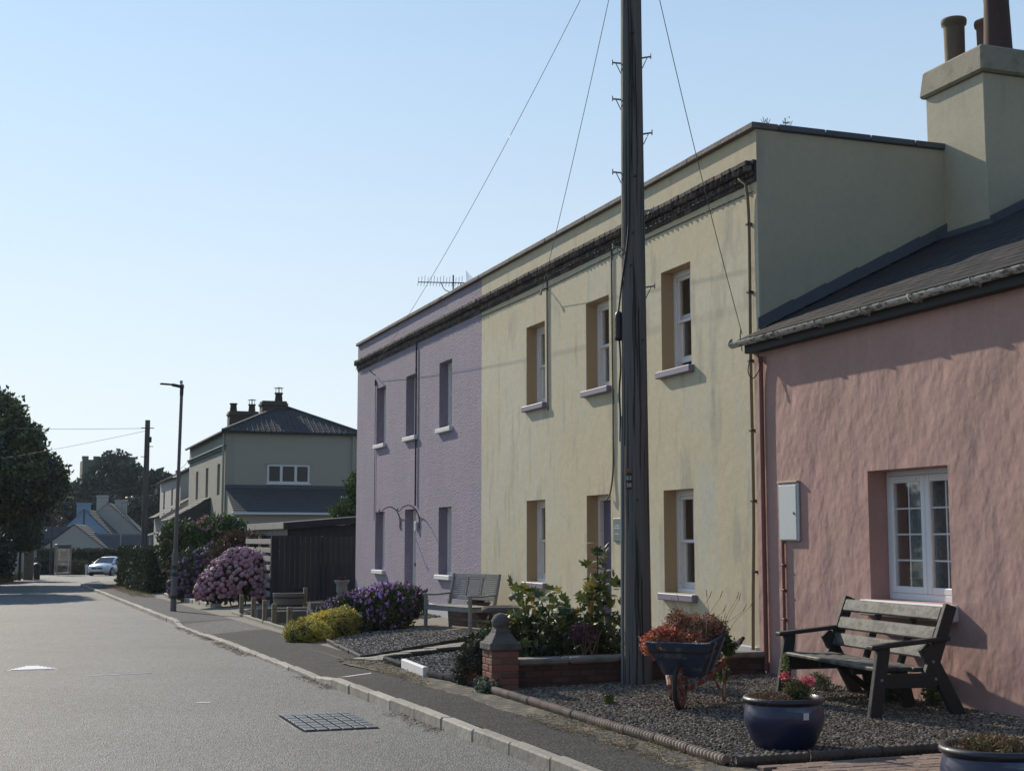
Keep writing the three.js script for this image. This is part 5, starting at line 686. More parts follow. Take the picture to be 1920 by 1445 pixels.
  // porch towards the road
  const po = group('porch', h); mesh('roof', [courses([-4.6, 2.62, 1.95], [-8.2, 2.62, 1.95], [-8.2, 3.72, 0.02], [-4.6, 3.72, 0.02], 8, 0.02)], M.slateFar, po); mesh('cheek', slab([-4.62, 2.5, 1.8], [-4.62, 2.5, 0.02], [-4.62, 3.7, 0.02], [-4.62, 2.66, 1.8], 0.1), M.slateFar, po); mesh('wall', [span(-4.8, -4.65, by, 2.5, 0.02, 1.75), span(-8.1, -7.95, by, 2.5, 0.02, 1.75), span(-7.94, -4.81, by, 2.5, 1.6, 1.75)], M.farBrick, po);
}
{ // next white house
  const zc = -79.5, by = rY(-85) + 0.1, h = thing('white_house', 'plain white gabled house with two small porch roofs beyond the brick-fronted house', 'house', [9.1, 0, zc], HT), L = 11, D = 6;
  mesh('front_wall', wallGeo(-L, -0.302, by, 5.35, [[-2.1, -1.2, 3.3, 4.7], [-4.6, -3.7, 3.3, 4.7], [-9, -8.1, 3.3, 4.7], [-2.9, -1.3, 0.6, 1.9]], 0.3), M.farWhite, h);
  for (const a of [-2.1, -4.6, -9]) smallWindow(h, a, a + 0.9, 3.3, 4.7, -0.2, 1, true, M.farWhite); smallWindow(h, -2.9, -1.3, 0.6, 1.9, -0.2, 3, true, M.white);
  { const s = new THREE.Shape([[0, by], [D, by], [D, 5.35], [D / 2, 6.9], [0, 5.35]].map(p => new THREE.Vector2(-p[0], p[1]))); const g = new THREE.ExtrudeGeometry(s, { depth: 0.3, bevelEnabled: false }); g.rotateY(-Math.PI / 2); mesh('gable_wall', uvBox(at(strip(g), 0.0, 0, -0.301 * 0)), M.farWhite, h); }
  mesh('gable_wall', span(-L, -L + 0.3, by, 5.3, -D, -0.31), M.farWhite, h); mesh('rear_wall', span(-L + 0.31, -0.31, by, 5.3, -D, -D + 0.3), M.farWhite, h);
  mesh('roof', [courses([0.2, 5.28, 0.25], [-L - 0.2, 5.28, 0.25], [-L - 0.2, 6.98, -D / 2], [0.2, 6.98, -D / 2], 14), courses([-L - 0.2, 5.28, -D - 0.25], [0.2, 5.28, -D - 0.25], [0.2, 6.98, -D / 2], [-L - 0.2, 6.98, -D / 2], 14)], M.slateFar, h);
  mesh('barge_board', [bar(V(0.16, 5.3, 0.2), V(0.16, 6.92, -D / 2), 0.05, 0.16), bar(V(0.16, 5.3, -D - 0.2), V(0.16, 6.92, -D / 2), 0.05, 0.16)], M.slateFar, h); mesh('drainpipe', rod(V(-0.15, by, 0.1), V(-0.15, 5.2, 0.1), 0.05), M.iron, h);
  const po = group('porch', h); mesh('roof', [courses([-0.5, 1.95, 1.6], [-3.6, 1.95, 1.6], [-3.6, 2.5, 0.02], [-0.5, 2.5, 0.02], 5)], M.slateFar, po); mesh('bay', [span(-3.3, -0.8, by, 0.7, 0.02, 1.3), span(-0.9, -0.8, 0.7, 1.9, 1.2, 1.3), span(-3.3, -3.2, 0.7, 1.9, 1.2, 1.3)], M.farWhite, po);
  const ex = thing('low_extension', 'low slate roofed extension between the white house and brick-fronted house', 'extension', [9, 0, -75.4], HT); mesh('roof', courses([0.0, 2.9, 1.6], [-4.1, 2.9, 1.6], [-4.1, 4.5, -1.2], [0.0, 4.5, -1.2], 9), M.slateFar, ex); mesh('wall', [span(-4.0, -0.1, by, 2.88, -1.2, 1.3), slab([-0.11, 2.88, 1.3], [-0.11, 2.88, -1.2], [-0.11, 4.45, -1.2], [-0.11, 2.95, 1.3], 0.1)], M.farWhite, ex);
}
// ---------------------------------------------------------------- distant cottages
function gabled(name, label, x, z, y0, w, eave, ridge, depth, wallM, roofM, turn = 0, opt = {}) { // gable faces local +z, ridge along z
  const h = thing(name, label, 'cottage', [x, 0, z], turn), hw = w / 2;
  const s = new THREE.Shape([[-hw, y0], [hw, y0], [hw, eave], [0, ridge], [-hw, eave]].map(p => new THREE.Vector2(...p))); const g = new THREE.ExtrudeGeometry(s, { depth, bevelEnabled: false }); mesh('wall', uvBox(at(strip(g), 0, 0, -depth)), wallM, h);
  const o = 0.2, ey = eave - o * (ridge - eave) / hw; mesh('roof', [courses([hw + o, ey + 0.06, 0.12], [hw + o, ey + 0.06, -depth - 0.1], [0, ridge + 0.07, -depth - 0.1], [0, ridge + 0.07, 0.12], 12, 0.03), courses([-hw - o, ey + 0.06, -depth - 0.1], [-hw - o, ey + 0.06, 0.12], [0, ridge + 0.07, 0.12], [0, ridge + 0.07, -depth - 0.1], 12, 0.03)], roofM, h);
  for (const [cx, cz, cw, cd, ct] of opt.chimneys || []) { const c = group('chimney', h); mesh('stack', [span(cx - cw / 2, cx + cw / 2, ridge - 1.4, ct, cz - cd, cz, 0.03), span(cx - cw / 2 - 0.06, cx + cw / 2 + 0.06, ct - 0.16, ct - 0.02, cz - cd - 0.06, cz + 0.06, 0.02)], wallM, c); for (const k of [-0.25, 0.25]) mesh('chimney_pot', at(lathe([[0.13, 0], [0.11, 0.3], [0.14, 0.34]], 10), cx + k * cw, ct, cz - cd / 2), M.potClays[2], c); }
  return h;
}
{
  const fy = -1.5;
  const b = gabled('blue_cottage', 'blue painted gable with broad chimney rising over lower roofs', 7.0, -140, fy, 6.4, 1.6, 4.6, 8, M.farBlue, M.slateFar, -0.2, { chimneys: [[-0.1, 0.003, 1.25, 0.6, 5.25]] });
  mesh('drainpipe', rod(V(0, 1, 0.06), V(0, 4.6, 0.06), 0.05), M.iron, b);
  gabled('white_cottage', 'white gable end with two chimneys right of the blue cottage', 9.6, -146, fy, 6.6, 2.4, 5.4, 8, M.farWhite, M.slateFar, -0.16, { chimneys: [[-0.6, 0.003, 1.1, 0.6, 6.2], [0.8, -5, 1.2, 0.6, 5.9]] });
  gabled('low_cottage', 'low white gable with slate slope behind the telephone kiosk', 5.7, -130, fy, 5.6, 0.9, 3.05, 6, M.farWhite, M.slateFar, -0.22);
  const d = thing('slate_wing', 'dark slate roof of the wing left of the low white gable', 'cottage', [3.3, 0, -133]); mesh('wall', span(-3.4, 2.2, fy, 0.95, -4, 0), M.farWhite, d); mesh('roof', courses([-3.5, 0.9, 0.2], [2.3, 0.9, 0.2], [2.3, 2.95, -2.2], [-3.5, 2.95, -2.2], 10), M.slateFar, d); mesh('skylight', slab([-0.6, 1.35, -0.15], [0.5, 1.35, -0.15], [0.5, 1.95, -0.85], [-0.6, 1.95, -0.85], 0.05), M.farGlass, d);
  const e = thing('slate_wing', 'dark slate roof of the wing right of the low white gable', 'cottage', [9.6, 0, -131]); mesh('wall', span(-2.4, 3.2, fy, 0.9, -4, 0), M.farWhite, e); mesh('roof', courses([-2.5, 0.85, 0.2], [3.3, 0.85, 0.2], [3.3, 2.3, -2.2], [-2.5, 2.3, -2.2], 8), M.slateFar, e);
  const tw = thing('church_tower', 'square grey stone tower half smothered in ivy beyond the trees', 'tower', [14.8, 0, -226]); mesh('wall', [span(-4, 4, -2, 14.2, -8, 0, 0.05)], mat([0.16, 0.165, 0.16], { map: T.brick, bumpMap: T.gritBump, bumpScale: 0.1, roughness: 0.95 }), tw); for (const x of [-3.6, -1.9, 0.1, 1.8, 3.5]) mesh('merlon', span(x - 0.5, x + 0.5, 14.2, 14.75, -0.5, 0, 0.04), mat([0.15, 0.155, 0.15], { roughness: 0.95 }), tw);
}
// ---------------------------------------------------------------- telephone kiosk, car, roadside bits
{
  const k = thing('telephone_kiosk', 'glazed metal telephone kiosk beside the hedge at the bend', 'telephone kiosk', [4.2, rY(-113) + 0.12, -113], 0.12), m = mat([0.24, 0.24, 0.24], { roughness: 0.5, metalness: 0.5 }), w = 0.5, H = 2.2;
  for (const x of [-w, w]) for (const z of [-w, w]) mesh('corner_post', bx(0.09, H, 0.09, x, H / 2, z), m, k);
  mesh('roof', [bx(1.14, 0.1, 1.14, 0, H + 0.05, 0, 0.03)], M.galv, k); mesh('header', [bx(0.9, 0.2, 0.05, 0, H - 0.12, w), bx(0.9, 0.2, 0.05, 0, H - 0.12, -w), bx(0.05, 0.2, 0.9, w, H - 0.12, 0), bx(0.05, 0.2, 0.9, -w, H - 0.12, 0)], mat([0.06, 0.06, 0.065], { roughness: 0.5 }), k); mesh('mid_rail', [bx(0.9, 0.08, 0.05, 0, 0.95, w), bx(0.9, 0.08, 0.05, 0, 0.95, -w), bx(0.05, 0.08, 0.9, w, 0.95, 0)], m, k);
  for (const [y0, y1] of [[0.2, 0.9], [1.0, 1.95]]) { mesh('pane', bx(0.9, y1 - y0, 0.01, 0, (y0 + y1) / 2, w, 0), M.glass, k); mesh('pane', bx(0.01, y1 - y0, 0.9, w, (y0 + y1) / 2, 0, 0), M.glass, k); mesh('pane', bx(0.9, y1 - y0, 0.01, 0, (y0 + y1) / 2, -w, 0), M.glass, k); }
  mesh('telephone', bx(0.35, 0.6, 0.15, 0.1, 1.45, -0.38), mat([0.08, 0.10, 0.18], { roughness: 0.4 }), k); mesh('base', bx(1.05, 0.12, 1.05, 0, 0.06, 0), M.concrete, k);
  const g = thing('gatepost', 'stubby pale stone gatepost with capped top under the left-hand trees', 'gatepost', [1.45, rY(-96), -96]); mesh('shaft', bx(0.62, 1.9, 0.6, 0, 0.95, 0, 0.04), M.stone, g); mesh('cap', at(flat(lathe([[0.62, 0], [0.6, 0.1], [0.001, 0.42]], 4).rotateY(Math.PI / 4)), 0, 1.9, 0), M.stone, g);
  const lb = thing('litter_bin', 'small dark bin beside the stone gatepost', 'bin', [2.0, rY(-97), -97]); mesh('body', at(lathe([[0.2, 0], [0.24, 0.85], [0.26, 0.9]], 14), 0, 0, 0), M.black, lb); mesh('lid', at(lathe([[0.27, 0], [0.2, 0.15], [0.001, 0.2]], 14), 0, 0.9, 0), M.black, lb);
  const fs = thing('marker_post', 'short white marker post by the kiosk', 'post', [6.1, rY(-116), -116]); mesh('shaft', bx(0.16, 0.75, 0.1, 0, 0.37, 0, 0.02), M.sillWhite, fs); mesh('plate', bx(0.22, 0.2, 0.03, 0, 0.72, 0.07), M.sillWhite, fs);
}
{
  const c = thing('parked_car', 'silver hatchback coming round the bend by the far hedge', 'car', [7.6, rY(-112.5) + 0.005, -112.5], -0.5), paint = new THREE.MeshPhysicalMaterial({ color: rgb(0.55, 0.57, 0.60), roughness: 0.35, metalness: 0.35, clearcoat: 1, clearcoatRoughness: 0.06 }), dk = mat([0.02, 0.02, 0.022], { roughness: 0.4 }), glass = mat([0.03, 0.035, 0.04], { roughness: 0.05 });
  // body lofted through sections along z (length 4.3, front at +z): [z, half width, sill y, shoulder y, bonnet/top y]
  const sec = [[2.12, 0.55, 0.32, 0.48, 0.55], [2.08, 0.72, 0.22, 0.55, 0.66], [1.9, 0.84, 0.2, 0.68, 0.78], [1.4, 0.89, 0.2, 0.78, 0.9], [0.9, 0.9, 0.2, 0.84, 0.97], [0, 0.9, 0.2, 0.88, 0.98], [-1.2, 0.9, 0.2, 0.92, 1.0], [-1.8, 0.87, 0.24, 0.94, 1.0], [-2.1, 0.78, 0.3, 0.9, 0.96], [-2.16, 0.7, 0.36, 0.8, 0.86]];
  const loft = (S, prof) => { const P = [], n = prof(S[0]).length, I = []; S.forEach(s => prof(s).forEach(p => P.push(p[0], p[1], s[0]))); for (let i = 0; i < S.length - 1; i++) for (let j = 0; j < n - 1; j++) { const a = i * n + j, b = a + n; I.push(a, b, a + 1, a + 1, b, b + 1); } for (const [i, f] of [[0, 1], [S.length - 1, 0]]) for (let j = 1; j < n - 1; j++) f ? I.push(i * n, i * n + j, i * n + j + 1) : I.push(i * n, i * n + j + 1, i * n + j); const g = new THREE.BufferGeometry(); g.setAttribute('position', new THREE.Float32BufferAttribute(P, 3)); g.setIndex(I); return strip(toCreasedNormals(g, 0.7)); };
  mesh('body', loft(sec, ([z, w, y0, y1, y2]) => [[-w * 0.92, y0], [-w, y0 + 0.12], [-w * 1.01, (y0 + y1) / 2 + 0.1], [-w * 0.98, y1], [-w * 0.8, y2 - 0.02], [0, y2 + 0.03], [w * 0.8, y2 - 0.02], [w * 0.98, y1], [w * 1.01, (y0 + y1) / 2 + 0.1], [w, y0 + 0.12], [w * 0.92, y0]]), new THREE.MeshPhysicalMaterial({ color: rgb(0.55, 0.57, 0.60), roughness: 0.35, metalness: 0.35, clearcoat: 1, clearcoatRoughness: 0.06, side: THREE.DoubleSide }), c);
  const cab = [[1.05, 0.78, 0.97], [0.25, 0.66, 1.38], [-0.4, 0.64, 1.44], [-1.2, 0.62, 1.40], [-1.75, 0.64, 1.25], [-2.05, 0.72, 0.97]];
  mesh('cabin', loft(cab, ([z, w, t]) => [[-0.84, 0.93], [-w - 0.02, Math.max(0.94, t - 0.06)], [-w * 0.9, t], [0, t + 0.025], [w * 0.9, t], [w + 0.02, Math.max(0.94, t - 0.06)], [0.84, 0.93]]), paint, c);
  mesh('windscreen', slab([-0.70, 0.99, 1.06], [0.70, 0.99, 1.06], [0.58, 1.385, 0.30], [-0.58, 1.385, 0.30], 0.02), glass, c);
  for (const s of [-1, 1]) { const q = [[s * 0.845, 0.97, 0.72], [s * 0.845, 0.98, -0.35], [s * 0.71, 1.35, -0.38], [s * 0.73, 1.32, 0.25]], q2 = [[s * 0.845, 0.98, -0.42], [s * 0.84, 1.0, -1.45], [s * 0.70, 1.32, -1.2], [s * 0.71, 1.35, -0.44]]; for (const r of [q, q2]) mesh('side_window', s > 0 ? slab(r[0], r[1], r[2], r[3], 0.02) : slab(r[1], r[0], r[3], r[2], 0.02), glass, c); mesh('door_mirror', at(new THREE.SphereGeometry(0.1, 10, 8).scale(1.1, 0.75, 0.6), s * 1.0, 0.98, 0.68), paint, c); mesh('headlight', at(new THREE.SphereGeometry(0.17, 12, 8).scale(1.1, 0.5, 0.6), s * 0.62, 0.66, 1.96), mat([0.75, 0.78, 0.8], { roughness: 0.1 }), c);
    for (const z of [1.32, -1.32]) { const w = group('wheel', c, s * 0.8, 0.31, z); mesh('tyre', new THREE.CylinderGeometry(0.31, 0.31, 0.22, 22).rotateZ(Math.PI / 2), M.rubber, w); mesh('rim', at(new THREE.CylinderGeometry(0.21, 0.21, 0.02, 14).rotateZ(Math.PI / 2), s * 0.115, 0, 0), M.galv, w); } mesh('wheel_arch', at(new THREE.TorusGeometry(0.36, 0.05, 6, 14, Math.PI).rotateY(Math.PI / 2), s * 0.86, 0.3, 1.32), dk, c); }
  mesh('grille', [bx(0.9, 0.16, 0.08, 0, 0.56, 2.08, 0.03)], dk, c); mesh('lower_intake', [bx(1.3, 0.12, 0.08, 0, 0.3, 2.06, 0.03)], dk, c); mesh('badge', at(new THREE.TorusGeometry(0.07, 0.012, 6, 16), 0, 0.57, 2.13), M.white, c); mesh('number_plate', bx(0.52, 0.11, 0.02, 0, 0.42, 2.135, 0.004), M.white, c);
}

// ---------------------------------------------------------------- vegetation
function leafShape(L, W, fold = 0.18) { // pointed leaf, folded along its rib; 4 triangles
  const g = new THREE.BufferGeometry(), P = [0, 0, 0, W / 2, L * 0.45, fold * W, 0, L * 0.5, 0, 0, 0, 0, 0, L * 0.5, 0, -W / 2, L * 0.45, fold * W, W / 2, L * 0.45, fold * W, 0, L, -fold * W, 0, L * 0.5, 0, 0, L * 0.5, 0, 0, L, -fold * W, -W / 2, L * 0.45, fold * W];
  g.setAttribute('position', new THREE.Float32BufferAttribute(P, 3)); g.computeVertexNormals(); return g;
}
function lobed(L) { // five-lobed maple-like leaf, 10 triangles
  const pts = [[0, 0], [0.30, 0.08], [0.62, 0.30], [0.36, 0.42], [0.58, 0.78], [0.20, 0.66], [0, 1.0], [-0.20, 0.66], [-0.58, 0.78], [-0.36, 0.42], [-0.62, 0.30], [-0.30, 0.08]], P = [], c = [0, 0.38, 0.06];
  for (let i = 0; i < pts.length; i++) { const a = pts[i], b = pts[(i + 1) % pts.length], z = p => -0.10 * Math.abs(p[0]) - 0.12 * Math.max(0, p[1] - 0.5); P.push(c[0] * L, c[1] * L, c[2] * L, a[0] * L, a[1] * L, z(a) * L, b[0] * L, b[1] * L, z(b) * L); }
  const g = new THREE.BufferGeometry(); g.setAttribute('position', new THREE.Float32BufferAttribute(P, 3)); g.computeVertexNormals(); return g;
}
function clump(n, L, W, R, sd) { seed(sd); const gs = []; for (let i = 0; i < n; i++) { const g = leafShape(L * rr(0.7, 1.2), W * rr(0.8, 1.2)); _e.set(rr(-1.3, 1.3), rr(0, 6.3), rr(-1.3, 1.3)); g.applyQuaternion(_q.setFromEuler(_e)); const d = V(rr(-1, 1), rr(-0.8, 0.8), rr(-1, 1)).normalize().multiplyScalar(R * Math.cbrt(rnd())); gs.push(at(g, d.x, d.y, d.z)); } return mergeGeometries(gs); }
const CL = { tree: clump(9, 0.30, 0.20, 0.42, 1), fine: clump(9, 0.07, 0.035, 0.10, 2), mid: clump(8, 0.11, 0.06, 0.13, 3), dense: clump(10, 0.05, 0.03, 0.07, 4), far: clump(8, 0.6, 0.45, 0.8, 5), needle: clump(12, 0.07, 0.012, 0.05, 6) };
const spread = () => { let v; do v = V(rr(-1, 1), rr(-1, 1), rr(-1, 1)); while (v.lengthSq() > 1 || v.lengthSq() < 0.01); return v; };
function foliage(parent, name, blobs, n, geo, cols, smin, smax, m = M.leafW, shell = 0.55) { // blobs [x,y,z,rx,ry,rz,weight]
  const tot = blobs.reduce((a, b) => a + (b[6] || b[3] * b[4] + b[4] * b[5]), 0), it = [];
  for (const b of blobs) { const k = Math.round(n * (b[6] || b[3] * b[4] + b[4] * b[5]) / tot); for (let i = 0; i < k; i++) { const d = spread().normalize(), lump = 0.82 + 0.30 * vn(d.x * 2.3 + b[0] * 3 + 20, d.y * 2.3 + d.z * 1.7 + b[1] + 20, 97, 97, 7), r = (1 - shell * Math.pow(rnd(), 1.6)) * lump; const c = pick(cols); it.push({ p: V(b[0] + d.x * b[3] * r, b[1] + d.y * b[4] * r, b[2] + d.z * b[5] * r), r: [rr(-0.9, 0.9), rr(0, 6.3), rr(-0.9, 0.9)], s: rr(smin, smax), c: mulc(c, rr(0.7, 1.3) * (0.55 + 0.9 * vn((b[0] + d.x * b[3]) * 0.9 / Math.max(0.4, b[3]) + 40, (b[1] + d.y * b[4] + d.z * b[5] * 0.5) * 1.1 / Math.max(0.4, b[4]) + 40, 97, 97, 19))) }); } }
  return mass(name, geo, m, it, parent);
}
const G = { deep: [[0.055, 0.072, 0.022], [0.085, 0.105, 0.030], [0.13, 0.14, 0.040], [0.036, 0.05, 0.020]], hedge: [[0.040, 0.058, 0.016], [0.055, 0.075, 0.020], [0.030, 0.044, 0.014]], fresh: [[0.08, 0.12, 0.025], [0.06, 0.10, 0.025], [0.11, 0.14, 0.03]], far: [[0.035, 0.048, 0.026], [0.045, 0.058, 0.030], [0.028, 0.040, 0.022]] };
function trunk(parent, segs, m = M.bark) { mesh('trunk', segs.map(([a, b, r0, r1]) => rod(V(...a), V(...b), r0, r1, 9)), m, parent); }
// ---- trees on the left of the road
{
  seed(201);
  const t = thing('roadside_tree', 'large dark sycamore overhanging the road bend', 'tree', [-1.6, rY(-84), -84]);
  trunk(t, [[[0, -0.2, 0], [0.2, 3.2, 0], 0.42, 0.3], [[0.2, 3.1, 0], [1.6, 6, 0.6], 0.22, 0.1], [[0.2, 3.1, 0], [-1.6, 7, -0.6], 0.24, 0.1], [[0.2, 3.1, 0], [0.4, 8.4, 0.8], 0.22, 0.08], [[0.2, 3, 0], [2.6, 5.2, -1], 0.16, 0.06]]);
  foliage(t, 'crown', [[-1.8, 8.6, 0, 3.4, 2.9, 3.6], [0.6, 8.6, -0.4, 2.1, 2.0, 2.4], [2.3, 7.9, 0.2, 1.25, 1.2, 1.6], [3.1, 6.5, -0.2, 1.15, 1.1, 1.5], [3.5, 5.2, 0.4, 1.1, 0.95, 1.5], [1.5, 5.9, 0.8, 2.4, 1.9, 2.6], [-0.8, 5.2, 0.4, 3.1, 1.9, 3], [2.6, 4.5, 0.6, 1.5, 0.8, 1.8], [3.9, 6.0, 0.2, 0.8, 0.7, 1.1], [1.2, 4.3, 0.3, 2.2, 1.0, 2.4], [0.4, 10.0, 0.2, 0.9, 0.8, 1.2]], 7000, CL.tree, G.deep, 0.8, 1.35);
  const u = thing('roadside_tree', 'sycamore standing nearer along the left verge', 'tree', [-6.2, rY(-70), -70]); trunk(u, [[[0, -0.2, 0], [0, 3.4, 0], 0.4, 0.28], [[0, 3.3, 0], [1.8, 6.5, 0.4], 0.2, 0.08], [[0, 3.3, 0], [-1.5, 7, -0.6], 0.22, 0.08]]); foliage(u, 'crown', [[0, 7, 0, 3.6, 3, 4.4], [2.9, 7.4, 1, 2.4, 2.6, 4], [2.9, 5.6, 4, 2.2, 1.8, 3], [-2, 6, -0.6, 2.6, 2, 3], [4.2, 8.2, -1, 1.5, 1.6, 5], [4.0, 6.6, 4, 1.5, 1.8, 3]], 6400, CL.tree, G.deep, 0.9, 1.4);
  const w = thing('roadside_tree', 'small bushy tree with pale leaves beside the gatepost', 'tree', [0.9, rY(-94), -94]); trunk(w, [[[0, -0.1, 0], [0, 2.6, 0], 0.1, 0.06], [[0, 1.6, 0], [0.5, 3.1, 0.1], 0.05, 0.03]]); foliage(w, 'crown', [[0, 3.5, 0, 1.1, 0.9, 1], [0.4, 2.6, 0.2, 0.9, 0.8, 0.8], [-0.6, 2.6, 0, 0.8, 0.9, 0.8], [0.8, 4.0, 0, 0.5, 0.45, 0.5]], 1300, CL.mid, [[0.10, 0.12, 0.05], [0.075, 0.095, 0.04], [0.055, 0.075, 0.03]], 1.6, 2.8);
  const hs = thing('dense_shrub', 'dark undergrowth along the left verge beneath the trees', 'shrub', [-2.4, rY(-86), -88]); foliage(hs, 'foliage', [[-1.0, 1.5, 4, 2.0, 2.0, 6], [1.4, 1.2, -2, 1.5, 1.9, 5], [-2, 2.6, 0, 2, 2, 5]], 3200, CL.tree, [[0.020, 0.026, 0.014], [0.028, 0.034, 0.018]], 0.8, 1.2);
  const dv = []; for (let i = 0; i < 2600; i++) { const z = rr(-60, -110), x = lerp(-2.2, 1.7, clamp((-z - 60) / 50)) - Math.pow(rnd(), 2) * 1.4 + 0.05; dv.push({ p: V(x, rY(z) + 0.03, z), r: [rr(-0.6, 0.6), rr(0, 6.3), rr(-0.6, 0.6)], s: rr(0.8, 1.7), c: mulc(pick([[0.26, 0.17, 0.08], [0.20, 0.14, 0.07], [0.12, 0.11, 0.05]]), rr(0.7, 1.2)) }); }
  const dg = mass('dry_verge', clump(8, 0.22, 0.02, 0.08, 9), M.leafDull, dv); dg.userData.label = 'brown dry grass along the left edge of the road'; dg.userData.category = 'grass';
}
// ---- background trees
{
  const bt = (label, x, z, blobs, n, cols = G.far, sc = [0.8, 1.4]) => { const t = thing('background_tree', label, 'tree', [x, rY(z), z], 0, 'trees beyond the cottages'); trunk(t, [[[0, -0.5, 0], [0, blobs[0][1], 0], 0.35, 0.15], [[0, blobs[0][1] * 0.5, 0], [blobs[0][3] * 0.5, blobs[0][1] * 1.05, 0], 0.15, 0.06]]); foliage(t, 'crown', blobs, n, CL.far, cols, ...sc); return t; };
  seed(230);
  bt('dark tree directly left of the stone tower', 8.6, -178, [[0, 6.6, 0, 3.2, 2.8, 3], [1.8, 8.6, 0, 1.9, 1.6, 2], [-2.4, 5, 0, 2, 2.2, 2], [0, 3.5, 0, 4, 2.5, 3]], 1200);
  bt('dark rounded tree in front of the stone tower', 13.2, -188, [[0, 9, 0, 3.6, 3.6, 3], [1.6, 10.6, 0, 2.3, 1.6, 2], [3.4, 8, 0, 2, 2.6, 2], [0, 5, 0, 5, 3.6, 3], [-1, 11.2, 0, 1.8, 1.2, 1.5]], 2400);
  bt('thin-crowned tree with sky showing through, right of the tower', 16.9, -172, [[0, 5.6, 0, 1.7, 2.2, 1.6], [0.8, 8.2, 0, 1.1, 1.2, 1.1], [-0.6, 7.4, 0, 0.9, 0.8, 0.9]], 330, [[0.10, 0.085, 0.05], [0.06, 0.06, 0.035]], [0.5, 0.9]);
  bt('flat-topped pine beyond the white house', 17.6, -182, [[0, 10.9, 0, 1.9, 0.6, 1.6], [-1.0, 10.3, 0, 1.0, 0.4, 1], [1.2, 10.4, 0, 1.1, 0.4, 1]], 330, G.far, [0.5, 0.8]);
  bt('dark broad tree behind the blue cottage', 6.4, -162, [[0, 4.4, 0, 3, 2.6, 2.5], [3.6, 4.2, 0, 2.6, 3, 2.4], [7.4, 4.0, 0, 3, 3, 2.4], [10.2, 3.8, 0, 2.4, 3.2, 2.4]], 2600);
  bt('russet-leaved shrubby tree left of the blue cottage', 4.4, -150, [[0, 3.6, 0, 1.8, 1.8, 1.6], [-1.6, 2.6, 0, 1.6, 2, 1.5]], 420, [[0.12, 0.085, 0.06], [0.07, 0.065, 0.045], [0.16, 0.13, 0.10]], [0.4, 0.8]);
  bt('tall dark trees filling the gap beside the white house', 18.5, -165, [[0, 5, 0, 3, 4.4, 3], [-2.2, 3.4, 0, 2, 3, 2]], 1200);
  bt('dark tree at the far left behind the road bend', -4, -150, [[0, 5, 0, 6, 5, 4], [4.2, 3.2, 0, 3, 3.4, 3]], 1800);
  const wd = foliage(undefined, 'distant_wood', [[-40, 4, -240, 40, 7, 8], [40, 4, -250, 45, 8, 8], [110, 5, -240, 40, 9, 8], [-120, 5, -240, 50, 9, 8]], 5200, CL.far, G.far, 2.0, 3.4); wd.userData.label = 'far belt of dark trees closing the view'; wd.userData.category = 'trees';
  const iv = foliage(undefined, 'ivy', [[16, 7, -226, 4.6, 6.6, 1.6], [15.4, 12.6, -226, 3.0, 2.6, 1.5], [18.6, 9, -227, 1.8, 4.6, 3]], 2400, CL.far, G.far, 0.6, 1.1); iv.userData.label = 'ivy covering the right side of the stone tower'; iv.userData.category = 'ivy';
}
// ---- clipped hedges
function hedge(label, x0, x1, y0, y1, z0, z1, n, cols, wob = 0.05) {
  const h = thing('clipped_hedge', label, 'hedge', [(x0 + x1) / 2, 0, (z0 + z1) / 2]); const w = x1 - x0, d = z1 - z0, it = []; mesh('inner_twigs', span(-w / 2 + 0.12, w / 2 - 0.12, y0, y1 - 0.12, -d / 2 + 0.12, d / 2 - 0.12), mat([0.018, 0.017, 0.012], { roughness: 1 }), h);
  const A = [w * d, d * (y1 - y0) * 2, w * (y1 - y0) * 2], s = A[0] + A[1] + A[2];
  for (let i = 0; i < n; i++) { let q = rnd() * s, p; const k = wob * (vn(rnd() * 9, rnd() * 9, 9, 9, 3) - 0.5) * 2 - Math.pow(rnd(), 2) * 0.1; if (q < A[0]) p = V(rr(-w / 2, w / 2), y1 + k, rr(-d / 2, d / 2)); else if (q < A[0] + A[1]) p = V((rnd() < 0.5 ? -1 : 1) * (w / 2 + k), rr(y0, y1), rr(-d / 2, d / 2)); else p = V(rr(-w / 2, w / 2), rr(y0, y1), (rnd() < 0.5 ? -1 : 1) * (d / 2 + k)); it.push({ p, r: [rr(-1, 1), rr(0, 6.3), rr(-1, 1)], s: rr(0.8, 1.5), c: mulc(pick(cols), rr(0.6, 1.35)) }); }
  mass('foliage', CL.mid, M.leafW, it, h); return h;
}
seed(260);
hedge('square clipped dark green hedge behind the lamp post', 5.25, 6.95, rY(-60) + 0.08, 1.22, -70.5, -56.3, 5200, G.hedge);
hedge('long clipped hedge behind the kiosk and the silver car', 2.6, 16, -1.1, 0.85, -121.5, -119.8, 5200, [[0.06, 0.075, 0.025], [0.085, 0.095, 0.03], [0.04, 0.055, 0.02]]);
hedge('lower bank of hedge beneath the long hedge left of the kiosk', 2.4, 4.6, -1.1, 0.1, -119.6, -118.6, 700, G.hedge);
{ const b = thing('low_bush', 'small rounded bush between kiosk and silver car', 'shrub', [5.6, rY(-117), -117.4]); foliage(b, 'foliage', [[0, 0.5, 0, 0.9, 0.6, 0.7]], 300, CL.mid, [[0.10, 0.10, 0.04], [0.07, 0.08, 0.03]], 1.2, 2); }
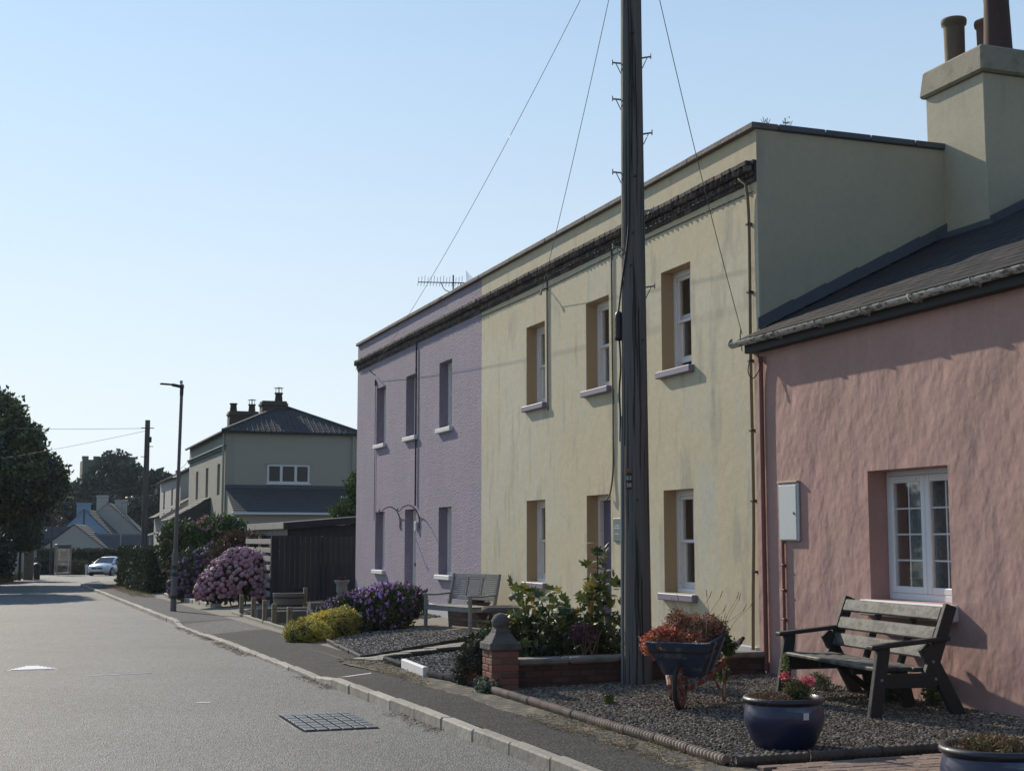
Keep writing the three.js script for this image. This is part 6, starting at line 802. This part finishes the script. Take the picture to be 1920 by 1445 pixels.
// ---- hydrangeas and mixed shrubs beyond the posts
const headGeo = (() => { seed(12); const g = new THREE.IcosahedronGeometry(1, 2), p = g.attributes.position, m = new Map(); for (let i = 0; i < p.count; i++) { const k = [p.getX(i), p.getY(i), p.getZ(i)].map(v => v.toFixed(2)).join(); if (!m.has(k)) m.set(k, rr(0.72, 1.14)); const s = m.get(k); p.setXYZ(i, p.getX(i) * s, p.getY(i) * s * 0.85, p.getZ(i) * s); } return flat(g); })();
function flowerHeads(parent, blobs, n, r, mats, sd) { seed(sd); let made = 0, guard = 0; const used2 = []; while (made < n && guard++ < n * 30) { const b = pick(blobs), d = spread().normalize(); if (d.y < -0.55 || d.z < -0.35) continue; const p = V(b[0] + d.x * b[3], b[1] + d.y * b[4], b[2] + d.z * b[5]); let inner = false; for (const o of blobs) if (o !== b && ((p.x - o[0]) / o[3]) ** 2 + ((p.y - o[1]) / o[4]) ** 2 + ((p.z - o[2]) / o[5]) ** 2 < 0.8) inner = true; if (inner || p.y < 0.12 || used2.some(q => q.distanceTo(p) < r * 1.15)) continue; used2.push(p); const m = mesh('flower_head', headGeo, pick(mats), parent); m.position.copy(p); m.scale.setScalar(r * rr(0.8, 1.2)); m.rotation.set(rr(0, 6), rr(0, 6), 0); made++; } }
{
  const pk = [[0.56, 0.25, 0.32], [0.47, 0.21, 0.29], [0.62, 0.34, 0.40], [0.42, 0.20, 0.27], [0.52, 0.31, 0.37], [0.50, 0.28, 0.32]].map(c => leafM(c, 0.12));
  const b1 = [[0, 0.75, 0, 1.0, 0.72, 0.8], [-0.55, 0.55, 0.15, 0.62, 0.55, 0.6], [0.5, 0.9, 0, 0.62, 0.6, 0.6], [0.05, 1.08, 0, 0.7, 0.55, 0.6], [0.7, 0.5, 0.2, 0.5, 0.5, 0.5], [-0.85, 0.4, 0.1, 0.4, 0.38, 0.45]];
  const h = thing('hydrangea', 'big round hydrangea covered in pink mopheads beside the slat fence', 'hydrangea', [6.42, gY(6.4, -41) - 0.02, -41.0]); seed(301); foliage(h, 'foliage', b1.map(b => [b[0], b[1], b[2], b[3] * 0.92, b[4] * 0.92, b[5] * 0.92]), 1500, CL.mid, [[0.05, 0.07, 0.025], [0.07, 0.085, 0.03]], 0.8, 1.3); flowerHeads(h, b1, 295, 0.08, pk, 302); mesh('stem', [rod(V(-0.2, 0, 0), V(-0.4, 0.6, 0), 0.02), rod(V(0.2, 0, 0), V(0.3, 0.8, 0), 0.02), rod(V(0, 0, 0.1), V(0, 0.9, 0.1), 0.02)], M.stem, h);
  const mv = [[0.26, 0.13, 0.24], [0.20, 0.11, 0.21], [0.30, 0.15, 0.24]].map(c => leafM(c, 0.12)), b2 = [[0, 0.8, 0, 0.72, 0.75, 0.7], [-0.3, 0.45, 0.2, 0.6, 0.5, 0.5], [0.25, 1.15, 0, 0.6, 0.5, 0.5]];
  const h2 = thing('hydrangea', 'darker mauve hydrangea between lamp post and pink hydrangea', 'hydrangea', [5.95, gY(6, -47) - 0.02, -47]); seed(310); foliage(h2, 'foliage', b2, 1500, CL.mid, G.deep, 0.9, 1.5); flowerHeads(h2, b2, 120, 0.088, mv, 311);
  const s1 = thing('flowering_shrub', 'tall leafy green shrub dotted with pink flowers', 'shrub', [6.25, gY(6.2, -50) - 0.02, -50.3]); seed(320); foliage(s1, 'foliage', [[0, 1.5, 0, 1.15, 1.15, 0.9], [-0.5, 1.9, 0, 0.7, 0.7, 0.7], [0.7, 2.2, 0, 0.7, 0.6, 0.7], [0.2, 0.7, 0, 1, 0.7, 0.8], [1.3, 2.0, 0, 0.6, 0.8, 0.6]], 2400, CL.mid, [[0.09, 0.13, 0.03], [0.06, 0.10, 0.025], [0.12, 0.15, 0.04]], 0.9, 1.6); foliage(s1, 'flowers', [[-0.1, 1.6, 0.1, 1.2, 1.2, 1], [0.6, 2.2, 0, 0.8, 0.6, 0.8]], 90, CL.dense, [[0.6, 0.2, 0.38], [0.65, 0.3, 0.42]], 1.3, 2, M.petal, 0.08);
  const s2 = thing('flowering_shrub', 'rounded red-brown leaved shrub above the pink hydrangea', 'shrub', [7.25, gY(7.2, -45.5) - 0.02, -45.6]); seed(330); foliage(s2, 'foliage', [[0, 1.35, 0, 0.95, 0.85, 0.85], [-0.45, 1.2, 0, 0.7, 0.7, 0.7], [0.4, 1.0, 0, 0.8, 0.9, 0.8], [0, 0.5, 0, 0.8, 0.6, 0.7]], 2000, CL.mid, [[0.15, 0.065, 0.03], [0.11, 0.07, 0.03], [0.06, 0.065, 0.025], [0.19, 0.09, 0.04]], 0.7, 1.2); foliage(s2, 'flowers', [[-0.3, 0.9, 0.2, 1, 0.9, 0.9]], 40, CL.dense, [[0.45, 0.12, 0.34]], 1, 1.6, M.petal, 0.05);
  const s3 = thing('climbing_shrub', 'leafy green shoots growing beside the lilac house above the shed', 'shrub', [11.6, 0, -47.6]); seed(335); foliage(s3, 'foliage', [[0, 2.7, 0, 0.55, 0.8, 0.5], [-0.6, 2.6, 0, 0.4, 0.3, 0.3], [0.3, 3.3, 0, 0.35, 0.5, 0.3], [-0.25, 3.5, 0, 0.16, 0.5, 0.16]], 420, CL.mid, G.fresh, 1, 1.7); mesh('stem', [rod(V(0, -0.2, 0), V(0, 2.6, 0), 0.04, 0.02)], M.stem, s3);
}
// ---- purple and yellow border plants
{
  const p = thing('geranium_bush', 'spreading bush of violet flowers before the lilac house', 'shrub', [6.78, gY(7, -27) - 0.02, -27.0]); seed(340); const bl = [[0.3, 0.38, 0, 0.72, 0.45, 0.7], [-0.45, 0.28, 0.3, 0.6, 0.38, 0.6], [0.72, 0.45, -0.2, 0.5, 0.36, 0.5], [-0.9, 0.2, 0.5, 0.35, 0.25, 0.4]]; foliage(p, 'foliage', bl, 2600, CL.mid, [[0.040, 0.058, 0.020], [0.06, 0.085, 0.025], [0.09, 0.11, 0.03]], 0.55, 0.95); foliage(p, 'flowers', bl.map(b => [b[0], b[1] + 0.05, b[2], b[3] * 1.04, b[4] * 1.06, b[5] * 1.04]), 900, clump(4, 0.05, 0.05, 0.04, 41), [[0.46, 0.25, 0.62], [0.52, 0.30, 0.66], [0.38, 0.20, 0.52], [0.58, 0.30, 0.58]], 0.8, 1.3, M.petal, 0.1);
  const y = thing('ladys_mantle', 'frothy yellow-green flowering plant spilling onto the footway', 'plant', [5.45, gY(5.4, -25.4) - 0.02, -25.5]); seed(350); const yb = [[-0.2, 0.12, 0.2, 0.45, 0.22, 0.5], [0.3, 0.2, -0.2, 0.5, 0.27, 0.5], [0.55, 0.24, -0.4, 0.36, 0.26, 0.4]]; foliage(y, 'foliage', yb.map(b => [b[0], b[1] - 0.04, b[2], b[3] * 0.85, b[4] * 0.8, b[5] * 0.85]), 600, CL.mid, [[0.06, 0.085, 0.02], [0.09, 0.11, 0.025]], 0.5, 0.8); foliage(y, 'flowers', yb.map(b => [b[0], b[1] + 0.04, b[2], b[3], b[4] * 1.1, b[5]]), 2600, CL.dense, [[0.58, 0.46, 0.08], [0.48, 0.42, 0.08], [0.62, 0.52, 0.14], [0.34, 0.34, 0.07]], 0.5, 0.9, M.petal, 0.12);
}
// ---- saplings with large leaves behind the low wall: each leaf its own piece
{
  const lg = [lobed(0.14), lobed(0.12), lobed(0.105)], gm = [[0.08, 0.115, 0.028], [0.11, 0.15, 0.034], [0.055, 0.085, 0.025], [0.17, 0.21, 0.04]].map(c => leafM(c, 0.4)), ym = [[0.46, 0.36, 0.05], [0.38, 0.22, 0.06], [0.30, 0.28, 0.05]].map(c => leafM(c, 0.4));
  function sapling(label, x, z, stems, n, yellow, sd) {
    const s = thing('sycamore_sapling', label, 'sapling', [x, gY(x, z), z]); seed(sd); mesh('stem', stems.map(([a, b]) => tube([a, [lerp(a[0], b[0], 0.5) + rr(-0.04, 0.04), lerp(a[1], b[1], 0.5), lerp(a[2], b[2], 0.5)], b], 0.009, 6, 8)), M.stem, s);
    for (let i = 0; i < n; i++) { const st = pick(stems), t = Math.pow(rnd(), 0.75), c = V(...st[0]).lerp(V(...st[1]), 0.18 + 0.84 * t), w = 0.28 * (1.15 - t * 0.72), d = V(rr(-1, 1), rr(-0.5, 0.5), rr(-1, 1)).multiplyScalar(w); const m = mesh('leaf', pick(lg), rnd() < yellow * (0.25 + t) ? pick(ym) : pick(gm), s); m.position.copy(c.add(d)); m.scale.setScalar(rr(0.75, 1.3)); m.rotation.set(rr(-2.2, 0.6), rr(0, 6.3), rr(-1.2, 1.2), 'YXZ'); }
  }
  sapling('bushy sapling with yellowing lobed leaves right behind the gate pier', 6.2, -16.2, [[[0, 0, 0], [-0.2, 1.15, 0]], [[0.05, 0, 0], [0.15, 1.05, 0.1]], [[-0.1, 0, 0], [-0.35, 0.75, 0]], [[0.1, 0, 0.05], [0.4, 0.9, 0]]], 230, 0.16, 401);
  sapling('tall narrow sapling reaching up beside the pole', 6.98, -16.0, [[[0, 0, 0], [-0.04, 1.58, 0]], [[-0.05, 0, 0], [-0.22, 1.05, 0.1]], [[0.02, 0, 0], [0.06, 1.3, 0]]], 200, 0.14, 402);
  const u = thing('ground_ivy', 'dense dark leaves filling the bed behind the low brick wall', 'plant', [6.5, gY(6.5, -16.3) - 0.02, -16.3]); seed(403); foliage(u, 'foliage', [[-0.55, 0.33, 0, 0.6, 0.40, 0.6], [0.1, 0.4, -0.1, 0.6, 0.42, 0.6], [0.7, 0.3, 0, 0.5, 0.3, 0.6], [1.4, 0.22, 0, 0.7, 0.16, 0.6]], 1500, CL.mid, [[0.06, 0.085, 0.024], [0.09, 0.12, 0.03], [0.04, 0.06, 0.02]], 0.5, 0.9);
  const dr = thing('dried_flowers', 'withered maroon flower heads on pale stalks behind the low wall', 'plant', [6.62, gY(6.6, -15.7), -15.7]); seed(404); const st = []; for (let i = 0; i < 14; i++) st.push(rod(V(rr(-0.16, 0.2), 0.1, rr(-0.1, 0.1)), V(rr(-0.2, 0.24), rr(0.45, 0.66), rr(-0.12, 0.12)), 0.005, 0.004, 5)); mesh('stalk', st, M.dryStem, dr); foliage(dr, 'flowers', [[0, 0.58, 0, 0.2, 0.1, 0.12]], 90, CL.dense, [[0.14, 0.05, 0.08], [0.10, 0.05, 0.05]], 0.5, 0.9, M.leafDull);
  const j = thing('juniper', 'small dark feathery conifer left of the brick pier', 'shrub', [5.42, gY(5.4, -16.15) - 0.02, -16.15]); seed(405); foliage(j, 'foliage', [[0, 0.2, 0, 0.24, 0.3, 0.3], [0.05, 0.36, 0, 0.15, 0.16, 0.2]], 1500, CL.needle, [[0.035, 0.04, 0.018], [0.05, 0.05, 0.02], [0.028, 0.034, 0.018]], 0.8, 1.3, M.leafW, 0.8); foliage(j, 'dead_shoots', [[-0.02, 0.12, 0.2, 0.14, 0.14, 0.14]], 90, CL.needle, [[0.20, 0.08, 0.04], [0.14, 0.07, 0.04]], 0.8, 1.2, M.leafDull, 0.8);
  const iv = thing('trailing_ivy', 'variegated ivy trailing at the foot of the brick pier', 'plant', [5.22, rY(-15.2) + 0.11, -15.3]); seed(406); foliage(iv, 'foliage', [[0, 0.06, 0.1, 0.12, 0.1, 0.28]], 150, CL.dense, [[0.10, 0.13, 0.07], [0.04, 0.06, 0.025], [0.25, 0.27, 0.2]], 0.7, 1.1, M.leafW, 0.8);
}
// ---- wheelbarrow planting
{
  const w = V(BW.x, gY(BW.x, BW.z), BW.z), ax = V(Math.sin(2.42), 0, Math.cos(2.42)), lx = V(Math.cos(2.42), 0, -Math.sin(2.42)), loc = (x, y, z) => w.clone().addScaledVector(lx, x).addScaledVector(ax, z).setY(w.y + y);
  const put = (name, label, x, y, z) => { const p = loc(x, y, z); return thing(name, label, 'plant', [p.x, p.y, p.z], 2.42); };
  const a = put('rusty_sedum', 'dried rust-pink flower sprays filling the wheelbarrow', -0.02, 0.58, 0.5); seed(410); const tw = []; for (let i = 0; i < 46; i++) { const x = rr(-0.2, 0.2), z = rr(-0.3, 0.3); tw.push(rod(V(x, 0, z), V(x * 1.25 + rr(-0.05, 0.05), rr(0.16, 0.36), z * 1.2 + rr(-0.05, 0.05)), 0.004, 0.003, 4)); } mesh('stalk', tw, M.dryStem, a); foliage(a, 'flowers', [[0.12, 0.24, -0.1, 0.16, 0.15, 0.2], [-0.08, 0.24, 0.1, 0.22, 0.11, 0.22], [-0.18, 0.2, 0.2, 0.13, 0.09, 0.16], [0, 0.14, 0, 0.24, 0.12, 0.3]], 900, CL.dense, [[0.36, 0.16, 0.10], [0.28, 0.13, 0.07], [0.20, 0.11, 0.055], [0.42, 0.22, 0.16], [0.25, 0.17, 0.08]], 0.35, 0.65, M.leafDull, 0.8);
  const b = put('red_leaf_plant', 'low plant with glowing coral-red leaves spilling over the barrow front', 0.12, 0.60, 0.12); seed(411); foliage(b, 'foliage', [[0.06, 0.08, -0.02, 0.2, 0.11, 0.16], [0.16, 0.02, 0.0, 0.12, 0.12, 0.14], [-0.22, 0.05, 0.02, 0.13, 0.07, 0.12]], 420, CL.dense, [[0.50, 0.14, 0.07], [0.42, 0.20, 0.12], [0.58, 0.26, 0.14], [0.30, 0.07, 0.05]], 0.6, 1.0, M.petal, 0.6);
  const c = put('green_trailer', 'green trailing leaves over the rear side of the wheelbarrow', -0.27, 0.62, 0.7); seed(412); foliage(c, 'foliage', [[0, 0.03, 0, 0.09, 0.06, 0.13], [-0.05, -0.06, 0.06, 0.05, 0.09, 0.09]], 120, CL.dense, G.fresh, 0.6, 1.0, M.leafW, 0.8);
  const d = put('grass_stems', 'tall dry seed-headed grasses rising from the wheelbarrow', -0.1, 0.58, 0.6); seed(413); const gr = [], hd = []; for (let i = 0; i < 12; i++) { const x = rr(-0.2, 0.25), z = rr(-0.3, 0.2), L = rr(0.35, 0.55), tx = x + rr(-0.3, 0.2), tz = z + rr(-0.1, 0.2); gr.push(tube([[x, 0, z], [lerp(x, tx, 0.4), L * 0.6, lerp(z, tz, 0.4)], [tx, L, tz]], 0.0022, 4, 6)); hd.push(rod(V(tx, L, tz), V(tx + (tx - x) * 0.12, L + 0.07, tz + (tz - z) * 0.12), 0.005, 0.003, 5)); } mesh('stalk', gr, M.dryStem, d); mesh('seed_head', hd, M.dryStem, d);
}
// ---- pot plants, tufts, litter
{
  const tuft = (label, x, y, z, blobs, n, cols, geo = CL.dense, s0 = 0.4, s1 = 0.8, m = M.leafW) => { const t = thing('small_plant', label, 'plant', [x, y, z]); foliage(t, 'foliage', blobs, n, geo, cols, s0, s1, m, 0.9); return t; };
  seed(420); const py = gY(5.96, -9.98) + 0.37;
  const fl = tuft('pink-flowered snapdragon in the blue pot on gravel', 6.1, py, -10.0, [[0, 0.08, 0, 0.12, 0.09, 0.1]], 220, [[0.12, 0.14, 0.05], [0.20, 0.16, 0.06], [0.09, 0.11, 0.04]], CL.dense, 0.35, 0.6); mesh('stem', [tube([[-0.08, 0.05, 0], [-0.10, 0.2, 0], [-0.12, 0.36, 0.02]], 0.006, 5, 8)], M.stem, fl); foliage(fl, 'flowers', [[0.02, 0.15, 0.04, 0.05, 0.03, 0.04], [0.11, 0.15, 0.02, 0.05, 0.04, 0.04], [-0.13, 0.2, 0.02, 0.05, 0.03, 0.03]], 60, CL.dense, [[0.60, 0.12, 0.16], [0.62, 0.22, 0.26]], 0.35, 0.5, M.petal, 0.9); foliage(fl, 'spike', [[-0.12, 0.3, 0.02, 0.02, 0.09, 0.02]], 40, CL.dense, [[0.18, 0.22, 0.06]], 0.25, 0.4, M.leafW, 0.9);
  tuft('dead brown stems in the blue pot on gravel', 5.82, py, -9.94, [[0, 0.02, 0, 0.17, 0.03, 0.2]], 190, [[0.22, 0.12, 0.06], [0.16, 0.09, 0.05]], CL.needle, 0.4, 0.8, M.leafDull);
  tuft('dead brown stems in the blue pot on brick paving', 5.66, gY(5.66, -7.05) + 0.37, -7.05, [[0, 0.03, 0, 0.22, 0.05, 0.22]], 320, [[0.24, 0.14, 0.07], [0.16, 0.10, 0.05], [0.12, 0.11, 0.04]], CL.needle, 0.4, 0.9, M.leafDull);
  tuft('red-leaved plant filling the stone urn', 8.79, gY(8.8, -38) + 0.53, -38.0, [[0, 0.04, 0, 0.09, 0.06, 0.09]], 90, [[0.16, 0.05, 0.05], [0.10, 0.05, 0.04]], CL.dense, 0.5, 0.9);
  tuft('dark red flowers in the bowl behind the teak bench', 8.6, gY(8.6, -25.5) + 0.46, -25.55, [[0, 0.06, 0, 0.2, 0.07, 0.2]], 120, [[0.28, 0.05, 0.06], [0.16, 0.05, 0.05]], CL.dense, 0.5, 0.9, M.petal);
  tuft('leafy weeds growing under the black bench', 8.55, gY(8.5, -12.4), -12.3, [[0, 0.14, 0, 0.16, 0.14, 0.34]], 150, G.fresh.map(c => mulc(c, 0.7)), CL.dense, 0.6, 1.0); tuft('tall green weed beside the rear leg of the black bench', 8.7, gY(8.7, -11.9), -11.75, [[0, 0.16, 0, 0.07, 0.18, 0.12]], 90, G.fresh, CL.dense, 0.6, 0.9); tuft('pale weed by the front leg of the black bench', 8.5, gY(8.3, -13.3), -13.45, [[0, 0.1, 0, 0.1, 0.1, 0.14]], 90, [[0.2, 0.2, 0.14], [0.14, 0.16, 0.08]], CL.dense, 0.4, 0.7); tuft('bright green weed below the wheelbarrow handle', 7.9, gY(7.9, -14.6), -14.6, [[0, 0.12, 0, 0.07, 0.12, 0.07]], 60, G.fresh, CL.dense, 0.6, 0.9); tuft('small green weed poking through gravel near the pier', 5.9, gY(5.9, -13.3), -13.3, [[0, 0.05, 0, 0.06, 0.06, 0.06]], 30, G.fresh, CL.dense, 0.4, 0.7);
  const pw = tuft('wispy weeds sprouting from the cream house parapet', 9.3, 7.11, -15.7, [[0, 0.1, 0, 0.08, 0.09, 0.05], [0.32, 0.12, 0, 0.09, 0.1, 0.05]], 26, [[0.10, 0.14, 0.06]], CL.dense, 0.25, 0.4); mesh('stem', [rod(V(0, 0, 0), V(-0.05, 0.18, 0), 0.004), rod(V(0, 0.02, 0), V(0.06, 0.16, 0), 0.004), rod(V(0.32, 0, 0), V(0.28, 0.2, 0), 0.004), rod(V(0.32, 0, 0), V(0.4, 0.17, 0), 0.004)], M.stem, pw);
  // dry grass and crumbs along kerb and footway edge
  const it = []; for (let i = 0; i < 1500; i++) { const z = -rr(9, 36), x = kerbX(z) - 0.02 - Math.pow(rnd(), 2) * 0.16, n = noise2(x * 0.2, z, 0.5, 71); if (n < 0.5) continue; it.push({ p: V(x, rY(z) + 0.008, z), r: [rr(-0.3, 0.3), rr(0, 6.3), rr(-0.3, 0.3)], s: rr(0.5, 1.2), c: mulc(pick([[0.24, 0.15, 0.08], [0.16, 0.11, 0.07], [0.30, 0.22, 0.13], [0.08, 0.06, 0.045]]), rr(0.6, 1.1)) }); }
  for (let i = 0; i < 2600; i++) { const z = -rr(9.4, 21), x = 5.13 - Math.pow(rnd(), 1.4) * 0.42 + (z < -15 ? 0.03 : 0), n = noise2(x * 0.3, z, 0.6, 75); if (n < 0.48) continue; it.push({ p: V(x, Math.max(rY(z) + 0.112, paveY(x, z)) + 0.006, z), r: [rr(-0.4, 0.4), rr(0, 6.3), rr(-0.4, 0.4)], s: rr(0.5, 1.3), c: mulc(pick([[0.30, 0.20, 0.10], [0.22, 0.15, 0.08], [0.36, 0.26, 0.14], [0.12, 0.12, 0.05]]), rr(0.6, 1.1)) }); }
  for (let i = 0; i < 700; i++) { const z = -rr(52, 72); it.push({ p: V(5.2 - Math.pow(rnd(), 2) * 0.7, rY(z) + 0.12, z), r: [rr(-0.4, 0.4), rr(0, 6.3), rr(-0.4, 0.4)], s: rr(1.5, 3), c: pick([[0.30, 0.21, 0.11], [0.22, 0.16, 0.08]]) }); }
  it.forEach(t => { t.c = mulc(t.c, 1.5); }); const lm = mass('dry_litter', clump(7, 0.05, 0.009, 0.045, 51).scale(1, 0.3, 1), M.leafDull, it); lm.userData.label = 'dry grass and litter along the kerb and footway edge'; lm.userData.category = 'litter';
}
scene.fog = new THREE.FogExp2(new THREE.Color().setRGB(0.66, 0.75, 0.82), 0.00025);

scene.traverse(o => { if (o.isMesh) { o.castShadow = true; o.receiveShadow = true; } });
renderer.render(scene, camera);
